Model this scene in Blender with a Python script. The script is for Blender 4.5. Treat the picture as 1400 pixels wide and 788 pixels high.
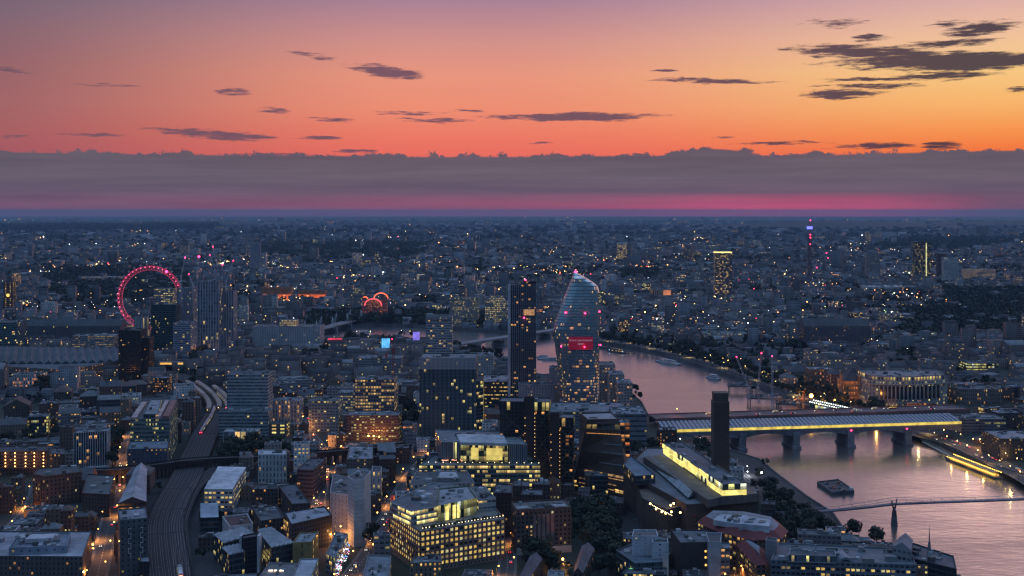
import bpy, math, random
import numpy as np
from mathutils import Vector, Matrix
from mathutils.geometry import delaunay_2d_cdt
for o in list(bpy.data.objects): bpy.data.objects.remove(o)
sc = bpy.context.scene
col = sc.collection
random.seed(7)
rnd = random.Random(11)
PI = math.pi
# ------------------------------------------------------------------ camera
H, F, HY = 240.0, 1640.0, 288.0          # eye height, focal length and horizon row in the survey frame (1400 wide)
cd = bpy.data.cameras.new('camera'); cam = bpy.data.objects.new('camera', cd); col.objects.link(cam)
cam.location = (0, 0, H); cam.rotation_euler = (PI/2, 0, 0)
cd.sensor_width = 36; cd.lens = F/1400*36; cd.shift_y = -106/1400
cd.clip_start = 1; cd.clip_end = 120000
sc.camera = cam
vs = sc.view_settings
vs.view_transform = 'Standard'; vs.look = 'None'; vs.gamma = 1; vs.exposure = 0.0; vs.use_curve_mapping = False
cy = sc.cycles
cy.use_denoising = True; cy.max_bounces = 4; cy.diffuse_bounces = 2; cy.glossy_bounces = 2
cy.transmission_bounces = 2; cy.volume_bounces = 0; cy.transparent_max_bounces = 4
cy.sample_clamp_indirect = 3; cy.sample_clamp_direct = 0
cy.caustics_reflective = False; cy.caustics_refractive = False
cy.use_light_tree = True; cy.filter_width = 1.3
try: cy.volume_step_rate = 5
except Exception: pass

def lin(r, g, b):
    f = lambda c: (c/255/12.92) if c/255 <= .04045 else ((c/255+.055)/1.055)**2.4
    return (f(r), f(g), f(b), 1)

class NT:
    """small helper for node trees"""
    def __init__(s, t): s.t = t
    def n(s, ty, **k):
        x = s.t.nodes.new(ty)
        for a, b in k.items(): setattr(x, a, b)
        return x
    def l(s, a, b): s.t.links.new(a, b)
    def put(s, sock, v):
        if hasattr(v, 'is_output'): s.l(v, sock)
        elif v is not None: sock.default_value = v
    def m(s, op, a, b=None, c=None, clamp=False):
        x = s.n('ShaderNodeMath', operation=op, use_clamp=clamp)
        s.put(x.inputs[0], a); s.put(x.inputs[1], b); s.put(x.inputs[2], c)
        return x.outputs[0]
    def mix(s, f, a, b, bt='MIX'):
        x = s.n('ShaderNodeMix', data_type='RGBA', blend_type=bt)
        s.put(x.inputs[0], f); s.put(x.inputs[6], a); s.put(x.inputs[7], b)
        return x.outputs[2]
    def ramp(s, f, els, interp='LINEAR'):
        x = s.n('ShaderNodeValToRGB'); r = x.color_ramp; r.interpolation = interp
        while len(r.elements) > 1: r.elements.remove(r.elements[-1])
        r.elements[0].position = els[0][0]; r.elements[0].color = els[0][1]
        for p, c in els[1:]:
            e = r.elements.new(p); e.color = c
        s.put(x.inputs[0], f); return x.outputs[0]
    def sm(s, v, lo, hi):
        x = s.n('ShaderNodeMapRange', interpolation_type='SMOOTHSTEP')
        s.put(x.inputs[0], v); s.put(x.inputs[1], lo); s.put(x.inputs[2], hi)
        return x.outputs[0]
    def xyz(s, a, b, c=0.0):
        x = s.n('ShaderNodeCombineXYZ'); s.put(x.inputs[0], a); s.put(x.inputs[1], b); s.put(x.inputs[2], c); return x.outputs[0]
    def noise(s, v, scale, detail=3, rough=.55, dim='3D'):
        x = s.n('ShaderNodeTexNoise', noise_dimensions=dim); s.put(x.inputs['Vector'], v)
        x.inputs['Scale'].default_value = scale; x.inputs['Detail'].default_value = detail; x.inputs['Roughness'].default_value = rough
        return x.outputs[0]

# ------------------------------------------------------------------ world: dusk sky
w = bpy.data.worlds.new('World'); sc.world = w; w.use_nodes = True
w.node_tree.nodes.clear()
N = NT(w.node_tree)
tc = N.n('ShaderNodeTexCoord'); sp = N.n('ShaderNodeSeparateXYZ'); N.l(tc.outputs['Generated'], sp.inputs[0])
X_, Y_, Z_ = sp.outputs
az = N.m('ARCTAN2', X_, Y_)
rr = N.m('SQRT', N.m('ADD', N.m('MULTIPLY', X_, X_), N.m('MULTIPLY', Y_, Y_)))
te = N.m('DIVIDE', Z_, N.m('MAXIMUM', rr, .001))
def TT(py): return (288-py)/1640
def ramp_t(cols):
    return N.ramp(N.m('MULTIPLY', te, 1/.6, clamp=True), [(min(1, TT(p)/.6), lin(*c)) for p, c in cols])
L_ = ramp_t([(288, (150, 88, 108)), (215, (158, 88, 100)), (185, (160, 94, 99)), (150, (154, 98, 104)), (100, (141, 97, 106)), (40, (121, 99, 114)), (0, (106, 96, 112)), (-200, (108, 98, 118)), (-600, (100, 105, 132))])
C_ = ramp_t([(288, (225, 95, 95)), (215, (234, 108, 96)), (185, (237, 123, 102)), (150, (238, 142, 115)), (105, (233, 150, 126)), (60, (212, 146, 138)), (0, (168, 130, 150)), (-200, (176, 140, 156)), (-600, (130, 125, 150))])
R_ = ramp_t([(288, (240, 95, 60)), (212, (244, 118, 62)), (185, (248, 150, 80)), (150, (248, 182, 108)), (105, (247, 202, 134)), (60, (240, 192, 158)), (0, (208, 165, 172)), (-200, (215, 160, 165)), (-600, (150, 138, 155))])
fl = N.sm(az, -.47, -.06); fr = N.sm(az, -.02, .42)
sky = N.mix(fr, N.mix(fl, L_, C_), R_)
# cloud mask from a list of streaks (px, py, half width, half height, tilt, weight)
CL = [(530, 99, 62, 10, -.10, 1), (430, 76, 42, 4, -.13, .7), (295, 184, 88, 8, -.05, 1), (438, 189, 32, 4, .0, .9), (320, 126, 26, 6, 0, .7),
      (375, 152, 24, 5, 0, .6), (460, 164, 38, 4, 0, .7), (780, 160, 140, 7, .0, 1.1), (560, 155, 50, 3, 0, .7), (600, 165, 60, 4, 0, .7), (975, 111, 95, 4.5, -.05, .9), (912, 96, 20, 3, 0, .8),
      (1180, 71, 110, 10, -.06, 1.1), (1300, 84, 150, 15, -.03, 1.3), (1150, 129, 62, 7, .0, 1), (1190, 118, 75, 4, -.03, .8), (1200, 109, 70, 4, -.03, .8),
      (1290, 103, 70, 7, 0, .9), (1340, 40, 46, 11, .1, 1), (1290, 60, 70, 7, .05, .9), (1190, 52, 28, 5, 0, .8), (1150, 32, 45, 8, 0, .45), (1300, 33, 30, 4, 0, .6),
      (135, 184, 40, 3, 0, .7), (12, 97, 28, 4, -.1, .7), (150, 117, 42, 3, 0, .55), (20, 187, 24, 2, 0, .6), (490, 208, 30, 5, 0, .9), (1395, 122, 20, 4, 0, .7),
      (1285, 199, 26, 8, 0, .9), (1200, 200, 60, 5, 0, .8), (985, 189, 20, 3, 0, .6), (740, 196, 22, 2, 0, .6), (1060, 196, 70, 4, 0, .6), (380, 212, 60, 3, 0, .6), (640, 152, 30, 3, 0, .6),
      (375, 273, 45, 3, 0, .45), (545, 276, 75, 3, 0, .5), (680, 277, 45, 3, 0, .5), (1080, 281, 60, 2.5, 0, .4)]
nv = N.xyz(N.m('MULTIPLY', az, 9), N.m('MULTIPLY', te, 60), 0)
n1 = N.noise(nv, 3.2, 5, .62); n2 = N.noise(N.xyz(N.m('MULTIPLY', az, 34), N.m('MULTIPLY', te, 250), 4.), 1.5, 6, .66)
aw = N.m('ADD', az, N.m('MULTIPLY', N.m('SUBTRACT', n2, .5), .014)); tw = N.m('ADD', te, N.m('MULTIPLY', N.m('SUBTRACT', n1, .5), .008))
dens = None
for (px, py, hw, hh, tl, wt) in CL:
    a0 = math.atan((px-700)/1640); t0 = (288-py)/1640*math.cos(a0)
    dx = N.m('MULTIPLY', N.m('SUBTRACT', aw, a0), 1640/hw/(1+math.tan(a0)**2))
    dy = N.m('MULTIPLY', N.m('SUBTRACT', N.m('MULTIPLY_ADD', N.m('SUBTRACT', az, a0), -tl, tw), t0), 1640/hh)
    d = N.m('MULTIPLY_ADD', dy, dy, N.m('MULTIPLY', dx, dx))
    v = N.m('MULTIPLY', N.m('SUBTRACT', 1.0, d), wt)
    dens = v if dens is None else N.m('MAXIMUM', dens, v)
dn = N.m('ADD', dens, N.m('MULTIPLY', N.m('SUBTRACT', n2, .51), 2.9))
cm = N.m('MULTIPLY', N.sm(dn, .05, .8), .95)
ccol = N.mix(fr, N.mix(fl, lin(112, 84, 100), lin(112, 82, 98)), lin(64, 56, 70))
sky = N.mix(cm, sky, ccol)
# low cloud bank
bn = N.noise(N.xyz(N.m('MULTIPLY', az, 34), N.m('MULTIPLY', te, 40), 2.), 1.6, 7, .68)
bn2 = N.noise(N.xyz(N.m('MULTIPLY', az, 5), 0., 7.), 1.3, 2, .5)
bump = N.m('MULTIPLY', N.m('MAXIMUM', N.m('SUBTRACT', bn, .47), 0), .026)
top = N.m('ADD', N.m('ADD', N.m('MULTIPLY_ADD', bn2, .004, TT(217)), bump), N.m('MULTIPLY', fr, .001))
a9 = N.m('DIVIDE', N.m('SUBTRACT', az, .165), .04); top = N.m('MULTIPLY_ADD', N.m('MAXIMUM', N.m('SUBTRACT', 1.0, N.m('MULTIPLY', a9, a9)), 0), .0055, top)
bm = N.sm(N.m('SUBTRACT', top, te), -.0003, .0016)
bmix = N.ramp(N.m('MULTIPLY', te, 1/.06, clamp=True), [(0, lin(112, 86, 110)), (.22, lin(108, 88, 110)), (.45, lin(106, 94, 109)), (.8, lin(102, 89, 102)), (1, lin(92, 79, 92))])
bt = N.noise(N.xyz(N.m('MULTIPLY', az, 5), N.m('MULTIPLY', te, 90), 3.), 1.5, 6, .6)
bmix = N.mix(1., bmix, N.ramp(bt, [(.3, (.84, .85, .88, 1)), (.7, (1.14, 1.11, 1.08, 1))]), 'MULTIPLY')
bmix = N.mix(N.sm(az, -.42, -.1), N.mix(1., bmix, (.92, .98, 1.0, 1), 'MULTIPLY'), bmix)
g0 = N.m('DIVIDE', N.m('SUBTRACT', te, -.0005), .0155); glow = N.m('MAXIMUM', N.m('SUBTRACT', 1.0, N.m('MULTIPLY', g0, g0)), 0)
gn = N.noise(N.xyz(N.m('MULTIPLY', az, 4), N.m('MULTIPLY', te, 120), 9.), 2., 3)
ga = N.ramp(N.m('MULTIPLY_ADD', az, 1/.9, .5, clamp=True), [(0, (.06,)*3+(1,)), (.3, (.2,)*3+(1,)), (.55, (.42,)*3+(1,)), (.72, (.95,)*3+(1,)), (.82, (.8,)*3+(1,)), (.93, (.1,)*3+(1,)), (1, (0,)*3+(1,))])
bmix = N.mix(N.m('MULTIPLY', N.m('MULTIPLY', glow, ga), N.m('MULTIPLY_ADD', gn, .9, .45), clamp=True), bmix, lin(204, 84, 122))
sky = N.mix(bm, sky, bmix)
# high dome and the eastern half: even blue dusk light
hi = N.sm(te, .42, .95); back = N.sm(N.m('ABSOLUTE', az), .75, 1.9)
DOME = (.265, .455, .80, 1)
sky = N.mix(back, sky, (.058, .115, .215, 1))
sky = N.mix(hi, sky, DOME)
ntx = N.n('ShaderNodeTexSky', sky_type='NISHITA', sun_disc=False)
ntx.sun_elevation = math.radians(1.5); ntx.sun_rotation = math.radians(24); ntx.altitude = 240
sky = N.mix(N.m('MULTIPLY', hi, .35), sky, N.mix(1., ntx.outputs[0], (.08, .08, .08, 1), 'MULTIPLY'), 'ADD')
bg = N.n('ShaderNodeBackground'); N.l(sky, bg.inputs[0]); bg.inputs[1].default_value = 1.0
wo = N.n('ShaderNodeOutputWorld'); N.l(bg.outputs[0], wo.inputs[0])
# last glow of the sun, below the cloud bank to the north-west
sd = bpy.data.lights.new('sun', 'SUN'); so = bpy.data.objects.new('sun', sd); col.objects.link(so)
sd.energy = .22; sd.color = (1, .55, .42); sd.angle = math.radians(18)
so.rotation_euler = (math.radians(86), 0, math.radians(180-24))

# ------------------------------------------------------------------ materials
MATS = {}
def facade_material(nm='facade', metal=0):
    m = bpy.data.materials.new(nm); m.use_nodes = True; t = m.node_tree; t.nodes.clear(); n = NT(t)
    ca = n.n('ShaderNodeAttribute', attribute_name='Col'); pa = n.n('ShaderNodeAttribute', attribute_name='Prm')
    uv = n.n('ShaderNodeUVMap'); s = n.n('ShaderNodeSeparateXYZ'); n.l(uv.outputs[0], s.inputs[0])
    ps = n.n('ShaderNodeSeparateColor'); n.l(pa.outputs['Color'], ps.inputs[0])
    lit, wf, hf = ps.outputs; warm = pa.outputs['Alpha']; stren = n.m('MULTIPLY', ca.outputs['Alpha'], 4)
    u, v = s.outputs[0], s.outputs[1]
    fu, fv = n.m('FRACT', u), n.m('FRACT', v); iu, iv = n.m('FLOOR', u), n.m('FLOOR', v)
    inu = n.m('LESS_THAN', n.m('ABSOLUTE', n.m('SUBTRACT', fu, .5)), n.m('MULTIPLY', wf, .5))
    inv = n.m('LESS_THAN', n.m('ABSOLUTE', n.m('SUBTRACT', fv, .52)), n.m('MULTIPLY', hf, .5))
    win = n.m('MULTIPLY', inu, inv)
    w1 = n.n('ShaderNodeTexWhiteNoise', noise_dimensions='3D'); n.l(n.xyz(iu, iv, 1.5), w1.inputs[0])
    w2 = n.n('ShaderNodeTexWhiteNoise', noise_dimensions='3D'); n.l(n.xyz(n.m('FLOOR', n.m('DIVIDE', iu, 5)), iv, 7.5), w2.inputs[0])
    w3 = n.n('ShaderNodeTexWhiteNoise', noise_dimensions='3D'); n.l(n.xyz(iu, iv, 23.5), w3.inputs[0])
    c3 = n.n('ShaderNodeSeparateColor'); n.l(w3.outputs[1], c3.inputs[0])
    thr = n.m('MULTIPLY', lit, n.m('ADD', .3, n.m('MULTIPLY', n.m('POWER', w2.outputs[0], 2), 2.4)))
    on = n.m('LESS_THAN', w1.outputs[0], thr)
    wc = n.m('ADD', warm, n.m('MULTIPLY', n.m('SUBTRACT', c3.outputs[0], .5), .3), clamp=True)
    ec = n.ramp(wc, [(0, (.75, .88, 1, 1)), (.2, (.85, .85, .30, 1)), (.4, (1, .72, .22, 1)), (.7, (1, .47, .14, 1)), (1, (1, .24, .05, 1))])
    inn = n.noise(n.xyz(n.m('MULTIPLY', u, 3.1), n.m('MULTIPLY', v, 2.3), 0.), 1.0, 2)
    vtop = n.sm(fv, .3, .72); es = n.m('MULTIPLY', n.m('MULTIPLY', n.m('MULTIPLY', win, n.m('MULTIPLY', on, n.m('MULTIPLY_ADD', vtop, .8, .45))), n.m('MULTIPLY_ADD', n.m('POWER', c3.outputs[1], 2), 1.0, .22)), n.m('MULTIPLY', stren, n.m('MULTIPLY_ADD', inn, 1.8, .1)))
    tco = n.n('ShaderNodeTexCoord'); dirt = n.noise(tco.outputs['Object'], .09, 5, .65)
    wall = n.mix(1., ca.outputs['Color'], n.ramp(dirt, [(.25, (.6, .6, .6, 1)), (.75, (1.25, 1.25, 1.25, 1))]), 'MULTIPLY')
    if metal: wall = n.mix(1., wall, (.30, .30, .32, 1), 'MULTIPLY'); pane_m = n.mix(c3.outputs[2], n.mix(1., ca.outputs['Color'], (.8, .8, .8, 1), 'MULTIPLY'), ca.outputs['Color'])
    # faint floor lines so blank walls are not flat
    fl_ = n.m('LESS_THAN', fv, .06)
    wall = n.mix(n.m('MULTIPLY', fl_, .45), wall, (.02, .02, .025, 1))
    pane = n.mix(n.m('MULTIPLY_ADD', c3.outputs[2], .6, .15), (.010, .013, .018, 1), n.mix(1., ca.outputs['Color'], (.62, .66, .72, 1), 'MULTIPLY'))
    b = n.n('ShaderNodeBsdfPrincipled')
    if metal: pane = pane_m
    n.l(n.mix(win, wall, pane), b.inputs['Base Color'])
    n.l(n.m('MULTIPLY_ADD', win, -.62, .82), b.inputs['Roughness'])
    n.l(n.m('MULTIPLY', win, float(metal)), b.inputs['Metallic']); n.l(ec, b.inputs['Emission Color']); n.l(es, b.inputs['Emission Strength'])
    o = n.n('ShaderNodeOutputMaterial'); n.l(b.outputs[0], o.inputs[0])
    m.cycles.emission_sampling = 'NONE'
    return m
FAC = facade_material()
GLZ = facade_material('reflective_glazing', .85)
def attr_material(name, rough=.8, scale=.25, lo=.7, hi=1.25, metal=0, scale2=None):
    """diffuse surface, colour from the Col attribute, mottled by weathering"""
    m = bpy.data.materials.new(name); m.use_nodes = True; n = NT(m.node_tree); b = m.node_tree.nodes['Principled BSDF']
    ca = n.n('ShaderNodeAttribute', attribute_name='Col'); tco = n.n('ShaderNodeTexCoord')
    d = n.noise(tco.outputs['Object'], scale, 6, .7)
    c = n.mix(1., ca.outputs['Color'], n.ramp(d, [(.3, (lo,)*3+(1,)), (.7, (hi,)*3+(1,))]), 'MULTIPLY')
    if scale2:
        d2 = n.noise(tco.outputs['Object'], scale2, 2, .5)
        c = n.mix(1., c, n.ramp(d2, [(.35, (.75,)*3+(1,)), (.65, (1.2,)*3+(1,))]), 'MULTIPLY')
    n.l(c, b.inputs['Base Color']); b.inputs['Roughness'].default_value = rough; b.inputs['Metallic'].default_value = metal
    return m
ROOF = attr_material('roof_surface', .75, .12, .55, 1.35, scale2=.02)
PAINT = attr_material('painted_metal', .5, .5, .8, 1.15)
def solid(name, c, rough=.7, metal=0, emit=None, es=0, noise=None, lo=.7, hi=1.3):
    if name in MATS: return MATS[name]
    m = bpy.data.materials.new(name); m.use_nodes = True; n = NT(m.node_tree); b = m.node_tree.nodes['Principled BSDF']
    b.inputs['Base Color'].default_value = (*c[:3], 1); b.inputs['Roughness'].default_value = rough; b.inputs['Metallic'].default_value = metal
    if noise:
        tco = n.n('ShaderNodeTexCoord'); d = n.noise(tco.outputs['Object'], noise, 5, .65)
        n.l(n.mix(1., (*c[:3], 1), n.ramp(d, [(.3, (lo,)*3+(1,)), (.7, (hi,)*3+(1,))]), 'MULTIPLY'), b.inputs['Base Color'])
    if emit:
        b.inputs['Emission Color'].default_value = (*emit, 1); b.inputs['Emission Strength'].default_value = es
        m.cycles.emission_sampling = 'NONE'
    MATS[name] = m; return m
def glow_mat(name, c, s, noise=None, lo=.5, hi=1.15):
    m = solid(name, (.1, .1, .1), .5, 0, c, s)
    if noise and len(m.node_tree.nodes) < 4:
        n = NT(m.node_tree); b = m.node_tree.nodes['Principled BSDF']; tco = n.n('ShaderNodeTexCoord')
        d = n.noise(tco.outputs['Object'], noise, 3, .6)
        n.l(n.m('MULTIPLY', n.ramp(d, [(.35, (lo,)*3+(1,)), (.65, (hi,)*3+(1,))]), s), b.inputs['Emission Strength'])
    return m
LEAF = None
def leaf_material():
    m = bpy.data.materials.new('foliage'); m.use_nodes = True; n = NT(m.node_tree); b = m.node_tree.nodes['Principled BSDF']
    oi = n.n('ShaderNodeObjectInfo'); tco = n.n('ShaderNodeTexCoord'); d = n.noise(tco.outputs['Object'], .35, 3)
    c = n.ramp(n.m('MULTIPLY_ADD', oi.outputs['Random'], .5, n.m('MULTIPLY', d, .5)), [(.2, (.010, .017, .010, 1)), (.5, (.018, .027, .014, 1)), (.8, (.034, .045, .022, 1))])
    n.l(c, b.inputs['Base Color']); b.inputs['Roughness'].default_value = .8
    return m
LEAF = leaf_material()
BARK = solid('bark', (.05, .04, .03), .9)
DARKGLASS = solid('dark_glass', (.015, .02, .028), .12)
METAL = solid('grey_metal', (.25, .26, .28), .5, .3)
BLACK = solid('black_paint', (.02, .02, .022), .5)
WHITE = solid('white_paint', (.7, .7, .72), .5, noise=.3)
RUBBER = solid('rubber', (.015, .015, .015), .9)

# ------------------------------------------------------------------ geometry helpers
def G(px, py, z=0.0):
    Y = (H-z)*F/(py-HY); return ((px-700)*Y/F, Y)
def hgt(py, Y): return H-(py-HY)*Y/F
def SX(x, y, z=0): return (700+x/y*F, HY+(H-z)/y*F)
def P(pts, h): return [G(x, y, h) for x, y in pts]
def ccw(poly):
    a = sum(poly[i][0]*poly[(i+1) % len(poly)][1]-poly[(i+1) % len(poly)][0]*poly[i][1] for i in range(len(poly)))
    return list(poly) if a > 0 else list(poly)[::-1]
def C3(C, L, R):
    """three visible roof corners (near corner with its base row) -> footprint, height"""
    h = H*(1-(C[1]-HY)/(C[2]-HY)); c, l, r = G(C[0], C[1], h), G(*L, h), G(*R, h)
    return ccw([c, r, (l[0]+r[0]-c[0], l[1]+r[1]-c[1]), l]), h
def BM(xc, yt, yb, wpx, dep, rot=0, z=0):
    """front centre column, roof row, base row, width in columns, depth in metres"""
    x, Y = G(xc, yb, z); h = hgt(yt, Y); wd = wpx*Y/F
    return rect(x, Y+dep/2, wd, dep, rot), h
def rect(cx, cy, wd, dp, rot=0):
    c, s = math.cos(math.radians(rot)), math.sin(math.radians(rot))
    return [(cx+x*c-y*s, cy+x*s+y*c) for x, y in ((-wd/2, -dp/2), (wd/2, -dp/2), (wd/2, dp/2), (-wd/2, dp/2))]
def inset(poly, d):
    poly = ccw(poly); n = len(poly); out = []
    for i in range(n):
        p0, p1, p2 = Vector(poly[i-1]), Vector(poly[i]), Vector(poly[(i+1) % n])
        e1 = (p1-p0).normalized(); e2 = (p2-p1).normalized()
        n1 = Vector((-e1.y, e1.x)); n2 = Vector((-e2.y, e2.x)); b = n1+n2
        if b.length < 1e-4: b = n1
        b.normalize(); k = d/max(.35, b.dot(n1)); q = p1+b*k; out.append((q.x, q.y))
    return out
def centroid(poly): return (sum(p[0] for p in poly)/len(poly), sum(p[1] for p in poly)/len(poly))
def inside(x, y, poly):
    c = False; j = len(poly)-1
    for i in range(len(poly)):
        xi, yi = poly[i]; xj, yj = poly[j]
        if (yi > y) != (yj > y) and x < (xj-xi)*(y-yi)/(yj-yi)+xi: c = not c
        j = i
    return c

class MB:
    """collects faces; every face carries uv, Col and Prm"""
    def __init__(s, colr=(.3, .3, .3, .25), prm=(0, 0, 0, 0)):
        s.v = []; s.f = []; s.uv = []; s.c = []; s.p = []; s.mi = []; s.col = colr; s.prm = prm; s.m = 0
    def face(s, pts, uv=None):
        b = len(s.v); s.v += [tuple(p) for p in pts]; n = len(pts); s.f.append(tuple(range(b, b+n)))
        s.uv += uv if uv else [(p[0], p[1]) for p in pts]
        c = s.col if len(s.col) == 4 else (*s.col, .25)
        s.c += [c]*n; s.p += [s.prm]*n; s.mi.append(s.m); return s
    def quad(s, a, b, c, d, u0=0, v0=0, u1=1, v1=1): return s.face([a, b, c, d], [(u0, v0), (u1, v0), (u1, v1), (u0, v1)])
    def wallq(s, p, q, z0, z1, cw, ch, ou=0, ov=0, z1b=None):
        L = math.hypot(q[0]-p[0], q[1]-p[1]); nu = max(1, round(L/cw)); nv = max(1, round((z1-z0)/ch))
        return s.quad((*p, z0), (*q, z0), (*q, z1 if z1b is None else z1b), (*p, z1), ou, ov, ou+nu, ov+nv)
    def walls(s, poly, z0, z1, cw=3, ch=3.3, top=None):
        poly = ccw(poly); ou = rnd.randint(0, 900)*11
        ov = rnd.randint(0, 900)
        tp = ccw(top) if top else poly
        for i in range(len(poly)):
            p, q = poly[i], poly[(i+1) % len(poly)]
            if top:
                a, b = tp[i], tp[(i+1) % len(poly)]; L = math.hypot(q[0]-p[0], q[1]-p[1]); nu = max(1, round(L/cw)); nv = max(1, round((z1-z0)/ch))
                s.quad((*p, z0), (*q, z0), (*b, z1), (*a, z1), ou, ov, ou+nu, ov+nv)
            else: s.wallq(p, q, z0, z1, cw, ch, ou, ov)
            ou += 61
        return s
    def cap(s, poly, z): return s.face([(*p, z) for p in ccw(poly)])
    def prism(s, poly, z0, z1): s.walls(poly, z0, z1); return s.cap(poly, z1)
    def box(s, cx, cy, z0, wd, dp, h, rot=0): return s.prism(rect(cx, cy, wd, dp, rot), z0, z0+h)
    def ring(s, poly, z, wd=.5):
        a = ccw(poly); b = inset(a, wd)
        for i in range(len(a)):
            j = (i+1) % len(a); s.face([(*a[i], z), (*a[j], z), (*b[j], z), (*b[i], z)])
        return b
    def beam(s, p, q, r, n=4, r2=None):
        p, q = Vector(p), Vector(q); d = (q-p)
        if d.length < 1e-5: return s
        d.normalize(); u = d.cross(Vector((0, 0, 1)))
        if u.length < 1e-3: u = Vector((1, 0, 0))
        u.normalize(); v = d.cross(u); r2 = r if r2 is None else r2
        A = [p+(u*math.cos(t)+v*math.sin(t))*r for t in [2*PI*(k+.5)/n for k in range(n)]]
        B = [q+(u*math.cos(t)+v*math.sin(t))*r2 for t in [2*PI*(k+.5)/n for k in range(n)]]
        for k in range(n): s.face([A[k], A[(k+1) % n], B[(k+1) % n], B[k]])
        s.face(A[::-1]); s.face(B); return s
    def ball(s, c, r, n=6, m=4):
        c = Vector(c)
        R = [[c+Vector((math.sin(PI*i/m)*math.cos(2*PI*j/n), math.sin(PI*i/m)*math.sin(2*PI*j/n), math.cos(PI*i/m)))*r for j in range(n)] for i in range(m+1)]
        for i in range(m):
            for j in range(n):
                a, b, c2, d = R[i][j], R[i+1][j], R[i+1][(j+1) % n], R[i][(j+1) % n]
                if i == 0: s.face([a, b, c2])
                elif i == m-1: s.face([a, b, d])
                else: s.face([a, b, c2, d])
        return s
    def mesh(s, name, mats, org=(0, 0, 0)):
        me = bpy.data.meshes.new(name)
        V = np.array(s.v, dtype=np.float64).reshape(-1, 3)-np.array(org)
        me.from_pydata(V.tolist(), [], s.f)
        ul = me.uv_layers.new(name='UVMap'); ul.data.foreach_set('uv', np.array(s.uv, dtype=np.float32).ravel())
        for nm, dat in (('Col', s.c), ('Prm', s.p)):
            a = me.attributes.new(nm, 'FLOAT_COLOR', 'CORNER'); a.data.foreach_set('color', np.array(dat, dtype=np.float32).ravel())
        if not isinstance(mats, (list, tuple)): mats = [mats]
        for m in mats: me.materials.append(m)
        if len(mats) > 1: me.polygons.foreach_set('material_index', s.mi)
        return me
    def build(s, name, mats, parent=None, org=None):
        if not s.f: return None
        if org is None: org = tuple(parent.location) if parent is not None and parent.parent is None else ((0, 0, 0) if parent is None else tuple(parent.parent.location))
        o = bpy.data.objects.new(name, s.mesh(name, mats, org)); col.objects.link(o)
        if parent is not None: o.parent = parent
        return o
def link(name, me, parent=None, loc=(0, 0, 0), rot=0):
    o = bpy.data.objects.new(name, me); col.objects.link(o); o.location = loc; o.rotation_euler = (0, 0, rot)
    if parent is not None: o.parent = parent
    return o
def tag(o, label=None, cat=None, group=None, kind=None):
    if label: o['label'] = label
    if cat: o['category'] = cat
    if group: o['group'] = group
    if kind: o['kind'] = kind
    return o
def thing(name, label, cat, loc, group=None, rot=0):
    o = bpy.data.objects.new(name, None); col.objects.link(o); o.location = loc; o.rotation_euler = (0, 0, rot); o.empty_display_size = 1
    return tag(o, label, cat, group)
def clone(root, loc, rot=None, label=None, group=None, scale=None):
    r = root.copy(); col.objects.link(r); r.location = loc
    if rot is not None: r.rotation_euler = (0, 0, rot)
    if scale: r.scale = scale
    if label: r['label'] = label
    if group: r['group'] = group
    for ch in root.children:
        c = ch.copy(); col.objects.link(c); c.parent = r
        for g in ch.children:
            d = g.copy(); col.objects.link(d); d.parent = c
    return r
# ------------------------------------------------------------------ buildings
OCC = []      # footprints already taken
VIS = []      # (x0, x1, lowest row that must stay in view, distance)
REFS = []     # (x, y, short name) of landmarks used in labels
#         wall colour           strength  lit  wf   hf  warm   cw   ch
ST = {
 'brick':  ((.15, .095, .08),    .9, .13, .40, .45, .65, 3.0, 3.2),
 'dbrick': ((.08, .06, .055),   .8, .10, .42, .48, .7, 2.8, 3.1),
 'stock':  ((.18, .15, .12),     .8, .12, .40, .5, .6, 3.0, 3.3),
 'stone':  ((.34, .31, .28),     .9, .15, .42, .52, .45, 3.4, 3.8),
 'conc':   ((.25, .25, .27),     .8, .14, .72, .42, .4, 3.2, 3.4),
 'white':  ((.55, .55, .57),     .9, .12, .5, .45, .5, 3.2, 3.3),
 'glass':  ((.07, .085, .10),    .8, .13, .9, .72, .35, 1.8, 3.6),
 'glassl': ((.13, .16, .18),     1.0, .35, .92, .6, .3, 2.2, 3.6),
 'dark':   ((.03, .032, .038),   .7, .06, .5, .5, .6, 2.6, 3.1),
 'plain':  ((.25, .25, .26),     .5, .02, .3, .3, .5, 5, 4),
}
def mbstyle(st, ov):
    c, es, lit, wf, hf, warm, cw, ch = ST[st]
    c = ov.get('col', c); es = ov.get('es', es); lit = ov.get('lit', lit); wf = ov.get('wf', wf); hf = ov.get('hf', hf); warm = ov.get('warm', warm)
    return MB((*c, es/4), (lit, wf, hf, warm)), ov.get('cw', cw), ov.get('ch', ch)
def dots(root, name, pts, r, mat, n=6, m=4):
    """many small round pieces (lamps, shrubs), each an object sharing one mesh"""
    me = MB().ball((0, 0, 0), r, n, m).mesh(name, mat); L = root.location
    for p in pts:
        o = link(name, me, root, (p[0]-L.x, p[1]-L.y, p[2]-L.z), rnd.uniform(0, 6))
        k = p[3] if len(p) > 3 else 1; o.scale = (k, k, k)
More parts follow.
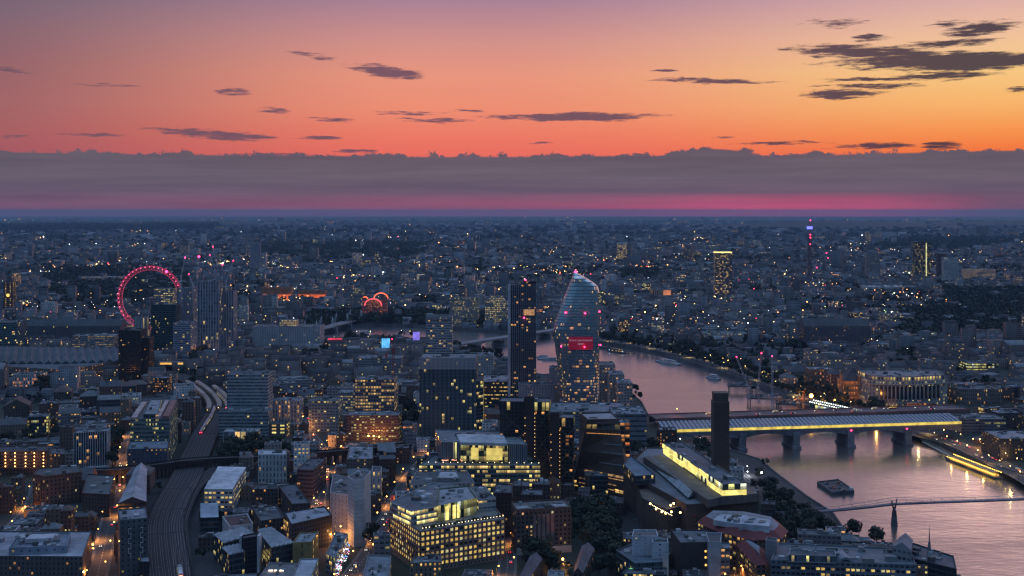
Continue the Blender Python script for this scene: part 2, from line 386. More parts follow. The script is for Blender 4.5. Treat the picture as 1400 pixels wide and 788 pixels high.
def clutter(mb, poly, z, n, smax=6, hmax=3.2, rng=rnd, rot=None, flush=None):
    ip = inset(poly, 1.5); xs = [p[0] for p in ip]; ys = [p[1] for p in ip]
    e = max(range(len(poly)), key=lambda i: math.dist(poly[i], poly[i-1])); a = math.degrees(math.atan2(poly[e][1]-poly[e-1][1], poly[e][0]-poly[e-1][0]))
    k = 0
    for _ in range(n*4):
        if k >= n: break
        x, y = rng.uniform(min(xs), max(xs)), rng.uniform(min(ys), max(ys))
        a1, b1 = rng.uniform(1.2, smax), rng.uniform(1.2, smax)*.6
        r = rect(x, y, a1, b1, a)
        if not all(inside(*p, ip) for p in r): continue
        g = rng.choice((.10, .2, .32, .45)); mb.col = (g, g*1.02, g*1.06, .25)
        q = rng.random(); hh = rng.uniform(.5, hmax)
        if q < .6: mb.prism(r, z-.1, z+hh)
        elif q < .8:
            mb.beam((x, y, z), (x, y, z+hh*.9), min(a1, b1)*.4, 8)
        else:
            for j in range(3):
                t = (j-1)*a1/3.2; mb.prism(rect(x+t*math.cos(math.radians(a)), y+t*math.sin(math.radians(a)), a1*.34, b1*(1-.2*j), a), z-.1, z+.7+j*.3)
        k += 1
        if flush: flush()
def block(root, poly, z0, z1, st='conc', roof='flat', rc=None, n=None, wname='wall', rname='roof', pname='roof_plant', **ov):
    """one volume: walls (facade), roof, roof plant, as parts of root"""
    poly = ccw(poly); mb, cw, ch = mbstyle(st, ov); mb.walls(poly, z0, z1, cw, ch, ov.get('top'))
    top = ccw(ov['top']) if ov.get('top') else poly
    if rc is None: rc = rnd.choice(((.10, .11, .125), (.17, .18, .20), (.12, .115, .12), (.27, .28, .31), (.06, .065, .07), (.08, .08, .09)))
    rb = MB((*rc, .25))
    if roof == 'flat':
        mb.prm = (0, 0, 0, 0); ins = mb.ring(top, z1, .5)
        m2 = ccw(ins)
        for i in range(len(m2)):
            p, q = m2[i], m2[(i+1) % len(m2)]; mb.quad((*q, z1-.9), (*p, z1-.9), (*p, z1), (*q, z1))
        rb.cap(ins, z1-.9)
    elif roof in ('gable', 'hip') and len(poly) == 4:
        l01 = math.dist(poly[0], poly[1]); l12 = math.dist(poly[1], poly[2])
        q = poly if l01 >= l12 else poly[1:]+poly[:1]
        sh = min(l01, l12); rh = ov.get('rh', sh*.28)
        mid = lambda a, b, t=.5: (a[0]+(b[0]-a[0])*t, a[1]+(b[1]-a[1])*t)
        A, B = mid(q[0], q[3]), mid(q[1], q[2])
        t = (sh*.45/max(l01, l12)) if roof == 'hip' else 0
        A2, B2 = mid(A, B, t), mid(A, B, 1-t)
        rb.face([(*q[0], z1), (*q[1], z1), (*B2, z1+rh), (*A2, z1+rh)]); rb.face([(*q[2], z1), (*q[3], z1), (*A2, z1+rh), (*B2, z1+rh)])
        tgt = rb if roof == 'hip' else mb
        if roof == 'gable': mb.prm = (0, 0, 0, 0)
        tgt.face([(*q[3], z1), (*q[0], z1), (*A2, z1+rh)]); tgt.face([(*q[1], z1), (*q[2], z1), (*B2, z1+rh)])
    elif roof == 'saw' and len(poly) == 4:
        q = poly; k = ov.get('saw', 4); lp = lambda a, b, t: (a[0]+(b[0]-a[0])*t, a[1]+(b[1]-a[1])*t)
        for i in range(k):
            a0, a1 = lp(q[0], q[3], i/k), lp(q[0], q[3], (i+1)/k); b0, b1 = lp(q[1], q[2], i/k), lp(q[1], q[2], (i+1)/k)
            hh = ov.get('rh', 2.0)
            rb.face([(*a0, z1), (*b0, z1), (*b1, z1+hh), (*a1, z1+hh)]); rb.face([(*b1, z1), (*a1, z1), (*a1, z1+hh), (*b1, z1+hh)])
            rb.face([(*a0, z1), (*a1, z1+hh), (*a1, z1)]); rb.face([(*b0, z1), (*b1, z1), (*b1, z1+hh)])
    wo_ = mb.build(wname, FAC, root)
    if roof == 'flat' and n != 0:
        area = abs(sum(poly[i][0]*poly[(i+1) % len(poly)][1]-poly[(i+1) % len(poly)][0]*poly[i][1] for i in range(len(poly))))/2
        if n is None: n = int(min(18, 3+area/(70 if centroid(poly)[1] < 1250 else 110)))
        pb = MB()
        def fl_():
            pb.build(pname, ROOF, root); pb.__init__()
        near = centroid(poly)[1] < 1250 and not ov.get('far')
        clutter(rb if not near else pb, top, z1-.9, n, smax=min(9, 2.5+math.sqrt(area)/6), flush=fl_ if near else None)
    ro = rb.build(rname, ROOF, root)
    return wo_
def bld(name, label, ref, ph, st='conc', cat='building', vis=None, **ov):
    poly, h = ph; poly = ccw(poly); cx, cyy = centroid(poly)
    root = thing(name, label, cat, (cx, cyy, 0)); block(root, poly, ov.pop('z0', 0), h, st, **ov)
    OCC.append(poly); xs = [SX(*p)[0] for p in poly]; yb = max(SX(*p)[1] for p in poly); Yn = min(p[1] for p in poly)
    VIS.append((min(xs), max(xs), (vis-2 if vis else yb-8), cyy))
    if ref: REFS.append(((min(xs)+max(xs))/2, SX(cx, cyy, h*.5)[1], ref, (min(xs), max(xs))))
    root['h'] = h
    return root, poly, h
def upper(root, poly, z1, h2, d=4, st='glass', **ov):
    block(root, inset(poly, d), z1-1, z1+h2, st, wname='plant_room', rname='plant_room_roof', pname='roof_vent', **ov)

LITM = [glow_mat('lit_window_yellow', (1, .72, .20), 1.0, 1.6, .1, 1.3), glow_mat('lit_window_gold', (1, .62, .13), .8, 1.9, .1, 1.3), glow_mat('lit_window_pale', (.95, .85, .42), .75, 1.7, .1, 1.3), glow_mat('lit_window_dim', (.9, .6, .2), .3, 1.5, .1, 1.3)]
ORANGEM = [glow_mat('lit_window_orange', (1, .42, .1), .9, 1.5, .1, 1.3), glow_mat('lit_window_amber', (1, .55, .2), .8, .8), glow_mat('lit_window_pale', (.95, .85, .42), .8, .8), glow_mat('lit_window_dim', (.9, .6, .2), .3, .7)]
PANES = {}
def pane_mesh(wd, ht, mat):
    k = (round(wd, 2), round(ht, 2), mat.name)
    if k not in PANES:
        m = MB(); m.prism([(-k[0]/2, -.06), (k[0]/2, -.06), (k[0]/2, .06), (-k[0]/2, .06)], -k[1]/2, k[1]/2); PANES[k] = m.mesh('window', mat)
    return PANES[k]
def grid_wall(root, p, q, z0, z1, nx, nz, colr, wfx=.6, wfz=.6, lit=.3, mats=None, cap=100, count=None, mirror=False, proud=.45, pier=None, rowlit=None):
    """real openings: piers and spandrels stand proud of the wall, panes sit back between them"""
    mats = mats or LITM; p, q = Vector(p), Vector(q); d = q-p; L = d.length; d.normalize(); n = Vector((d.y, -d.x))   # outward (ccw)
    cw, ch = L/nx, (z1-z0)/nz; mb = MB((*colr, .25)); rot = math.degrees(math.atan2(d.y, d.x))
    pw = cw*(1-wfx); sh = ch*(1-wfz)
    for i in range(nx+1):
        a = (i*cw); a = min(max(a, pw/4), L-pw/4); w_ = pw if 0 < i < nx else pw/2
        c = p+d*a+n*(proud/2-.02); 
        if pier: mb.col = (*pier, .25)
        mb.prism(rect(c.x, c.y, w_, proud, rot), z0, z1-.05)
    mb.col = (*colr, .25)
    for k in range(nz+1):
        zc = z0+k*ch; lo, hi_ = max(z0+.02, zc-sh/2), min(z1, zc+sh/2); c = p+d*(L/2)+n*(proud/2-.06)
        mb.prism(rect(c.x, c.y, L-.1, proud-.08, rot), lo, hi_)
    o = mb.build('window_grid', ROOF, root)
    rest = MB(); rest_l = [MB() for _ in mats]; cnt = count if count is not None else [0]
    floor_on = [rnd.random() for _ in range(nz)]
    for k in range(nz-1, -1, -1):
        for i in range(nx):
            c = p+d*((i+.5)*cw)+n*.10; z = z0+(k+.5)*ch; wd, ht = cw*wfx+.04, ch*wfz+.04
            lk = lit if rowlit is None else rowlit[k]
            on = rnd.random() < lk*(.6+.8*floor_on[k]); mt = rnd.choices(mats, (4, 3, 2, 3))[0] if on else DARKGLASS
            if cnt[0] < cap:
                cnt[0] += 1; ob = link('window', pane_mesh(wd, ht, mt), root, (c.x-root.location.x, c.y-root.location.y, z), math.radians(rot))
            else:
                (rest_l[mats.index(mt)] if on else rest).prism(rect(c.x, c.y, wd, .12, rot), z-ht/2, z+ht/2)
    return rest, rest_l, mats
def finish_rest(root, rests):
    """windows past the hundredth of a building: one part"""
    allm = [DARKGLASS]+rests[0][2]; mb = MB()
    for rest, rl, _ in rests:
        for i, src in enumerate([rest]+rl):
            b = len(mb.v); mb.v += src.v; mb.f += [tuple(x+b for x in f) for f in src.f]; mb.uv += src.uv; mb.c += src.c; mb.p += src.p; mb.mi += [i]*len(src.f)
    if mb.f: tag(mb.build('window', allm, root), kind='stuff')

# ------------------------------------------------------------------ ground, river, roads, railway
WZ = -5.0
RIV = [(1345, 835), (1305, 800), (1250, 776), (1200, 759), (1168, 746), (1152, 729), (1140, 711), (1105, 688), (1062, 655), (1040, 636), (1010, 626), (975, 616), (935, 598), (905, 592), (886, 572), (878, 556), (866, 545), (858, 534), (843, 527), (820, 524), (790, 522), (760, 520), (735, 516), (712, 506), (690, 493), (655, 483), (620, 475), (590, 469), (540, 465), (510, 463), (478, 463), (455, 467), (430, 472),
       (395, 463), (430, 452), (470, 448.5), (520, 446.5), (580, 449), (640, 453), (700, 457), (740, 459), (770, 462), (822, 471), (860, 477), (905, 486), (950, 501), (990, 514), (1030, 527), (1062, 541), (1100, 560), (1180, 580), (1245, 596), (1290, 614), (1345, 640), (1400, 657), (1500, 690), (1700, 800)]
RIVP = [G(x, y, WZ) for x, y in RIV]
def flat_sheet(name, outer, hole, z, mat):
    pts = [Vector(p) for p in outer]+[Vector(p) for p in hole]; n0, n1 = len(outer), len(hole)
    ed = [(i, (i+1) % n0) for i in range(n0)]+[(n0+i, n0+(i+1) % n1) for i in range(n1)]
    r = delaunay_2d_cdt(pts, ed, [], 0, 1e-3); mb = MB((.05, .05, .055, .25))
    for f in r[2]:
        t = [r[0][i] for i in f]; c = sum(t, Vector((0, 0)))/len(t)
        if not hole or not inside(c.x, c.y, hole): mb.face([(v.x, v.y, z) for v in t])
    return mb.build(name, mat)
gm = bpy.data.materials.new('city_ground'); gm.use_nodes = True; n = NT(gm.node_tree); b = gm.node_tree.nodes['Principled BSDF']
tcg = n.n('ShaderNodeTexCoord'); g1 = n.noise(tcg.outputs['Object'], .02, 8, .7); g2 = n.noise(tcg.outputs['Object'], .0022, 5, .6)
gcol = n.mix(n.sm(g2, .42, .6), n.ramp(g1, [(.3, (.022, .022, .026, 1)), (.6, (.05, .05, .052, 1))]), (.026, .036, .022, 1))
n.l(gcol, b.inputs['Base Color']); b.inputs['Roughness'].default_value = .9
big = [(-48000, 300), (-48000, 20000), (-46000, 44000), (-20000, 47500), (0, 48000), (20000, 47500), (46000, 44000), (48000, 20000), (48000, 300)]
big = [(-48000, -3000)]+big+[(48000, -3000)]
tag(flat_sheet('ground', big, RIVP, 0, gm), kind='structure')
wm = bpy.data.materials.new('river_water'); wm.use_nodes = True; t = wm.node_tree; t.nodes.clear(); n = NT(t)
tcg = n.n('ShaderNodeTexCoord'); mp = n.n('ShaderNodeMapping'); mp.inputs['Scale'].default_value = (.45, 1, 1); mp.inputs['Rotation'].default_value = (0, 0, math.radians(-30)); n.l(tcg.outputs['Object'], mp.inputs[0])
n_a = n.noise(mp.outputs[0], .16, 4, .6); n_b = n.noise(mp.outputs[0], .03, 3, .55); n_c = n.noise(tcg.outputs['Object'], .006, 3, .5)
hsum = n.m('MULTIPLY_ADD', n_b, 1.6, n_a)
bp = n.n('ShaderNodeBump'); bp.inputs['Strength'].default_value = .6; bp.inputs['Distance'].default_value = .3; n.l(hsum, bp.inputs['Height'])
df = n.n('ShaderNodeBsdfDiffuse'); df.inputs[0].default_value = (.085, .068, .062, 1); n.l(bp.outputs[0], df.inputs['Normal'])
gs = n.n('ShaderNodeBsdfGlossy'); gs.inputs[0].default_value = (.86, .94, 1.0, 1); gs.inputs['Roughness'].default_value = .2; n.l(bp.outputs[0], gs.inputs['Normal'])
fr_ = n.n('ShaderNodeFresnel'); fr_.inputs[0].default_value = 3.2; n.l(bp.outputs[0], fr_.inputs['Normal'])
mx = n.n('ShaderNodeMixShader'); n.l(n.m('MULTIPLY', fr_.outputs[0], n.m('MULTIPLY_ADD', n_c, .5, .95), clamp=True), mx.inputs[0]); n.l(df.outputs[0], mx.inputs[1]); n.l(gs.outputs[0], mx.inputs[2])
o_ = n.n('ShaderNodeOutputMaterial'); n.l(mx.outputs[0], o_.inputs[0])
tag(flat_sheet('river', RIVP, [], WZ, wm), kind='structure')
mb = MB((.13, .12, .115, .25)); rp = ccw(RIVP)
for i in range(len(rp)):
    p, q = rp[i], rp[(i+1) % len(rp)]; mb.quad((*p, WZ-1), (*p, 1.1), (*q, 1.1), (*q, WZ-1))
io = inset(rp, -1.2)
for i in range(len(rp)):
    j = (i+1) % len(rp); mb.face([(*rp[i], 1.1), (*io[i], 1.1), (*io[j], 1.1), (*rp[j], 1.1)]); mb.quad((*io[j], 0), (*io[i], 0), (*io[i], 1.1), (*io[j], 1.1))
tag(mb.build('embankment_wall', ROOF), 'stone embankment wall lining both banks of the river', 'wall')

def ribbon(mb, pts, wd, z, off=0.0):
    n_ = len(pts)
    L = []; R = []
    for i in range(n_):
        a = Vector(pts[max(0, i-1)]); b_ = Vector(pts[min(n_-1, i+1)]); d = (b_-a).normalized(); nn = Vector((-d.y, d.x)); c = Vector(pts[i])+nn*off
        L.append(c+nn*wd/2); R.append(c-nn*wd/2)
    for i in range(n_-1): mb.face([(R[i].x, R[i].y, z), (R[i+1].x, R[i+1].y, z), (L[i+1].x, L[i+1].y, z), (L[i].x, L[i].y, z)])
    return L, R
def smooth(pts, k=8):
    out = []; n_ = len(pts); g = lambda i: Vector(pts[min(max(i, 0), n_-1)])
    for i in range(n_-1):
        p0, p1, p2, p3 = g(i-1), g(i), g(i+1), g(i+2)
        for j in range(k):
            t = j/k; v = .5*((2*p1)+(p2-p0)*t+(2*p0-5*p1+4*p2-p3)*t*t+(3*p1-p0-3*p2+p3)*t**3); out.append((v.x, v.y))
    out.append(tuple(pts[-1])); return out
asph = solid('asphalt', (.05, .05, .052), .75, noise=.15); pave = solid('paving', (.13, .125, .12), .85, noise=.2); markm = solid('road_paint', (.6, .6, .55), .7)
ROADS = {}
def road(key, px, wd, z=0.0):
    pts = smooth([G(x, y) for x, y in px]); ROADS[key] = (pts, wd)
    mb = MB(); ribbon(mb, pts, wd+4, z+.12); 
    L, R = ribbon(MB(), pts, wd+4, 0)
    for S, sg in ((L, 1), (R, -1)):
        for i in range(len(S)-1):
            a, b_ = S[i], S[i+1]
            q = [(a.x, a.y, z), (b_.x, b_.y, z), (b_.x, b_.y, z+.12), (a.x, a.y, z+.12)]; mb.face(q if sg < 0 else q[::-1])
    tag(mb.build('pavement', pave), kind='structure')
    mb = MB(); ribbon(mb, pts, wd, z+.124); tag(mb.build('road', asph), kind='structure')
    mb = MB(); cum = 0
    for i in range(len(pts)-1):
        a, b_ = Vector(pts[i]), Vector(pts[i+1]); d = (b_-a); l = d.length; d.normalize(); k = 0
        while k+3 < l:
            p, q = a+d*k, a+d*(k+3); ribbon(mb, [tuple(p), tuple(q)], .25, z+.128); k += 7
    if mb.f: tag(mb.build('road_marking', markm), kind='structure')
    for i in range(len(pts)-1):
        a, b_ = Vector(pts[i]), Vector(pts[i+1]); c = (a+b_)/2; d = b_-a
        OCC.append(rect(c.x, c.y, d.length+2, wd+4, math.degrees(math.atan2(d.y, d.x))))
    return pts
road('south', [(462, 812), (478, 790), (503, 757), (519, 727), (534, 700), (548, 672), (566, 645), (590, 622), (626, 600), (668, 582)], 10)
road('west', [(128, 805), (136, 775), (143, 745), (150, 712), (156, 680), (163, 655), (168, 640), (173, 615), (177, 590)], 10)
road('alley', [(0, 742), (10, 728), (24, 712), (38, 698), (46, 680), (50, 664)], 7)
road('mid', [(470, 752), (448, 722), (436, 695), (440, 668), (450, 648), (452, 630), (438, 610), (422, 590), (418, 570)], 8)
road('terminus', [(-20, 497), (40, 503), (90, 512), (130, 524), (160, 537)], 16)
road('north_bank', [(1460, 690), (1400, 652), (1345, 625), (1305, 607), (1268, 597), (1232, 588)], 20)
road('embankment', [(1175, 566), (1120, 548), (1060, 527), (1010, 508), (960, 492), (905, 479), (860, 470), (815, 464), (760, 457)], 16)
road('hotel', [(690, 800), (694, 770), (690, 745), (686, 722), (684, 700)], 9)
road('globe', [(1000, 812), (1006, 780), (1012, 762), (1004, 745), (985, 737), (940, 722), (870, 708)], 9)
road('quay', [(905, 640), (920, 618), (940, 606), (975, 622), (1005, 640), (1028, 660)], 5)
# railway on its low viaduct
RAILPX = [(236, 812), (233, 788), (228, 750), (226, 720), (230, 700), (240, 678), (253, 655), (262, 635), (272, 612), (282, 590), (293, 572), (298, 558), (292, 546), (280, 535), (262, 522), (240, 511), (215, 503)]
RAIL = smooth([G(x, y, 6) for x, y in RAILPX], 10)
ball_ = solid('ballast', (.032, .03, .03), .95, noise=.6, lo=.5, hi=1.4); vbr = solid('viaduct_brick', (.09, .062, .05), .9, noise=.3)
mb = MB(); L, R = ribbon(mb, RAIL, 27, 6.0); tag(mb.build('railway_bed', ball_), kind='structure')
mb = MB()
for S, sg in ((L, 1), (R, -1)):
    for i in range(len(S)-1):
        a, b_ = S[i], S[i+1]; q = [(a.x, a.y, 0), (b_.x, b_.y, 0), (b_.x, b_.y, 7.0), (a.x, a.y, 7.0)]; mb.face(q if sg < 0 else q[::-1]); mb.face(q[::-1] if sg < 0 else q)
tag(mb.build('viaduct_wall', vbr), 'low brick viaduct walls carrying the curving railway tracks', 'viaduct')
mb = MB()
for k in range(7):
    off = -11.1+k*3.7
    for g_ in (-.75, .75): ribbon(mb, RAIL, .22, 6.2, off+g_)
rails = solid('rail_steel', (.17, .165, .17), .5, .5)
tag(mb.build('railway_tracks', rails), 'seven parallel steel railway tracks curving up from the bottom edge', 'railway')
mb = MB((.055, .05, .048, .25))
for i in range(len(RAIL)-1):
    a, b_ = Vector(RAIL[i]), Vector(RAIL[i+1]); d = b_-a; OCC.append(rect(*((a+b_)/2), d.length+3, 30, math.degrees(math.atan2(d.y, d.x))))
for k, f in enumerate((.06, .14, .22, .31, .42, .53, .62)):
    i = int(f*(len(RAIL)-1)); a, b_ = Vector(RAIL[i]), Vector(RAIL[i+1]); d = (b_-a).normalized(); nn = Vector((-d.y, d.x)); r_ = thing('overhead_gantry', 'steel overhead gantry spanning the curving railway tracks', 'gantry', (a.x, a.y, 0), 'railway gantries')
    for s_ in (-1, 1): p = a+nn*s_*13; mb = MB((.10, .10, .11, .25)); mb.beam((p.x, p.y, 6), (p.x, p.y, 13.6), .28, 4); mb.build('post', ROOF, r_)
    p, q = a+nn*13.4, a-nn*13.4; mb = MB((.10, .10, .11, .25)); mb.beam((p.x, p.y, 13.4), (q.x, q.y, 13.4), .3, 4); mb.build('crossbeam', ROOF, r_)
# branch and crossing viaduct
BR = smooth([G(x, y, 6) for x, y in [(250, 800), (246, 745), (244, 715), (252, 690), (264, 668), (280, 652), (298, 640), (325, 634)]], 8)
mb = MB(); L, R = ribbon(mb, BR, 14, 5.9); tag(mb.build('railway_bed', ball_), kind='structure')
mb = MB()
for k in range(3):
    for g_ in (-.75, .75): ribbon(mb, BR, .22, 6.1, -4+k*4+g_)
tag(mb.build('railway_tracks', rails), 'three tracks branching off right towards the crossing viaduct', 'railway')
for i in range(len(BR)-1):
    a, b_ = Vector(BR[i]), Vector(BR[i+1]); d = b_-a; OCC.append(rect(*((a+b_)/2), d.length+3, 18, math.degrees(math.atan2(d.y, d.x))))
CV = smooth([G(x, y, 12) for x, y in [(95, 642), (150, 643), (210, 636), (262, 629), (315, 626), (370, 624), (460, 617), (560, 608)]], 5)
mb = MB((.07, .055, .05, .25)); L, R = ribbon(mb, CV, 11, 12)
for S, sg in ((L, 1), (R, -1)):
    for i in range(len(S)-1):
        a, b_ = S[i], S[i+1]; q = [(a.x, a.y, 8.5), (b_.x, b_.y, 8.5), (b_.x, b_.y, 13.2), (a.x, a.y, 13.2)]; mb.face(q if sg < 0 else q[::-1]); mb.face(q[::-1] if sg < 0 else q)
for i in range(0, len(CV)-1, 1):
    a, b_ = Vector(CV[i]), Vector(CV[i+1]); d = b_-a; rt = math.degrees(math.atan2(d.y, d.x)); OCC.append(rect(*((a+b_)/2), d.length+3, 13, rt))
    for f in (.0, .5): c = a+d*f; mb.box(c.x, c.y, 0, 2.5, 9, 8.6, rt)
cvo = tag(mb.build('railway_viaduct', ROOF), 'dark railway viaduct on piers crossing over the tracks', 'viaduct')
mb = MB()
for k in (-2.5, 2.5):
    for g_ in (-.75, .75): ribbon(mb, CV, .22, 12.2, k+g_)
mb.build('rail', rails, cvo, (0, 0, 0))

# ------------------------------------------------------------------ foreground buildings
YEL = LITM
def sides(poly):
    poly = ccw(poly); out = []
    cx, cyy = centroid(poly)
    for i in range(len(poly)):
        p, q = Vector(poly[i]), Vector(poly[(i+1) % len(poly)]); m_ = (p+q)/2; d = q-p; nn = Vector((d.y, -d.x)).normalized()
        f = nn.dot(-m_.normalized())
        if f > .08: out.append((p, q, f))
    return sorted(out, key=lambda t: -t[2])
def gridded(root, poly, z0, z1, cw, ch, colr, **k):
    cnt = [0]; rs = [grid_wall(root, p, q, z0, z1, max(1, round((q-p).length/cw)), max(1, round((z1-z0)/ch)), colr, count=cnt, **k) for p, q, f in sides(poly)]
    finish_rest(root, rs)

# yellow-lit corner office
poly = P([(534, 700), (574.6, 726), (690, 708.6), (668, 684), (610, 668)], 28.4)
r, pl, h = bld('office_building', 'big brick and glass corner office glowing yellow with planted terrace', 'yellow-lit corner office', (poly, 28.4), 'brick', lit=0, vis=778, n=0, rc=(.16, .16, .15), col=(.22, .18, .16))
gridded(r, pl, 3.5, 28.0, 3.6, 3.5, (.24, .20, .185), wfx=.60, wfz=.56, lit=.9, pier=(.20, .10, .075), rowlit=[.95, .95, 1.1, .35, 1.1, 1, .95][:max(1, round(24.5/3.5))])
up = P([(533, 686), (562, 699), (597, 692.5), (640, 681), (628, 664), (590, 660)], 38)
block(r, up, 27.4, 38, 'white', wname='upper_storey', rname='upper_roof', col=(.38, .39, .41), lit=.95, hf=.62, wf=.93, cw=2.4, ch=3.5, es=1.5, warm=.36, rc=(.14, .15, .17), n=14)
at = P([(597, 692.0), (650, 680), (655, 683), (672, 675), (650, 664), (610, 668)], 38.6)
at = P([(598, 692), (652, 681), (640, 664), (600, 668)], 38.8)
block(r, at, 27.4, 38.8, 'glassl', wname='glass_atrium', rname='atrium_roof', pname='solar_panels', col=(.12, .15, .08), lit=.85, es=.55, warm=.2, cw=3.0, ch=5.5, wf=.94, hf=.96, n=10, rc=(.3, .31, .33))
mb = MB()
cpt = P([(598, 692), (652, 681)], 38.8); a, b_ = Vector(cpt[0]), Vector(cpt[1])
for f in (.24, .42, .52):
    p = a+(b_-a)*f; mb.box(p.x+.1, p.y-.5, 28, 2.6 if f < .5 else 1.6, .5, 9.2, math.degrees(math.atan2((b_-a).y, (b_-a).x)))
mb.build('lit_stair_core', glow_mat('atrium_glow', (1, .78, .22), 1.6, .35), r)
rt = P([(654, 683), (678, 681), (662, 664), (642, 667)], 36)
block(r, rt, 27.4, 36, 'white', wname='end_pavilion', rname='pavilion_roof', pname='roof_vent', col=(.35, .36, .38), lit=.5, hf=.35, wf=.9, cw=3, ch=4.3, warm=.4, rc=(.13, .14, .15))
tb = P([(577, 723.5), (687, 706.5)], 28.4); a, b_ = Vector(tb[0]), Vector(tb[1]); q_ = []
for i in range(34):
    p = a+(b_-a)*(i/33)+Vector((rnd.uniform(-1, 2), rnd.uniform(1.5, 6))); q_.append((p.x, p.y, 28.6, rnd.uniform(.7, 1.5)))
dots(r, 'shrub', q_, 1, LEAF, 5, 3)
q_ = []
for i in range(26): p = a+(b_-a)*(i/25)+Vector((.4, 1.1)); q_.append((p.x, p.y, 28.7))
dots(r, 'terrace_light', q_, .28, glow_mat('festoon', (1, .8, .45), 5), 4, 3)
mb = MB()
for f in (.1, .2, .32, .45, .62, .74): 
    pp = a+(b_-a)*f; mb.box(pp.x, pp.y-1.9, .4, 5.5, 1.2, 2.9, 14)
mb.build('shop_front', glow_mat('shop_glow', (1, .4, .08), 1.4, .5), r)

# courtyard roof building behind it, and the glass office with the roof atrium
r, pl, h = bld('office_building', 'pale grey office with framed flat roof between corner office and glass office', 'grey framed-roof office', (P([(560, 662), (649, 660), (636, 640), (571, 640)], 32), 32), 'stone', rc=(.10, .105, .12), lit=.25, col=(.3, .31, .33), n=12, vis=676)
block(r, P([(597, 654), (629, 654), (624, 644), (601, 644)], 33.5), 31, 33.8, 'plain', wname='skylight_upstand', rname='skylight', n=0, rc=(.5, .48, .5))
r, pl, h = bld('office_building', 'long glass office with yellow glazed atrium on its roof terrace', 'glass atrium office', (P([(573, 636), (738.6, 636), (722, 622), (592, 622)], 36), 36), 'glassl', lit=.75, es=1.1, warm=.4, ch=3.7, cw=2.2, rc=(.16, .17, .17), n=0, vis=690, col=(.13, .15, .16))
upp = P([(603.5, 604.4), (721, 608), (704, 590), (594.7, 587.5)], 51)
block(r, upp, 35, 51, 'glass', wname='upper_storey', rname='upper_roof', lit=.06, cw=1.6, ch=16, wf=.75, hf=.97, col=(.22, .25, .28), rc=(.20, .21, .23), n=16)
a, b_ = [Vector(v) for v in P([(630, 605.5), (694, 607.2)], 51)]
rt_ = math.degrees(math.atan2((b_-a).y, (b_-a).x)); c = (a+b_)/2
mb = MB((.12, .15, .10, .6/4), (.9, .93, .95, .33)); mb.walls(rect(c.x, c.y-.6, (b_-a).length, 1.8, rt_), 36.2, 49.6, 2.4, 4.5); mb.cap(rect(c.x, c.y-.6, (b_-a).length, 1.8, rt_), 49.6); mb.build('atrium_glazing', FAC, r)
mb = MB()
for f, w_ in ((.30, .16), (.72, .34)):
    p = a+(b_-a)*f; mb.box(p.x, p.y-1.6, 38, (b_-a).length*w_, .4, 9.5, rt_)
mb.build('lit_interior', glow_mat('atrium_glow2', (1, .78, .18), .8, .25, .75, 1.1), r)
mb = MB((.45, .46, .48, .25)); sk = P([(629, 606), (694, 607.5), (688, 595), (624, 594.5)], 51.6); mb.prism(sk, 50, 52.2); mb.build('ribbed_skylight', ROOF, r)
tp = P([(600, 631), (735, 632)], 36); a, b_ = Vector(tp[0]), Vector(tp[1]); q_ = []
for i in range(46):
    p = a+(b_-a)*(i/45)+Vector((0, rnd.uniform(-1, 5))); q_.append((p.x, p.y, 36.4, rnd.uniform(.8, 1.9)))
dots(r, 'shrub', q_, 1, LEAF, 5, 3); q_ = []
for i in range(16): p = a+(b_-a)*(.02+i/70)+Vector((0, rnd.uniform(-2, 1.5))); q_.append((p.x, p.y, 37))
dots(r, 'terrace_light', q_, .45, glow_mat('terrace_pink', (1, .4, .25), 3), 5, 3); q_ = []
for i in range(16): p = a+(b_-a)*(-.1+i/13.5)+Vector((0, -6)); q_.append((p.x, p.y, 36.6))
dots(r, 'edge_light', q_, .3, glow_mat('festoon', (1, .8, .45), 5), 4, 3)

# brick apartment hotel
poly, h = C3((706, 697, 759), (699, 686), (781, 693))
r, pl, h = bld('apartment_block', 'brick mansion block with pinkish centre and rows of square windows', 'pinkish brick mansion block', (poly, h), 'dbrick', lit=0, roof='flat', rc=(.14, .13, .13), n=10, col=(.13, .085, .07))
gridded(r, pl, 5, h-1.5, 3.0, 3.0, (.12, .082, .07), wfx=.45, wfz=.5, lit=.16, mats=ORANGEM, proud=.3)
fp, fq = [(p, q) for p, q, f in sides(pl)][0]
d = (fq-fp); rt_ = math.degrees(math.atan2(d.y, d.x)); nn = Vector((d.y, -d.x)).normalized()
mb = MB((.42, .38, .34, .25)); c = fp+d*.5+nn*.5; mb.prism(rect(c.x, c.y, d.length, 1.2, rt_), 0, 4.6); mb.build('stone_base', ROOF, r)
mb = MB((.32, .19, .16, .25))
for f in (.33, .41, .49, .57, .65): c = fp+d*f+nn*.42; mb.prism(rect(c.x, c.y, 2.0, .35, rt_), 4.7, h-4)
mb.build('pink_brick_bay', ROOF, r)
mb = MB((.42, .43, .46, .25))
for f0 in (.04, .72):
    for i in range(5): c = fp+d*(f0+i*.045)-nn*3.5; mb.prism(rect(c.x, c.y, 1.2, 6, rt_), h-.5, h+.6)
mb.build('rooflight', ROOF, r)

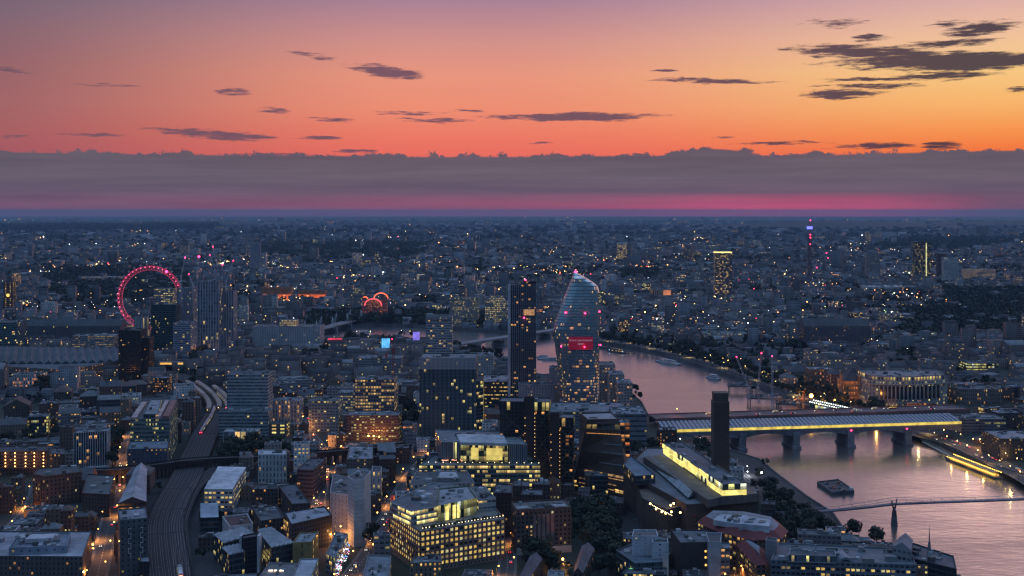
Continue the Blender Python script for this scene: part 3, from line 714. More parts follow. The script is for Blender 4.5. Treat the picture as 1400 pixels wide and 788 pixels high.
# tall thin white tower and its neighbours
poly = P([(475.5, 652), (484, 657), (498.5, 655), (507, 644), (491, 642)], 48); 
r, pl, h = bld('apartment_tower', 'tall slim blank white tower rising beside the orange street', 'slim white tower', (poly, 48), 'white', lit=0, wf=0, hf=0, n=3, col=(.46, .48, .52), ch=3, cw=3, vis=750)
mb = MB((.38, .40, .43, .25)); 
for p, q, f in sides(pl):
    dd = q-p; L_n = dd.length; nn = Vector((dd.y, -dd.x)).normalized(); rt_ = math.degrees(math.atan2(dd.y, dd.x)); c = (p+q)/2+nn*.12
    for k in range(1, 16): mb.prism(rect(c.x, c.y, L_n, .25, rt_), k*3, k*3+.22)
mb.build('floor_band', ROOF, r)
r, pl, h = bld('apartment_block', 'pale blank slab with sloping roof left of the slim white tower', None, (P([(451, 673), (476, 677), (480, 652), (455, 649)], 30), 30), 'white', lit=.03, wf=.25, hf=.3, col=(.5, .48, .5), vis=722)
r, pl, h = bld('apartment_block', 'small white block with six lit windows right of the slim white tower', None, (P([(508, 644), (521, 645), (522, 638), (509, 637)], 26), 26), 'white', col=(.45, .46, .5), lit=.5, cw=4, ch=5, wf=.35, hf=.6, n=2, vis=664)
r, pl, h = bld('office_building', 'long building with strings of coloured lights along its street side', 'coloured-light building', (P([(446, 757), (458, 762.5), (476, 730), (459, 727)], 17), 17), 'glass', rc=(.2, .21, .24), col=(.2, .22, .26), n=14, lit=.3)
q_ = [[] for _ in range(4)]; p, q = [Vector(v) for v in P([(459, 762), (476.5, 731)], 17)]
for i in range(60):
    f = rnd.random(); c = p+(q-p)*f+Vector((.45, 0)); q_[i % 4].append((c.x, c.y, rnd.uniform(3, 13)))
for k, cc in enumerate(((.2, .45, 1), (1, .25, .5), (1, .85, .5), (.6, .8, 1))): dots(r, 'festive_light', q_[k], .33, glow_mat('festive%d' % k, cc, 3.5), 4, 3)
r, pl, h = bld('office_building', 'building with pale sloping roof at the bottom edge', None, (P([(410, 764), (436, 763), (423, 795), (397, 795)], 15), 15), 'conc', rc=(.42, .44, .48), n=0, lit=.2)
r, pl, h = bld('office_building', 'low roof with grey plant between orange street and corner office', None, (P([(496, 788), (531, 792), (535, 760), (503, 758)], 14), 14), 'conc', rc=(.2, .22, .25), n=8)
r, pl, h = bld('terraced_house', 'low building with lit balconies below the corner office', None, (P([(560, 770), (604, 768), (603, 757), (567, 761)], 13), 13), 'stock', lit=.5, rc=(.18, .19, .22), es=1)
r, pl, h = bld('office_building', 'flat roofed building with three bright rooflights at the bottom edge', None, (P([(355, 788), (400, 788), (406, 770), (368, 769)], 13), 13), 'conc', rc=(.2, .2, .2), n=3)
mb = MB()
for i in range(3): c = G(370+i*7.5, 780, 13); mb.box(c[0], c[1], 12.6, 2.6, 1.1, .6)
mb.build('rooflight', glow_mat('rooflight_pink', (1, .75, .6), 3), r)
r, pl, h = bld('theatre', 'dark glazed box building with warm terrace lamps and lit courtyard', 'dark box with terrace lamps', (P([(389, 700), (398, 717), (454, 704), (444, 692)], 22), 22), 'dark', col=(.04, .045, .05), lit=.02, rc=(.35, .35, .40), n=5)
mb = MB((.2, .1, .05, .25), (1, .85, .8, .6)); wl = P([(386.5, 704), (398, 719.5)], 21); mb.col = (.2, .1, .05, .3); mb.walls(rect(*G(392.5, 711, 20), 11, 2, 117), 8, 20, 3, 3.5); mb.build('lit_stairwell', FAC, r)
dots(r, 'terrace_light', [(*G(398+i*11, 720-i*.6, 13), 13) for i in range(5)], .7, glow_mat('lamp_pale', (1, .75, .45), 9))
r, pl, h = bld('office_building', 'building with blank ochre wall and one column of lit windows', None, (P([(400, 742), (426, 741), (436, 727), (410, 728)], 20), 20), 'stock', col=(.25, .2, .08), wf=.08, hf=.6, lit=1, cw=12, ch=5, es=1.6, n=6)
# glazed workshop roofs, with the little dark glass tower between them
for k, (nm, pts, hh) in enumerate((('left', [(292, 731), (306, 743), (348, 731), (330, 722)], 17), ('low', [(303, 749), (314, 759), (341, 753), (330, 744)], 15), ('right', [(352, 725), (371, 749), (401, 743), (370, 722)], 18))):
    r, pl, h = bld('workshop_building', {'left': 'ribbed grey skylight roof left of the small dark glass tower', 'low': 'small ribbed roof below the small dark glass tower', 'right': 'large ribbed skylight roof right of the small dark glass tower'}[nm], None, (P(pts, hh), hh), 'glass', roof='saw', saw=5, rh=1.1, rc=(.30, .31, .34), lit=.12)
r, pl, h = bld('glass_tower', 'small dark glass tower with white side walls and yellow lit base', 'small dark glass tower', (P([(331, 732), (333, 736), (353, 733), (350, 728)], 24), 24), 'dark', lit=0, wf=.9, hf=.8, col=(.03, .035, .04), n=1, vis=758)
mb = MB((.5, .5, .53, .25)); 
for px in (330.5, 354.5): c = G(px, 736, 22); mb.box(c[0], c[1], 0, 1.6, 7, 24.4)
mb.build('white_side_wall', ROOF, r)
mb = MB(); c = G(343, 758, 4); mb.box(c[0], c[1]-.6, .5, 9, .4, 6); mb.build('lit_entrance', glow_mat('lit_window_yellow', (1, .72, .2), 1.1), r)
r, pl, h = bld('house', 'white walled house with brown flat roof', 'white house with brown roof', (P([(304, 706), (314, 720), (346, 716), (338, 702)], 16), 16), 'white', rc=(.09, .05, .05), n=4, lit=.25, cw=6, ch=5, wf=.2)
r, pl, h = bld('office_building', 'dark flat roofed block with a white ramp edge', None, (P([(345, 694), (356, 712), (388, 708), (378, 690)], 15), 15), 'dbrick', rc=(.09, .1, .11), n=9)
# white stepped shed with yellow windows
r, pl, h = bld('office_building', 'stepped white roofed block with rows of bright yellow windows', 'stepped white-roofed block', (P([(279, 669), (318, 669), (336, 641), (298, 640)], 18.5), 18.5), 'white', lit=0, n=0, rc=(.55, .53, .56), col=(.36, .37, .38), roof='saw', saw=3, rh=1.4)
gridded(r, pl, 2.5, 17.5, 3.2, 3.7, (.36, .37, .38), wfx=.72, wfz=.42, lit=.55, proud=.3)
mb = MB(); c = G(310, 706, 1); mb.box(c[0]+2, c[1], .3, 18, 1, 3, 0); mb.build('loading_bay', glow_mat('bay_glow', (1, .55, .25), .8, .4), r)
r, pl, h = bld('warehouse', 'small shed with ribbed blue-grey roof right of the tracks', 'blue-grey shed', (P([(274, 708), (299, 707), (298, 688), (274, 689)], 14.5), 14.5), 'glass', roof='saw', saw=6, rh=.35, rc=(.30, .36, .42), lit=.05)
mb = MB(); c = G(287, 738, 3); mb.box(c[0], c[1]-1, .3, 9, .6, 5); mb.build('lit_doorway', glow_mat('lit_window_orange', (1, .42, .1), .9, 1.5, .1, 1.3), r)
# bottom-left institution
r, pl, h = bld('museum', 'wide flat roofed institutional block filling the bottom left corner', 'wide corner institution', (P([(-25, 760), (113, 761), (125, 726), (-15, 726)], 22), 22), 'dbrick', col=(.12, .10, .10), rc=(.34, .33, .37), n=4, lit=.05)
block(r, P([(12, 749), (92, 746), (97, 728), (27, 728)], 26), 21, 26, 'plain', wname='plant_enclosure', rname='plant_deck', col=(.24, .28, .34), rc=(.18, .2, .24), n=26)
mb = MB((.5, .48, .52, .25)); mb.prism(P([(34, 738), (72, 736), (77, 730), (42, 731)], 28), 25.5, 28.2); mb.build('rooflight', ROOF, r)
r, pl, h = bld('warehouse', 'brick warehouse with small white windows and a row of dormers', 'brick dormer warehouse', (P([(45, 648), (62, 651), (112, 645), (108, 636), (52, 640)], 25), 25), 'dbrick', lit=0, col=(.14, .075, .055), rc=(.08, .085, .09), n=5, vis=690)
gridded(r, pl, 2, 22, 3.2, 3.3, (.15, .08, .06), wfx=.3, wfz=.5, lit=.12, proud=.25)
mb = MB()
for k in range(3): c = G(108.5, 660+k*5.6, 14-k*4); mb.box(c[0]-1, c[1]-2.0, 15-k*4.2, 2.4, .6, 2.2)
mb.build('lit_stair_window', glow_mat('lit_window_gold', (1, .62, .13), .9), r)
r, pl, h = bld('warehouse', 'dark flat roofed warehouse left of the orange side street', None, (P([(112, 674), (150, 676), (157, 650), (119, 648)], 18), 18), 'dbrick', rc=(.09, .10, .105), n=5, lit=.04)
r, pl, h = bld('office_building', 'dark glass building under a curved grey metal roof', 'curved-roof building', (P([(162, 688), (200, 686), (201, 640), (186, 638)], 24), 24), 'dark', lit=.03, wf=.9, hf=.5, col=(.03, .035, .045), roof='gable', rh=4, rc=(.30, .29, .32), vis=696)
r, pl, h = bld('apartment_block', 'grey flats with white zigzag balcony frames beside the railway', 'zigzag balcony flats', (P([(164, 711.5), (202, 708), (199, 693), (161, 697)], 39), 39), 'conc', lit=.04, wf=.35, hf=.4, col=(.10, .11, .115), rc=(.24, .24, .27), n=5)
fp, fq = sides(pl)[0][:2]; d = fq-fp; nn = Vector((d.y, -d.x)).normalized(); rt_ = math.degrees(math.atan2(d.y, d.x)); z_ = 33
mb = MB((.5, .5, .52, .25))
for k in range(6):
    for f0, s_ in ((.30, 1), (.82, -1)):
        f = f0+(.09 if k % 2 else 0)*s_; c = fp+d*f+nn*.6; mb.prism(rect(c.x, c.y, .35, 1.1, rt_), z_-k*3.2-3.2, z_-k*3.2)
        c = fp+d*(f0+.045*s_)+nn*.6; mb.prism(rect(c.x, c.y, d.length*.1, 1.1, rt_), z_-k*3.2-.2, z_-k*3.2+.12)
mb.build('balcony_frame', ROOF, r)
r, pl, h = bld('office_building', 'small grey box building by the tracks at the bottom edge', None, (P([(191, 768), (205, 768), (204, 757), (192, 757)], 14), 14), 'dark', rc=(.35, .35, .38), n=1)
# ------------------------------------------------------------------ middle distance, south bank
# twisted brick tower of the art museum
g0 = [G(776, 672), G(858, 690), G(874, 664), G(796, 648)]; t0 = P([(803.4, 573.6), (846.8, 573), (835.4, 563.4), (792.7, 565)], 65)
g0 = [G(779, 668), G(862, 690), G(872, 660), G(790, 645)]
root = thing('museum_tower', 'twisted brown brick museum tower with horizontal slit windows', 'tower', (*centroid(g0), 0))
OCC.append(ccw(g0)); VIS.append((776, 872, 676, 980)); REFS.append((822, 630, 'twisted brick museum tower', (776, 872)))
lerp = lambda a, b, t: tuple(a[i]+(b[i]-a[i])*t for i in range(len(a)))
if ccw(g0) != g0: pass
lv = [0, 5, 10, 18, 36, 56, 61, 65]; mb = MB((.085, .062, .055, .25), (0, 0, 0, 0)); mid_ = [lerp(a, b, .30) for a, b in zip(g0, t0)]
def tw(z):
    t = z/65; return [lerp(a, b, t**.85) for a, b in zip(g0, t0)]
for i in range(len(lv)-1):
    z0, z1 = lv[i], lv[i+1]; A, B = tw(z0), tw(z1)
    mb.prm = (.45, .9, .5, .5) if i == 1 else (0, 0, 0, 0); mb.col = (.085, .062, .055, .3)
    if i == 5: mb.prm = (.3, .78, .75, .4); mb.col = (.09, .065, .06, .08)
    for k in range(4):
        j = (k+1) % 4; L_ = math.dist(A[k], A[j]); nu = max(1, round(L_/5)); mb.quad((*A[k], z0), (*A[j], z0), (*B[j], z1), (*B[k], z1), 7*k, i*13, 7*k+nu, i*13+max(1, round((z1-z0)/4)))
rb = MB((.42, .41, .43, .25)); T = tw(65); ins = inset(T, .8); rb.cap(ins, 64.2); mb.ring(ccw(T), 65, .8); mb.build('brick_wall', FAC, root); rb.build('roof', ROOF, root)
mb = MB((.05, .04, .04, .25)); mb.prism(P([(806, 571), (818, 571), (815, 569.5), (805, 569.5)], 65), 64, 64.5); mb.build('roof_opening', ROOF, root)
slit = glow_mat('slit_glow', (1, .55, .22), .5, .3, .0, 1.1); slitd = solid('slit_glass', (.16, .18, .22), .15)
for (f0, f1, z, hh, mt) in ((.55, .99, 44, .9, slitd), (.5, .99, 37, .9, slitd), (.45, .95, 28, 1.0, slitd), (.18, .99, 18.5, 1.7, slit), (.22, .98, 16.5, .7, slit), (.1, .8, 11.5, .8, slit), (.12, .92, 7.4, .7, slit), (-.02, .55, 3.2, 1.6, LITM[1]), (.05, .98, 52.5, .5, ORANGEM[0])):
    A, B = tw(z), tw(z+hh); p0, p1 = lerp(A[0], A[1], f0), lerp(A[0], A[1], f1); q0, q1 = lerp(B[0], B[1], f0), lerp(B[0], B[1], f1)
    dv = Vector(p1)-Vector(p0); nn = Vector((dv.y, -dv.x)).normalized()*.22; nn = -nn if nn.y > 0 else nn
    F_ = [(p0[0]+nn.x, p0[1]+nn.y, z), (p1[0]+nn.x, p1[1]+nn.y, z), (q1[0]+nn.x, q1[1]+nn.y, z+hh), (q0[0]+nn.x, q0[1]+nn.y, z+hh)]
    mb = MB(); mb.face(F_); mb.face([(p0[0], p0[1], z), (p0[0]+nn.x, p0[1]+nn.y, z), (q0[0]+nn.x, q0[1]+nn.y, z+hh), (q0[0], q0[1], z+hh)]); mb.face([F_[3], F_[2], (*q1, z+hh), (*q0, z+hh)]); mb.build('slit_window', mt, root)
# museum main building with the glowing glass beam
mp_ = P([(852, 642), (939, 690), (1037, 683), (938, 612), (884, 612)], 30)
r, pl, h = bld('museum', 'long dark brick museum hall with glowing glass beam along its roof', 'museum with glowing glass beam', (mp_, 30), 'dbrick', lit=0, wf=0, hf=0, col=(.085, .062, .052), rc=(.16, .17, .19), n=0, vis=725)
bm_ = P([(987.7, 662.5), (1020.5, 661), (933, 604.5), (906, 606)], 43)
mb = MB((.10, .10, .09, .6), (1, .96, .97, .3)); B0 = ccw(bm_); 
block(r, bm_, 35, 43, 'glassl', wname='glass_beam', rname='beam_roof', pname='beam_vent', col=(.16, .17, .14), lit=.50, es=1.5, warm=.25, cw=4.5, ch=4, wf=.97, hf=.97, rc=(.13, .13, .15), n=9)
glo = glow_mat('beam_glow', (1, .83, .22), 1.3, .12)
fq = lambda a, b, f: Vector(a)*(1-f)+Vector(b)*f
bl, br, tl = Vector(bm_[0]), Vector(bm_[1]), Vector(bm_[3])
mb = MB(); c = (bl+br)/2; d = br-bl; rt_ = math.degrees(math.atan2(d.y, d.x)); mb.prism(rect(c.x, c.y-.3, d.length, .5, rt_), 34.8, 38.6); mb.build('lit_glazing', glo, r)
d = tl-bl; rt_ = math.degrees(math.atan2(d.y, d.x)); nn = Vector((d.y, -d.x)).normalized(); nn = nn if nn.x < 0 else -nn
for f0, f1, z0_, z1_ in ((.0, .22, 34.8, 38.4), (.40, .62, 36, 40.5), (.62, .98, 34.8, 38.6), (.22, .55, 39.2, 42.4), (.72, 1, 39.4, 42.4)):
    c = bl+d*((f0+f1)/2)+nn*.25; mb = MB(); mb.prism(rect(c.x, c.y, d.length*(f1-f0), .4, rt_), z0_, z1_); mb.build('lit_glazing', glo, r)
mb = MB((.11, .10, .09, .25)); mb.prism(P([(975, 673), (1030, 673.5), (1036, 683), (985, 688)], 30.6), 29, 35); mb.prism(P([(880, 625), (905, 622), (990, 679), (968, 684)], 34.5), 29, 34.6); mb.build('roof_terrace', ROOF, r)
mb = MB((.35, .38, .40, .25)); A = P([(877, 624), (886, 621.5), (952, 675), (941, 680)], 31.5); mid0, mid1 = fq(A[0], A[1], .5), fq(A[3], A[2], .5)
mb.face([(*A[0], 31), (*mid0, 35), (*mid1, 35), (*A[3], 31)]); mb.face([(*mid0, 35), (*A[1], 31), (*A[2], 31), (*mid1, 35)]); mb.face([(*A[0], 31), (*A[1], 31), (*mid0, 35)]); mb.face([(*A[3], 31), (*A[2], 31), (*mid1, 35)]); mb.build('hall_skylight', ROOF, r)
block(r, P([(852.4, 634.6), (868, 651), (896, 649), (862, 622)], 36), 29, 36, 'glass', wname='link_wall', rname='link_roof', rc=(.13, .2, .26), n=0)
sbl = P([(868, 655), (878, 681), (912, 697), (941, 690), (905, 672), (890, 655)], 26)
block(r, sbl, 0, 26, 'dbrick', wname='south_wing', rname='terrace_floor', n=0, lit=0, wf=0, col=(.085, .062, .052), rc=(.16, .12, .09))
q_ = [(*G(x, y, 27.5), 27.5) for x, y in ((889, 689), (917, 691), (921, 688.5), (918, 700), (910, 702), (930, 701), (897, 696), (905, 700))]
dots(r, 'terrace_lamp', q_, .75, glow_mat('lamp_orange', (1, .50, .14), 14))
q_ = [(*G(892+i*2.2, 691+i*1.15, 26.8), 26.8) for i in range(13)]; dots(r, 'parapet_light', q_, .35, glow_mat('festoon', (1, .8, .45), 5), 4, 3)
# chimney
Yc = 931; cx_ = (986.5-700)*Yc/F; wd = 22.5*Yc/F
root = thing('chimney', 'tall square brown brick chimney standing before the river', 'chimney', (cx_, Yc+6, 0)); REFS.append((986, 600, 'tall brick chimney', (975, 998)))
OCC.append(rect(cx_, Yc+6, wd, 12)); mb = MB((.10, .07, .058, .25), (0, 0, 0, 0)); mb.walls(rect(cx_, Yc+6, wd, 12), 0, 91, 50, 1.4, rect(cx_, Yc+6, wd*.97, 11.6)); mb.build('shaft', FAC, root)
mb = MB((.085, .06, .052, .25)); mb.prism(rect(cx_, Yc+6, wd*.86, 10.5), 90.9, 97); mb.build('crown', ROOF, root)
mb = MB((.12, .085, .07, .25)); mb.prism(rect(cx_, Yc+6, wd*.97, 11.6), 90.5, 91.6); mb.prism(rect(cx_, Yc+6, wd*.90, 10.9), 96.8, 98.2); mb.build('cornice', ROOF, root)
mb = MB((.07, .05, .045, .25))
for i in range(1, 8): mb.prism(rect(cx_-wd/2+wd*i/8, Yc-.02, .22, .3), 0, 90)
mb.build('brick_rib', ROOF, root)
# lattice braced dark towers
def lattice(px0, px1, core, top, base, dep, lab, ref, h2=0):
    x, Y = G((px0+px1)/2, base); h = hgt(top, Y); wd = (px1-px0)*Y/F; c = core[0]; 
    root = thing('apartment_tower', lab, 'tower', (x, Y+dep/2, 0)); pl = rect(x, Y+dep/2, wd, dep, -6); OCC.append(pl); VIS.append((px0, px1, 655, Y)); REFS.append(((px0+px1)/2, (top+base)/2, ref, (px0, px1)))
    block(root, pl, 0, h-8, 'dark', lit=.08, warm=.8, wf=.7, hf=.62, cw=3.2, ch=3.2, es=.9, rc=(.05, .05, .06), n=0, far=1, col=(.028, .024, .024))
    block(root, inset(pl, -.8), h-8, h, 'glass', wname='penthouse', rname='penthouse_roof', lit=.15, cw=3.4, ch=8, wf=.8, hf=.85, rc=(.16, .17, .19), n=6, far=1, col=(.04, .04, .045))
    cxm = (core[0]+core[1])/2; cw_ = (core[1]-core[0])*Y/F; cc = (cxm-700)*Y/F
    block(root, rect(cc, Y-1, cw_, 5, -6), 0, h+4, 'dark', wname='lift_core', rname='core_roof', lit=0, wf=0, col=(.04, .028, .026), n=0, far=1, rc=(.2, .2, .22))
    dots(root, 'stair_light', [(cc+cw_*.5, Y-3.9, 3+i*3.2) for i in range(int((h-9)/3.2))]+[(cc-cw_*.42, Y-3.9, 3+i*6.4) for i in range(int((h-9)/6.4))], .34, glow_mat('stair_amber', (1, .55, .16), 2.4), 4, 3)
    mb = MB((.10, .10, .11, .25)); n_ = 4; k = 0
    for sx in (-1, 1):
        xa, xb = (x-wd/2, cc-cw_/2) if sx < 0 else (cc+cw_/2, x+wd/2)
        if xb-xa < 5: continue
        for i in range(n_):
            z0_, z1_ = (h-9)*i/n_+1, (h-9)*(i+1)/n_+1; yy = Y-2.6
            for (pa, pb) in (((xa, z0_), (xb, z1_)), ((xb, z0_), (xa, z1_))):
                mb = MB((.10, .10, .11, .25)); mb.beam((pa[0], yy, pa[1]), (pb[0], yy, pb[1]), .3); mb.build('diagonal_brace', ROOF, root)
    return root
lattice(685, 752, (716.5, 731), 549, 680, 22, 'dark lattice-braced tower with glass penthouse, left of its twin', 'left lattice tower')
lattice(754, 785, (752, 765), 571, 682, 20, 'lower dark lattice-braced tower beside the twisted brick museum tower', 'right lattice tower')
# blue-finned office
ph = BM(612, 491, 604, 78, 55, 0)
r, pl, h = bld('office_building', 'big blue-grey office clad in thin vertical fins with pale crown', 'vertical-finned office', (rect(centroid(ph[0])[0], centroid(ph[0])[1], 78*1246/F, 50), ph[1]), 'glass', lit=.045, es=1.0, warm=.35, cw=2.4, ch=3.6, wf=.9, hf=.8, n=8, rc=(.2, .2, .22), vis=598, col=(.035, .07, .09))
block(r, [(pl[1][0]-1, pl[1][1]+1), (pl[1][0]+7, pl[1][1]+8), (pl[1][0]+7, pl[2][1]), (pl[2][0]-1, pl[2][1])], 0, h*.72, 'glass', wname='side_wing', rname='side_roof', lit=.35, warm=.35, n=0)
x0_, x1_, yf = pl[0][0], pl[1][0], min(p[1] for p in pl); nf = 44
fin = MB((.16, .25, .31, .25)); fin.prism(rect(0, 0, .42, .7), 0, h-12); fm = fin.mesh('fin', ROOF)
for i in range(nf): link('fin', fm, r, (x0_+(x1_-x0_)*(i+.5)/nf-r.location.x, yf-.45-r.location.y, 1))
fin = MB((.42, .42, .46, .25)); fin.prism(rect(0, 0, 1.0, 1.0), 0, 12.5); fm = fin.mesh('crown_fin', ROOF)
for i in range(nf): link('crown_fin', fm, r, (x0_+(x1_-x0_)*(i+.5)/nf-r.location.x, yf-.5-r.location.y, h-11))
# tall slender tower with lit floor
Yt = 1400; X0, X1 = (695-700)*Yt/F, (732.7-700)*Yt/F; hh = hgt(384.5, Yt)
root = thing('residential_tower', 'tall dark slab tower with one lit orange floor and red rooftop lights', 'tower', ((X0+X1)/2, Yt+14, 0)); OCC.append(rect((X0+X1)/2, Yt+14, X1-X0, 28)); VIS.append((690, 735, 515, Yt)); REFS.append((714, 450, 'tall dark slab tower', (695, 733)))
wa = X1-X0
block(root, rect(X0+wa*.28, Yt+14, wa*.56, 28), 0, hh-4, 'dark', wname='west_slab', rname='west_roof', lit=.10, es=1, warm=.65, cw=3, ch=3.3, wf=.75, hf=.6, n=3, far=1, col=(.06, .065, .085), rc=(.15, .15, .17))
block(root, rect(X0+wa*.77, Yt+12, wa*.46, 28), 0, hh, 'dark', wname='east_slab', rname='east_roof', lit=.09, es=1, warm=.65, cw=3, ch=3.3, wf=.8, hf=.6, n=3, far=1, col=(.035, .035, .045), rc=(.08, .08, .09))
fin = MB((.26, .27, .33, .25)); fin.prism(rect(0, 0, .7, 1.0), 0, hh-3); fm = fin.mesh('concrete_fin', ROOF)
for i in range(15): link('concrete_fin', fm, root, (X0+wa*i/14-root.location.x, Yt-2.6-root.location.y, 0))
fin = MB((.5, .5, .56, .25)); fin.prism(rect(0, 0, 3.2, 1.4), 0, hh-3); link('edge_slab', fin.mesh('edge_slab', ROOF), root, (X0+1-root.location.x, Yt-2.6-root.location.y, 0))
mb = MB(); mb.prism(rect(X0+wa*.75, Yt-2.5, wa*.4, .6), hgt(431, Yt), hgt(423, Yt)); mb.build('lit_floor', glow_mat('lit_floor', (1, .50, .16), .7, .3), root)
RED = glow_mat('red_beacon', (1, .02, .09), 16); REDS = glow_mat('red_beacon_soft', (1, .03, .09), 6)
dots(root, 'red_beacon', [((718.5-700)*Yt/F, Yt-3, hh+1.5), ((716.5-700)*Yt/F, Yt-3.4, hgt(434.5, Yt))], 1.0, RED)
# bulging glass tower
Yo = 1290; fr2 = [(600, 773, 815), (575, 771, 816.5), (558, 770, 818), (540, 768, 819.5), (520, 765.5, 820.3), (500, 762.5, 820.8), (480, 760, 821), (465, 758.3, 821), (452, 757, 820.8), (442, 759.5, 820.6), (430, 763.5, 820.3), (418, 768, 820), (406, 772.8, 820), (398, 776, 819.8), (392, 778.5, 818.5), (387, 780.6, 812), (382, 782.6, 803), (377, 784.8, 794), (373.5, 786.4, 789)]
root = thing('glass_tower', 'bulging curved glass tower with slanted top and red banner', 'tower', ((791-700)*Yo/F, Yo+16, 0)); OCC.append(rect((791-700)*Yo/F, Yo+16, 50, 34)); VIS.append((764, 824, 562, Yo)); REFS.append((790, 465, 'bulging glass tower', (757, 821)))
mb = MB((.05, .07, .095, .9/4), (.20, .62, .6, .68)); prev = None
def oring(y, xl, xr):
    z = hgt(y, Yo); a = (xr-xl)*Yo/F/2; cx = ((xl+xr)/2-700)*Yo/F; b_ = 15*min(1, a/9+.15); out = []
    for i in range(28):
        t = 2*PI*i/28; c_, s_ = math.cos(t), math.sin(t); e = .5
        out.append((cx+a*math.copysign(abs(c_)**e, c_), Yo+16+b_*math.copysign(abs(s_)**.75, s_), z))
    return out
zt = 0
for (y, xl, xr) in fr2:
    R_ = oring(y, xl, xr)
    if prev:
        z = R_[0][2]; nv = max(1, round((z-prev[0][2])/3.4)); hi_z = prev[0][2]
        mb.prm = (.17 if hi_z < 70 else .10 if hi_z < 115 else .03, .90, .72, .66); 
        g_ = min(1, max(0, (hi_z-95)/40)); mb.col = (.38+.34*g_, .50+.45*g_, .60+.38*g_, .8/4)  # upper panes coloured paler and bluer: sky reflection painted into the tint
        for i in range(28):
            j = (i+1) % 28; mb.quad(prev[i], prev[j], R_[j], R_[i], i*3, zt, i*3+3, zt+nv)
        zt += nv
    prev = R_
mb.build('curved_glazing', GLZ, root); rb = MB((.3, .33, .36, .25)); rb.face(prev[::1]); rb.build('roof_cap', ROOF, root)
crv = glow_mat('edge_light', (1, .62, .66), .7)
mb = MB(); pts = [(787.5, 373.5), (796, 377.5), (806, 383.5), (814, 389), (818, 394), (819.5, 401)]
for a, b_ in zip(pts, pts[1:]): mb.beam(((a[0]-700)*Yo/F, Yo+6, hgt(a[1], Yo)), ((b_[0]-700)*Yo/F, Yo+6, hgt(b_[1], Yo)), .4)
mb.build('roof_edge_light', crv, root)
mb = MB((.16, .18, .2, .25)); mb.prism(rect((810-700)*Yo/F, Yo+18, 13, 8), hgt(405, Yo), hgt(376.5, Yo)); mb.build('core_top', ROOF, root)
bcx, bzc = (794-700)*Yo/F, hgt(469.5, Yo); mb = MB((.28, .012, .03, .25)); mb.prism(rect(bcx, Yo+.2, 26.4, .5), bzc-6.8, bzc+6.8); ban = mb.build('banner', solid('red_banner', (.3, .01, .035), .6, emit=(.5, .01, .05), es=.22), root)
TXT = solid('banner_lettering', (.75, .55, .6), .6, emit=(.8, .45, .5), es=.25)
def text(s, x, y, z, size, mat, parent, name='lettering', rz=0):
    cu = bpy.data.curves.new(name, 'FONT'); cu.body = s; cu.size = size; cu.align_x = 'CENTER'; cu.extrude = .04; cu.materials.append(mat)
    tmp = bpy.data.objects.new(name, cu); me = bpy.data.meshes.new_from_object(tmp); bpy.data.objects.remove(tmp)
    o = bpy.data.objects.new(name, me); col.objects.link(o); o.rotation_euler = (PI/2, 0, rz); o.location = (x-root.location.x, y-root.location.y, z); o.parent = parent; return o
text('Share apartments', bcx, Yo-.12, bzc+2.2, 3.5, TXT, ban); text('open', bcx, Yo-.12, bzc-1.6, 3.6, TXT, ban)
dots(root, 'red_beacon', [((x-700)*Yo/F, Yo-1.2, hgt(y, Yo)) for x, y in ((773, 427.5), (800, 428.5), (767, 473.5), (799, 474.5))]+[((x-700)*Yo/F, Yo+12, hgt(y, Yo)) for x, y in ((821, 427.5), (822, 473.5))], .85, RED)
dots(root, 'top_beacon', [((788-700)*Yo/F, Yo+14, hgt(373, Yo))], 1.6, RED)
# white-banded tower, dark tower by the station, etc.
ph = BM(600, 430, 520, 36, 26); Yk = 1696; pl_ = rect((600-700)*Yk/F, Yk+14, 36*Yk/F, 26)
r, pl, h = bld('office_tower', 'concrete tower with white horizontal bands and crenellated crown', 'white-banded tower', (pl_, hgt(434, Yk)), 'conc', lit=.15, es=.9, warm=.5, cw=3, ch=3.6, wf=.92, hf=.55, col=(.42, .41, .43), n=4, vis=487)
fin = MB((.3, .31, .35, .25)); fin.prism(rect(0, 0, 3.0, 2.0), 0, 7); fm = fin.mesh('crown_rib', ROOF)
for i in range(9): link('crown_rib', fm, r, (pl[0][0]+(i+.5)*36*Yk/F/9-r.location.x, pl[0][1]-.6-r.location.y, h-3))
Y_ = 1680; pp = rect((177-700)*Y_/F, Y_+14, 30*Y_/F, 28); r, pl, h = bld('office_tower', 'black unlit tower beside the big ribbed station roof', 'black tower', (pp, hgt(452, Y_)), 'dark', lit=.04, es=.8, cw=2.6, wf=.6, n=5, col=(.012, .012, .016), rc=(.03, .03, .035), vis=523)
block(r, rect((195-700)*Y_/F, Y_+22, 12*Y_/F, 22), 0, hgt(463, Y_), 'dark', wname='side_wing', rname='wing_roof', lit=.05, warm=.9, col=(.03, .02, .02), n=0, far=1)
def BY(xc, yt, wpx, dep, Y): return rect((xc-700)*(Y+dep/2)/F, Y+dep/2, wpx*Y/F, dep), hgt(yt, Y)
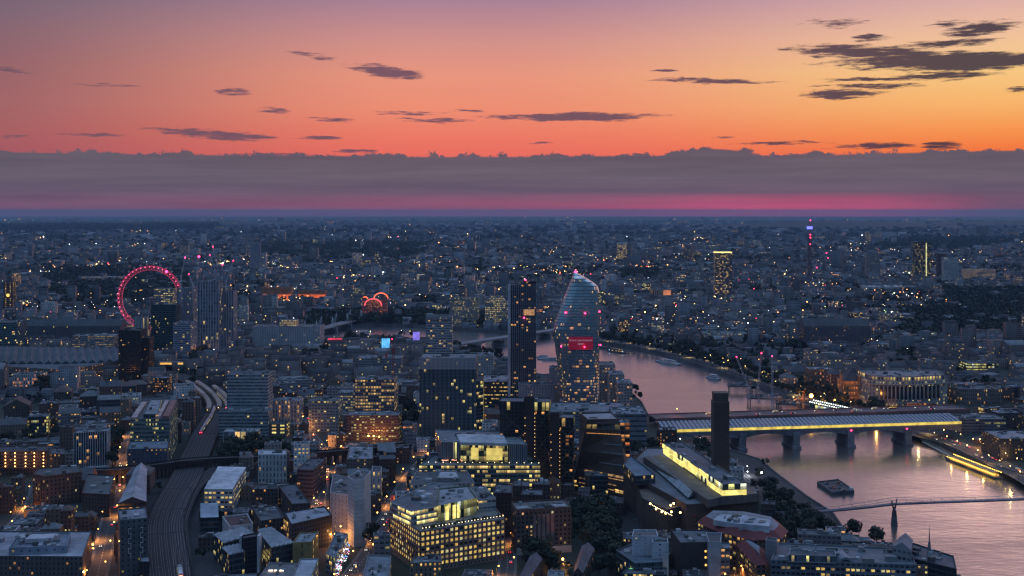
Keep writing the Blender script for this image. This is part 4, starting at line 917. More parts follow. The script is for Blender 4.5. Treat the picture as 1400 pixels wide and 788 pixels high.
for (nm, lab, ref, xc, yt, wpx, dep, Y, st, ov) in (
 ('apartment_tower', 'white-gridded tower under construction, tallest of the crane cluster', 'white-gridded tower', 287.5, 385, 29, 30, 2030, 'white', dict(lit=.05, cw=4.4, ch=6.8, wf=.6, hf=.85, col=(.34, .34, .39), vis=482)),
 ('apartment_tower', 'grey gridded tower right of the tallest crane-cluster tower', None, 312, 398, 20, 28, 2060, 'conc', dict(lit=.05, cw=4, wf=.55, hf=.8, col=(.34, .34, .40), vis=475)),
 ('apartment_tower', 'slender grey finned tower left of the tallest crane-cluster tower', None, 256, 394, 22, 28, 2090, 'conc', dict(lit=.08, cw=3.4, wf=.5, hf=.8, col=(.30, .31, .35), vis=440)),
 ('office_building', 'pale boxy block with yellow windows right of the big wheel', None, 226, 395, 26, 26, 2110, 'conc', dict(lit=.4, cw=4, warm=.4, vis=416)),
 ('office_building', 'dark green glass office left of the crane cluster', None, 227, 417, 34, 30, 1990, 'glass', dict(lit=.02, col=(.04, .09, .09), wf=.96, hf=.7, vis=468)),
 ('office_building', 'office with pale vertical fins beneath the big wheel', None, 194, 435, 16, 20, 1975, 'white', dict(lit=.05, cw=2.4, ch=20, wf=.55, hf=.98, col=(.42, .44, .42), vis=462)),
 ('office_building', 'banded office with blank pale end wall by the lit junction', None, 253, 442, 24, 40, 1930, 'conc', dict(lit=.08, wf=.98, hf=.45, col=(.33, .33, .4), vis=483)),
 ('county_hall', 'long white stone block with small windows beyond the station', None, 395, 447, 92, 50, 2050, 'white', dict(lit=.06, cw=4, ch=4, wf=.4, hf=.5, col=(.40, .40, .43), vis=473)),
 ('office_building', 'blue-grey glazed slab tower with pale side cores', 'glazed slab tower', 342, 512, 56, 28, 1290, 'glassl', dict(lit=.02, warm=.35, cw=2.0, wf=.96, hf=.5, col=(.30, .36, .40), vis=568, es=.6)),
 ('office_building', 'low banded office wrapped around the glazed slab tower base', None, 336, 563, 68, 22, 1262, 'glassl', dict(lit=.04, cw=2, wf=.96, hf=.5, col=(.26, .31, .34), vis=588)),
 ('office_building', 'white framed pavilion with lit yellow bays below the slab tower', None, 331, 590, 46, 16, 1210, 'white', dict(lit=.5, warm=.45, cw=6, ch=14, wf=.86, hf=.9, es=.9, vis=610, rc=(.45, .47, .5))),
 ('apartment_block', 'white chequered-window block with dark glazed top floors', 'chequered-window block', 391.5, 548, 42, 24, 1330, 'white', dict(lit=.2, warm=.7, cw=3.4, ch=4.5, wf=.45, hf=.75, col=(.42, .42, .45), vis=578)),
 ('apartment_block', 'brown block with three columns of yellow stairwell windows', None, 377, 580, 34, 18, 1265, 'dbrick', dict(lit=1, warm=.38, cw=7.5, ch=3.6, wf=.5, hf=.5, es=1.3, col=(.15, .12, .11), vis=604)),
 ('office_building', 'stepped stone and dark green glass office left of the warm-lit frame', None, 445, 548, 41, 28, 1300, 'conc', dict(lit=.18, warm=.45, cw=3.2, wf=.7, col=(.28, .29, .3), vis=593)),
 ('construction_site', 'concrete building frame under construction glowing warm inside', 'warm-lit frame', 514.5, 519, 54, 34, 1385, 'conc', dict(lit=.7, warm=.55, es=.7, cw=3.0, ch=3.6, wf=.72, hf=.6, col=(.22, .19, .2), vis=563)),
 ('office_building', 'lower lit-window wing left of the warm-lit frame', None, 476, 537, 24, 26, 1390, 'conc', dict(lit=.5, warm=.42, es=.6, cw=3.0, hf=.5, vis=562)),
 ('office_building', 'red brick office with green-lit centre and orange street lamps', None, 511.5, 568, 73, 30, 1250, 'dbrick', dict(lit=.30, warm=.3, es=.8, wf=.7, hf=.42, cw=2.8, col=(.13, .085, .085), vis=606)),
 ('office_building', 'dark glass crescent offices behind the finned office', None, 690, 522, 62, 60, 1400, 'glass', dict(lit=.35, warm=.45, es=.9, ch=4.5, wf=.98, hf=.3, col=(.04, .045, .05), vis=560)),
 ('apartment_block', 'pale block of flats with small windows below the slab tower', None, 734, 526, 50, 20, 1330, 'white', dict(lit=.08, warm=.8, wf=.35, hf=.4, col=(.30, .30, .35), vis=549)),
 ('apartment_block', 'pale taller flats left of the bulging glass tower', None, 758, 503, 14, 20, 1345, 'white', dict(lit=.05, warm=.8, wf=.3, hf=.4, col=(.34, .33, .37), vis=549)),
 ('apartment_block', 'stepped riverside flats touching the bulging glass tower, tallest step', None, 829, 499, 22, 34, 1480, 'white', dict(lit=.15, warm=.75, wf=.5, hf=.5, col=(.38, .33, .33), vis=548)),
 ('apartment_block', 'stepped riverside flats with lit corner rooms, middle step', None, 842, 512, 20, 34, 1440, 'white', dict(lit=.16, warm=.75, wf=.5, hf=.5, col=(.40, .35, .34), vis=552)),
 ('apartment_block', 'stepped riverside flats with stacked balconies, lowest step at the water', None, 853, 524, 20, 34, 1410, 'white', dict(lit=.16, warm=.75, wf=.6, hf=.5, col=(.42, .36, .35), vis=556)),
 ('office_building', 'wide flat grey roofed office behind the twisted museum tower', None, 800, 563, 110, 60, 1190, 'conc', dict(lit=.05, rc=(.2, .22, .25), col=(.16, .17, .19), vis=590)),
 ('office_building', 'tiered office with rounded blue-grey terraces beside the river trees', 'rounded terrace office', 858, 566, 46, 44, 1160, 'glass', dict(lit=.03, wf=.98, hf=.4, ch=5, col=(.17, .20, .24), vis=610, rc=(.2, .23, .27))),
 ('apartment_block', 'brick block with orange-lit glass stair right of the twisted tower', None, 853, 578, 14, 20, 1080, 'brick', dict(lit=.7, warm=.85, cw=4, ch=3.6, wf=.8, hf=.7, es=.8, vis=628)),
 ('office_building', 'dark brick block with amber windows at the bridge foot', None, 912, 588, 24, 18, 1180, 'dbrick', dict(lit=.3, warm=.8, vis=608)),
 ('railway_station', 'white pitched-roof office with sparse lit windows beyond the slab tower', None, 658, 487, 34, 40, 1600, 'white', dict(lit=.1, col=(.4, .41, .43), vis=504)),
 ('office_tower', 'slim pale slab tower standing alone near the horizon', 'slim far slab tower', 349, 332, 14, 20, 4600, 'conc', dict(lit=.04, col=(.3, .3, .36), vis=364)),
 ('office_tower', 'banded tower with glowing yellow crown line', 'tower with yellow crown', 988, 346, 23, 24, 3150, 'conc', dict(lit=.25, warm=.5, es=1, col=(.16, .16, .18), wf=.9, hf=.5, vis=390)),
 ('office_tower', 'dark tower with one bright vertical strip of windows', 'tower with vertical light strip', 1260, 331, 22, 26, 4000, 'glass', dict(lit=.12, warm=.4, vis=371)),
 ('hospital_tower', 'pale blue-lit slab tower right of the vertical strip tower', None, 1299, 352, 20, 24, 3900, 'white', dict(lit=.25, warm=.05, col=(.3, .34, .38), es=.6, vis=376)),
 ('hospital_building', 'low building with glowing ribbon right of the pale slab tower', None, 1338, 368, 40, 40, 3950, 'conc', dict(lit=.8, warm=.5, es=.8, hf=.3, vis=380)),
 ('office_building', 'pale twin-block office left of the vertical strip tower', None, 1193, 349, 18, 30, 4050, 'conc', dict(lit=.05, vis=366)),
 ('office_tower', 'dark tower just right of the vertical strip tower', None, 1287, 347, 12, 20, 4200, 'dark', dict(lit=.05, vis=370)),
 ('office_building', 'bright yellow-green lit glass block by the north bank', 'green-lit glass block', 1337, 497, 42, 40, 1790, 'glassl', dict(lit=.95, warm=.25, es=.8, cw=3, hf=.6, col=(.1, .11, .09), vis=523)),
 ('office_building', 'brown stone office with rows of slim windows right of curved palace', None, 1333, 532, 58, 40, 1480, 'stock', dict(lit=.12, cw=2.6, ch=4.5, wf=.45, hf=.6, col=(.2, .17, .15), vis=556)),
 ('office_building', 'dark banded concrete office at the north end of the bridge', 'banded concrete office', 1334, 573, 66, 34, 1290, 'conc', dict(lit=.15, warm=.3, wf=.98, hf=.45, col=(.18, .17, .19), vis=598)),
 ('office_building', 'dark riverside block with a row of amber lamps at right edge', None, 1385, 600, 62, 46, 1150, 'dbrick', dict(lit=.12, warm=.6, col=(.07, .06, .06), vis=628)),
 ('office_building', 'small brown and white block before the curved palace', None, 1257, 551, 40, 14, 1430, 'dbrick', dict(lit=.2, wf=.9, hf=.4, col=(.18, .15, .15), vis=567)),
 ('railway_station', 'station entrance hall glowing orange at the bridge end', None, 1306, 557, 28, 12, 1400, 'glassl', dict(lit=1, warm=.75, es=1.0, ch=8, cw=2.5, vis=567)),
 ('office_building', 'grey modern office with yellow floor strips above the river trees', None, 1225, 430, 40, 40, 2500, 'conc', dict(lit=.3, vis=440)),
 ('concert_hall', 'wide white roofed building with curved top in the north city', None, 1205, 392, 50, 60, 3500, 'white', dict(lit=.05, rc=(.5, .5, .52), vis=398)),
 ('palace', 'white stone palace with green roof glowing above the river trees', 'green-roofed white palace', 990, 456, 58, 40, 2230, 'stone', dict(lit=.25, warm=.6, col=(.42, .40, .40), rc=(.12, .22, .2), vis=476)),
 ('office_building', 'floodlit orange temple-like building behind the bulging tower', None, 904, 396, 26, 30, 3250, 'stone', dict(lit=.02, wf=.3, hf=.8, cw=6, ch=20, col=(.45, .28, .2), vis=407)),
 ('hotel', 'warm-lit riverside hotel with bright stepped top', 'bright stepped hotel', 679, 412, 32, 30, 2450, 'stone', dict(lit=.6, warm=.42, es=.9, vis=438)),
 ('hotel', 'yellow-lit riverside block left of the bright stepped hotel', None, 635, 407, 40, 30, 2480, 'stone', dict(lit=.3, warm=.42, es=.7, vis=432)),
 ('law_courts', 'long dark gothic hall beneath pinnacles in the north city', 'dark gothic hall', 1140, 446, 90, 50, 2130, 'dbrick', dict(lit=.05, roof='gable', rh=12, col=(.13, .12, .13), rc=(.05, .05, .06), vis=470)),
 ('office_building', 'grey teal lit office at the left edge before the clock tower', None, 8, 441, 46, 40, 2000, 'glassl', dict(lit=.07, warm=.4, vis=474, col=(.12, .18, .2))),
 ('office_building', 'long block with bright ribbon windows behind the ribbed station roof', None, 132, 459, 58, 30, 2010, 'conc', dict(lit=.6, warm=.55, es=.35, hf=.4, vis=474)),
 ('county_hall', 'long dark palace with chimney-studded roof beneath the big wheel', 'chimney-studded palace', 95, 446, 150, 40, 2110, 'stone', dict(lit=.02, roof='gable', rh=10, col=(.12, .12, .14), rc=(.05, .055, .065), vis=462)),
 ('palace', 'long low dim stone palace beyond the dark park', None, 140, 379, 50, 60, 3900, 'stone', dict(lit=.35, warm=.5, es=.6, vis=391)),
 ('hotel', 'curved white hotel with orange glow at its foot', 'white curved hotel', 41, 512, 38, 24, 1620, 'white', dict(lit=.35, warm=.8, cw=3, ch=4.5, wf=.55, hf=.75, vis=533)),
 ('apartment_block', 'dark blocky flats with amber windows by the station tracks', None, 222, 517, 20, 20, 1560, 'dbrick', dict(lit=.5, warm=.75, es=.9, vis=548)),
 ('council_office', 'long slab with teal walls left of the finned office roofs', None, 520, 490, 60, 40, 1640, 'conc', dict(lit=.1, vis=500)),
 ):
    vis = ov.pop('vis'); ov['far'] = 1; r, pl, h = bld(nm, lab, ref, BY(xc, yt, wpx, dep, Y), st, vis=vis, **ov)
    if 'yellow crown' in lab:
        mb = MB(); mb.prism(inset(pl, -.5), h, h+2.5); mb.build('crown_light', glow_mat('crown_light', (1, .78, .25), 1.6), r)
    if 'vertical strip' in lab and 'one bright' in lab:
        mb = MB(); mb.prism(rect(pl[0][0]+38, pl[0][1]-.4, 3.5, .6), 4, h-3); mb.build('light_strip', glow_mat('strip_light', (.9, .85, .35), 1.0, .1), r)
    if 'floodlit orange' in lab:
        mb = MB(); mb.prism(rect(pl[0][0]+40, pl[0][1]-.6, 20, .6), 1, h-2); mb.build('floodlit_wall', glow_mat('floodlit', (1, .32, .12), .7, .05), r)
    if 'small windows beyond' in lab or 'bright stepped top' in lab:
        c = centroid(pl); block(r, rect(c[0], c[1], 30, 16), h-1, h+10, 'stone', wname='stepped_top', rname='top_roof', lit=.9, es=1.1, n=0, far=1)
# white fins on the near left tower
poly, h = C3((146, 589.5, 641), (101, 592.5), (150, 584.5))
r, pl, h = bld('office_tower', 'white-finned glass tower with blue and amber rooms near left edge', 'white-finned tower', (poly, h), 'glass', lit=.12, es=1.2, warm=.6, cw=2.2, ch=3.3, wf=.98, hf=.9, n=6, rc=(.2, .21, .22), col=(.10, .13, .16), vis=641)
for p, q, f in sides(pl):
    d = q-p; rt_ = math.degrees(math.atan2(d.y, d.x)); k = max(2, round(d.length/2.1)); fin = MB((.52, .54, .58, .25)); fin.prism(rect(0, 0, .5, .8, rt_), 3, h+.3); fm = fin.mesh('fin', ROOF)
    nn = Vector((d.y, -d.x)).normalized()*.35
    for i in range(k+1): c = p+d*(i/k)+nn; link('fin', fm, r, (c.x-r.location.x, c.y-r.location.y, 0))
mb = MB((.45, .46, .5, .25)); mb.prism(inset(pl, -3), 0, 3.2); mb.build('base_slab', ROOF, r)
# glass office with striped pink roof
r, pl, h = bld('office_building', 'green glass office with pink striped roof beside the curving railway', 'striped-roof office', (P([(178, 572.5), (232, 572), (243, 549.5), (193, 551)], 43), 43), 'glassl', lit=.16, es=.6, warm=.3, ch=3.9, hf=.5, cw=1.5, col=(.16, .21, .20), rc=(.12, .13, .14), n=0, vis=604)
for (a0, a1, cc) in ((.02, .16, (.5, .36, .34)), (.66, .76, (.5, .36, .34)), (.82, .98, (.28, .13, .11))):
    A = P([(178, 572.5), (232, 572), (243, 549.5), (193, 551)], 43); q0, q1, q2, q3 = fq(A[0], A[1], a0), fq(A[0], A[1], a1), fq(A[3], A[2], a1), fq(A[3], A[2], a0)
    mb = MB((*cc, .25)); mb.prism([tuple(v) for v in (q0, q1, q2, q3)], 42, 44.2+a0); mb.build('roof_panel', ROOF, r)
block(r, P([(196, 566), (216, 566), (221, 545.5), (206, 545.5)], 47), 42, 47, 'glassl', wname='plant_room', rname='plant_roof', lit=.4, n=6, warm=.4)
r, pl, h = bld('office_building', 'dark blue box with scattered small lit windows before striped-roof office', None, (P([(174, 614), (229, 613), (231, 602), (177, 603)], 24), 24), 'plain', col=(.07, .085, .11), wf=.3, hf=.25, lit=.22, cw=4, ch=3.4, es=1.2, rc=(.16, .2, .24), n=8, vis=637)
# white gridded block mid left
poly, h = C3((392, 622, 662), (353, 622), (391, 615.5))
r, pl, h = bld('apartment_block', 'white block with staggered dark windows left of centre', 'white staggered-window block', (poly, 26), 'white', lit=.03, cw=3.0, ch=5, wf=.42, hf=.6, col=(.42, .45, .47), n=4, rc=(.5, .5, .52), vis=661)
poly, h = C3((431, 650, 680), (406, 643), (445, 627))
r, pl, h = bld('office_building', 'dark brick office with glazed top storey right of staggered-window block', None, (P([(406, 642), (428, 642.5), (446, 626.5), (424, 626)], 24), 24), 'dbrick', lit=.03, wf=.96, hf=.45, ch=3.6, rc=(.09, .1, .12), col=(.10, .075, .085), n=5, vis=678)
r, pl, h = bld('school', 'long dark roofed block with bright rooftop hatches', None, (P([(381, 664), (399, 689), (424, 688), (404, 661)], 16), 16), 'dbrick', lit=.03, rc=(.09, .1, .12), n=9)
r, pl, h = bld('apartment_block', 'low dark block attached to the bright hatch roof', None, (P([(344, 669), (380, 668), (378, 662), (350, 662)], 16), 16), 'dbrick', lit=.03, rc=(.10, .105, .12), n=6)
r, pl, h = bld('office_building', 'office crowded with white rooftop machinery near centre', None, (P([(474, 628), (510, 627), (510, 610), (478, 609)], 20), 20), 'stock', lit=.3, rc=(.25, .26, .3), n=18, vis=642)
# balcony-lit brick flats at left edge
r, pl, h = bld('apartment_block', 'brick flats with five columns of orange balcony lamps', 'orange-lamp balcony flats', (P([(-12, 618), (65, 616), (66, 609), (-8, 610)], 22), 22), 'brick', lit=.05, col=(.17, .09, .06), rc=(.07, .07, .08), n=6, vis=645)
Yb = min(p[1] for p in pl); dots(r, 'balcony_lamp', [((x-700)*Yb/F, Yb-1.0, hgt(y, Yb)) for x in (8, 21, 35.5, 47.5, 60) for y in (619.5, 624, 628.5, 633, 637.5)], .55, glow_mat('lamp_amber', (1, .46, .12), 9))
mb = MB((.25, .14, .10, .25))
for y in (621.5, 626, 630.5, 635, 639.5): 
    mb = MB((.25, .14, .10, .25)); mb.prism(rect(centroid(pl)[0], Yb-.4, 34, 1.4), hgt(y, Yb)-.2, hgt(y, Yb)+.15); mb.build('balcony', ROOF, r)
r, pl, h = bld('apartment_block', 'brick flats with four yellow windows right of the balcony flats', None, (P([(67, 620), (89, 621), (88, 612), (70, 612)], 20), 20), 'brick', col=(.12, .075, .055), lit=.3, cw=4.5, wf=.3, n=3)
# station with the ribbed roof
A = P([(-30, 496), (90, 503), (163, 490), (163, 474), (-30, 470)], 20)
r, pl, h = bld('railway_station', 'vast ribbed grey station roof spreading at the left edge', 'ribbed station roof', (A, 17), 'stock', lit=.3, warm=.8, n=0, rc=(.08, .10, .12), vis=497)
for i in range(17):
    a, b_ = Vector(G(-30+i*12, 494-(0 if i < 10 else (i-10)*.4), 20)), Vector(G(-24+i*11.2, 474, 20)); d = (b_-a); nn = Vector((-d.y, d.x)).normalized()*5.2
    mb = MB((.085, .105, .12, .25)); mb.face([(*(a-nn), 17), (*(b_-nn), 17), (*b_, 21), (*a, 21)]); mb.face([(*a, 21), (*b_, 21), (*(b_+nn), 17), (*(a+nn), 17)]); mb.face([(*(a-nn), 17), (*a, 21), (*(a+nn), 17)]); mb.build('roof_bay', ROOF, r)
# clock tower in scaffolding
Y_ = 2700; X = (13.5-700)*Y_/F; r = thing('clock_tower', 'dark scaffolded clock tower with golden clock face at left edge', 'tower', (X, Y_, 0)); REFS.append((13, 405, 'scaffolded clock tower', (6, 21)))
zt_ = hgt(377, Y_); block(r, rect(X, Y_, 20, 20), 0, zt_-14, 'dark', lit=.75, warm=.5, cw=8, ch=4.5, wf=.16, hf=.4, es=1.5, col=(.08, .05, .04), n=0, far=1)
mb = MB((.05, .045, .05, .25)); mb.walls(rect(X, Y_, 17, 17), zt_-14.5, zt_, 9, 9, rect(X, Y_, 3, 3)); mb.build('spire', ROOF, r)
mb = MB(); mb.beam((X, Y_-10.2, hgt(403.5, Y_)), (X, Y_-10.7, hgt(403.5, Y_)), 3.6, 16); mb.build('clock_face', glow_mat('clock_gold', (1, .55, .1), 1.8), r)
# tall communication tower
Y_ = 3900; X = (1107-700)*Y_/F; r = thing('communications_tower', 'slender cylindrical communications tower with blue light band', 'tower', (X, Y_, 0)); REFS.append((1107, 340, 'communications tower', (1103, 1112)))
zz = lambda y: hgt(y, Y_)
mb = MB((.12, .12, .15, .25), (.12, .5, .4, .9))
def cyl(mb, r0, r1, z0, z1, n=12):
    R0 = [(X+r0*math.cos(2*PI*k/n), Y_+r0*math.sin(2*PI*k/n)) for k in range(n)]; R1 = [(X+r1*math.cos(2*PI*k/n), Y_+r1*math.sin(2*PI*k/n)) for k in range(n)]
    mb.walls(R0, z0, z1, 3, 4, R1); mb.cap(R1, z1)
cyl(mb, 7.5, 7.0, 0, zz(322)); mb.build('shaft', FAC, r); mb = MB((.2, .2, .24, .25)); cyl(mb, 8.5, 8.5, zz(322), zz(313.5)); cyl(mb, 5.5, 5, zz(309.5), zz(305)); mb.build('aerial_gallery', ROOF, r)
mb = MB(); cyl(mb, 9.4, 9.4, zz(313.5), zz(309.8)); mb.build('blue_light_band', glow_mat('blue_band', (.16, .17, 1), 2.2), r)
mb = MB((.2, .2, .22, .25)); mb.beam((X, Y_, zz(305)), (X, Y_, zz(301.5)), .9, 6, .4); mb.build('mast', ROOF, r)
dots(r, 'red_beacon', [(X, Y_-9, zz(y)) for y in (301.5, 321, 325, 334)], 1.7, RED)
# curved palace on the north bank
Yn = 1475; pts_f = []
for i in range(13):
    t = i/12; x = 1188+(1295-1188)*t; yy = Yn+10*t-16*math.sin(PI*t)*.8; pts_f.append(((x-700)*yy/F, yy))
back_ = [(pts_f[-1][0]+6, Yn+55), (pts_f[0][0]-2, Yn+55)]; pl_ = ccw(pts_f+back_)
r, pl, h = bld('palace', 'long curved white stone palace with giant columns by the bridge', 'curved stone palace', (pl_, 31), 'stone', lit=.25, warm=.42, cw=4, ch=4.4, wf=.4, hf=.5, col=(.40, .37, .35), rc=(.25, .24, .25), n=22, far=1, vis=560)
sb = [lerp(p, centroid(pl_), .07) for p in pl_]; block(r, [tuple(v) for v in sb], 30, 37, 'stone', wname='attic_storey', rname='attic_roof', lit=.7, warm=.4, cw=4.4, ch=5, wf=.6, hf=.6, col=(.36, .33, .32), n=20, far=1)
cm_ = MB((.42, .39, .37, .25)); cm_.prism(rect(0, 0, 1.5, 1.6), 8, 25.5); cmm = cm_.mesh('column', ROOF)
dm = MB(); dm.prism(rect(0, 0, 3.4, .3), 9.5, 24.5); dmm = dm.mesh('tall_window', DARKGLASS)
for i in range(1, 17):
    t = .08+i*.0515; x = 1188+(1295-1188)*t; yy = Yn+10*t-16*math.sin(PI*t)*.8; c = ((x-700)*yy/F, yy); link('column', cmm, r, (c[0]-r.location.x, c[1]-1-r.location.y, 0))
    if i < 16: t += .0257; x = 1188+(1295-1188)*t; yy = Yn+10*t-16*math.sin(PI*t)*.8; link('tall_window', dmm, r, ((x-700)*yy/F-r.location.x, yy-.6-r.location.y, 0))
mb = MB((.45, .42, .40, .25))
for a, b_ in zip(pts_f, pts_f[1:]): mb.beam((a[0], a[1]-.8, 27), (b_[0], b_[1]-.8, 27), .9)
mb.build('cornice', ROOF, r)
# orange gothic building + neighbours
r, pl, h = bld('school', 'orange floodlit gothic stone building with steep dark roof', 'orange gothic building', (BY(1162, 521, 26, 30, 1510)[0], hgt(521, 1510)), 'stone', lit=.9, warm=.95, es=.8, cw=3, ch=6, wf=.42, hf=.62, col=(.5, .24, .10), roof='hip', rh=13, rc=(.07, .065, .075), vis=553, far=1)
mb = MB((.45, .22, .1, .25))
for px in (1150, 1175): mb = MB((.4, .22, .12, .25)); X = (px-700)*1508/F; mb.beam((X, 1508, 0), (X, 1508, hgt(515, 1508)), 2.2, 6); mb.beam((X, 1508, hgt(515, 1508)), (X, 1508, hgt(507, 1508)), 2.3, 6, .1); mb.build('turret', ROOF, r)
for i, (x, yt, w_, Y, c_) in enumerate(((1090, 508, 30, 1640, (.2, .17, .15)), (1120, 505, 34, 1600, (.22, .15, .11)), (1140, 512, 16, 1560, (.16, .1, .08)), (1078, 517, 20, 1600, (.28, .25, .23)))):
    bld('chambers', ['grey gabled stone building left of the orange-lit school', 'wide brown building with glowing orange rooftop', 'narrow red brown building touching the orange gothic one', 'pale stone block with turrets by the works site'][i], None, BY(x, yt, w_, 28, Y), 'stone', lit=.22, warm=.85, col=c_, vis=548, far=1, roof=['hip', 'flat', 'hip', 'hip'][i])
# lit glass canopy of the riverside entrance
a, b_ = Vector(G(1112, 551, 6)), Vector(G(1180, 566, 6)); d = b_-a; rt_ = math.degrees(math.atan2(d.y, d.x)); c = (a+b_)/2
r = thing('canopy', 'long sloping glass canopy lined with two rows of white lamps', 'canopy', (c.x, c.y, 0)); OCC.append(rect(c.x, c.y, d.length, 16, rt_)); VIS.append((1110, 1182, 566, c.y-20))
mb = MB((.12, .17, .17, .25)); mb.prism(rect(c.x, c.y, d.length, 13, rt_), 6, 9); mb.build('glass_roof', ROOF, r)
mb = MB((.3, .35, .35, .25), (1, .9, .8, .1)); mb.col = (.15, .18, .18, .25); mb.walls(rect(c.x, c.y, d.length-.4, 12, rt_), 0, 6, 5, 6); mb.build('glazed_wall', FAC, r)
nn = Vector((d.y, -d.x)).normalized(); q_ = []
for i in range(22):
    for o_, z in ((6.8, 8.0), (1, 9.6)): p = a+d*((i+.5)/22)+nn*o_; q_.append((p.x, p.y, z))
dots(r, 'lamp', q_, .6, glow_mat('lamp_white', (.95, 1, .85), 6), 5, 3)

# ------------------------------------------------------------------ lower right: red roofs, big grey office etc.
def redroof(name, lab, px, h, rh, ref=None, inn=5, **ov):
    poly = ccw(P(px, h)); r = thing(name, lab, 'building', (*centroid(poly), 0)); OCC.append(poly); xs = [p[0] for p in px]; VIS.append((min(xs), max(xs), max(p[1] for p in px)+14, min(p[1] for p in poly)))
    if ref: REFS.append((sum(xs)/len(xs), sum(p[1] for p in px)/len(px), ref, (min(xs), max(xs))))
    ov.setdefault('cw', 3.4)
    block(r, poly, 0, h, 'stock', roof='none', lit=ov.get('lit', .35), warm=.5, wf=.6, hf=.55, col=(.16, .10, .075), cw=ov['cw'])
    mb = MB((.19, .04, .04, .25)); up = inset(poly, inn); o2 = inset(poly, -1)
    for i in range(len(o2)):
        j = (i+1) % len(o2); mb.face([(*o2[i], h-.4), (*o2[j], h-.4), (*up[j], h+rh), (*up[i], h+rh)])
    mb.face([(*p, h-.4) for p in o2[::-1]]); mb.build('red_roof', ROOF, r); rb = MB((.24, .25, .28, .25)); rb.cap(up, h+rh); rb.build('flat_roof', ROOF, r); return r, up, h+rh
r, up, hz = redroof('office_building', 'long curved building with maroon sloping roof bands and silver rooftop', [(954, 714), (968, 703), (1020, 705), (1062, 713), (1076, 726), (1067, 736), (1030, 738), (990, 729)], 24, 4, 'maroon-roofed curved building')
for k, px in enumerate(([(975, 712), (1012, 718), (1022, 706), (985, 704)], [(1010, 719), (1052, 723), (1054, 714), (1018, 709)])):
    mb = MB((.45, .47, .52, .25)); pp = ccw(P(px, 30)); mb.prism(pp, 27, 30.5+k); mb.build('silver_plant', ROOF, r)
    mb = MB(); clutter(mb, pp, 30.5+k, 6, 7, 2); mb.build('roof_unit', ROOF, r)
redroof('office_building', 'lower maroon roofed wing above the orange-lit entrance', [(1008, 744), (1034, 772), (1047, 771), (1047, 755), (1024, 742)], 19, 4, None, 4)
redroof('pavilion', 'small maroon pyramid-roofed brick pavilion beside the museum', [(939, 703), (950, 705), (962, 700), (951, 696)], 22, 3, None, 3.5, lit=0)
poly = P([(1054, 765), (1252, 772), (1245, 750), (1064, 742)], 24)
r, pl, h = bld('office_building', 'long grey office with big dark arched window at bottom right', 'grey office with arched window', (poly, 24), 'conc', lit=0, col=(.17, .19, .22), n=26, rc=(.14, .155, .18), vis=800)
gridded(r, pl, -3, 21, 3.0, 3.6, (.15, .165, .19), wfx=.74, wfz=.45, lit=.33, proud=.35)
block(r, P([(1078, 758), (1143, 760), (1142, 752), (1080, 750)], 28), 23, 28, 'glass', wname='penthouse', rname='penthouse_roof', lit=.1, n=3, col=(.3, .33, .37))
block(r, P([(1046, 738), (1062, 741), (1063, 736), (1049, 734)], 31), 0, 31, 'conc', wname='stair_tower', rname='stair_roof', lit=0, wf=0, n=1, col=(.22, .22, .25))
cx0, cx1 = P([(1144, 775)], 20)[0], P([(1168, 775.5)], 20)[0]; yf = cx0[1]-1.5; xc = (cx0[0]+cx1[0])/2; wd_ = cx1[0]-cx0[0]
for (rr_, yy, mt, nm) in ((wd_/2, yf, ROOF, 'arch_surround'), (wd_/2-1.4, yf-.4, DARKGLASS, 'arched_window')):
    mb = MB((.26, .28, .32, .25)); prof = [(xc-rr_, 0), (xc+rr_, 0)]+[(xc+rr_*math.cos(PI*k/10), 21+rr_*math.sin(PI*k/10)) for k in range(11)]
    mb.face([(x, yy, z) for x, z in prof])
    for i in range(len(prof)): a, b_ = prof[i], prof[(i+1) % len(prof)]; mb.face([(a[0], yy, a[1]), (a[0], yy+(14 if nm == 'arch_surround' else .3), a[1]), (b_[0], yy+(14 if nm == 'arch_surround' else .3), b_[1]), (b_[0], yy, b_[1])])
    mb.build(nm, mt, r)
mb = MB((.3, .32, .36, .25)); rr_ = wd_/2-3
for k in range(10): mb.beam((xc+rr_*math.cos(PI*k/10), yf-.8, 20+rr_*math.sin(PI*k/10)), (xc+rr_*math.cos(PI*(k+1)/10), yf-.8, 20+rr_*math.sin(PI*(k+1)/10)), .22)
for s_ in (-1, 1): mb.beam((xc+s_*rr_, yf-.8, 2), (xc+s_*rr_, yf-.8, 20), .22)
mb.build('arch_tracery', ROOF, r)
r, pl, h = bld('office_building', 'small pink-brown block with four yellow windows at bottom right', None, (P([(1252, 772), (1271, 773), (1270, 766), (1253, 765)], 22), 22), 'brick', lit=.7, cw=5, wf=.3, hf=.4, warm=.42, col=(.25, .16, .14), n=1)
r, pl, h = bld('pub', 'dark riverside building with curved roof and slim spire', 'dark spired riverside building', (P([(1222, 757), (1308, 778), (1304, 760), (1248, 742)], 24), 24), 'glass', lit=.0, col=(.04, .05, .06), rc=(.09, .10, .12), n=9)
block(r, P([(1220, 748), (1246, 753), (1248, 738), (1228, 736)], 30), 22, 30, 'conc', roof='gable', rh=4, wname='curved_wing', rname='curved_roof', rc=(.2, .2, .24), lit=0)
mb = MB((.15, .15, .17, .25)); c = G(1270.5, 757, 24); mb.beam((*c, 23), (*c, 31), 1.2, 6, .8); mb.beam((*c, 31), (*c, 42), .5, 6, .05); mb.build('spire', ROOF, r)
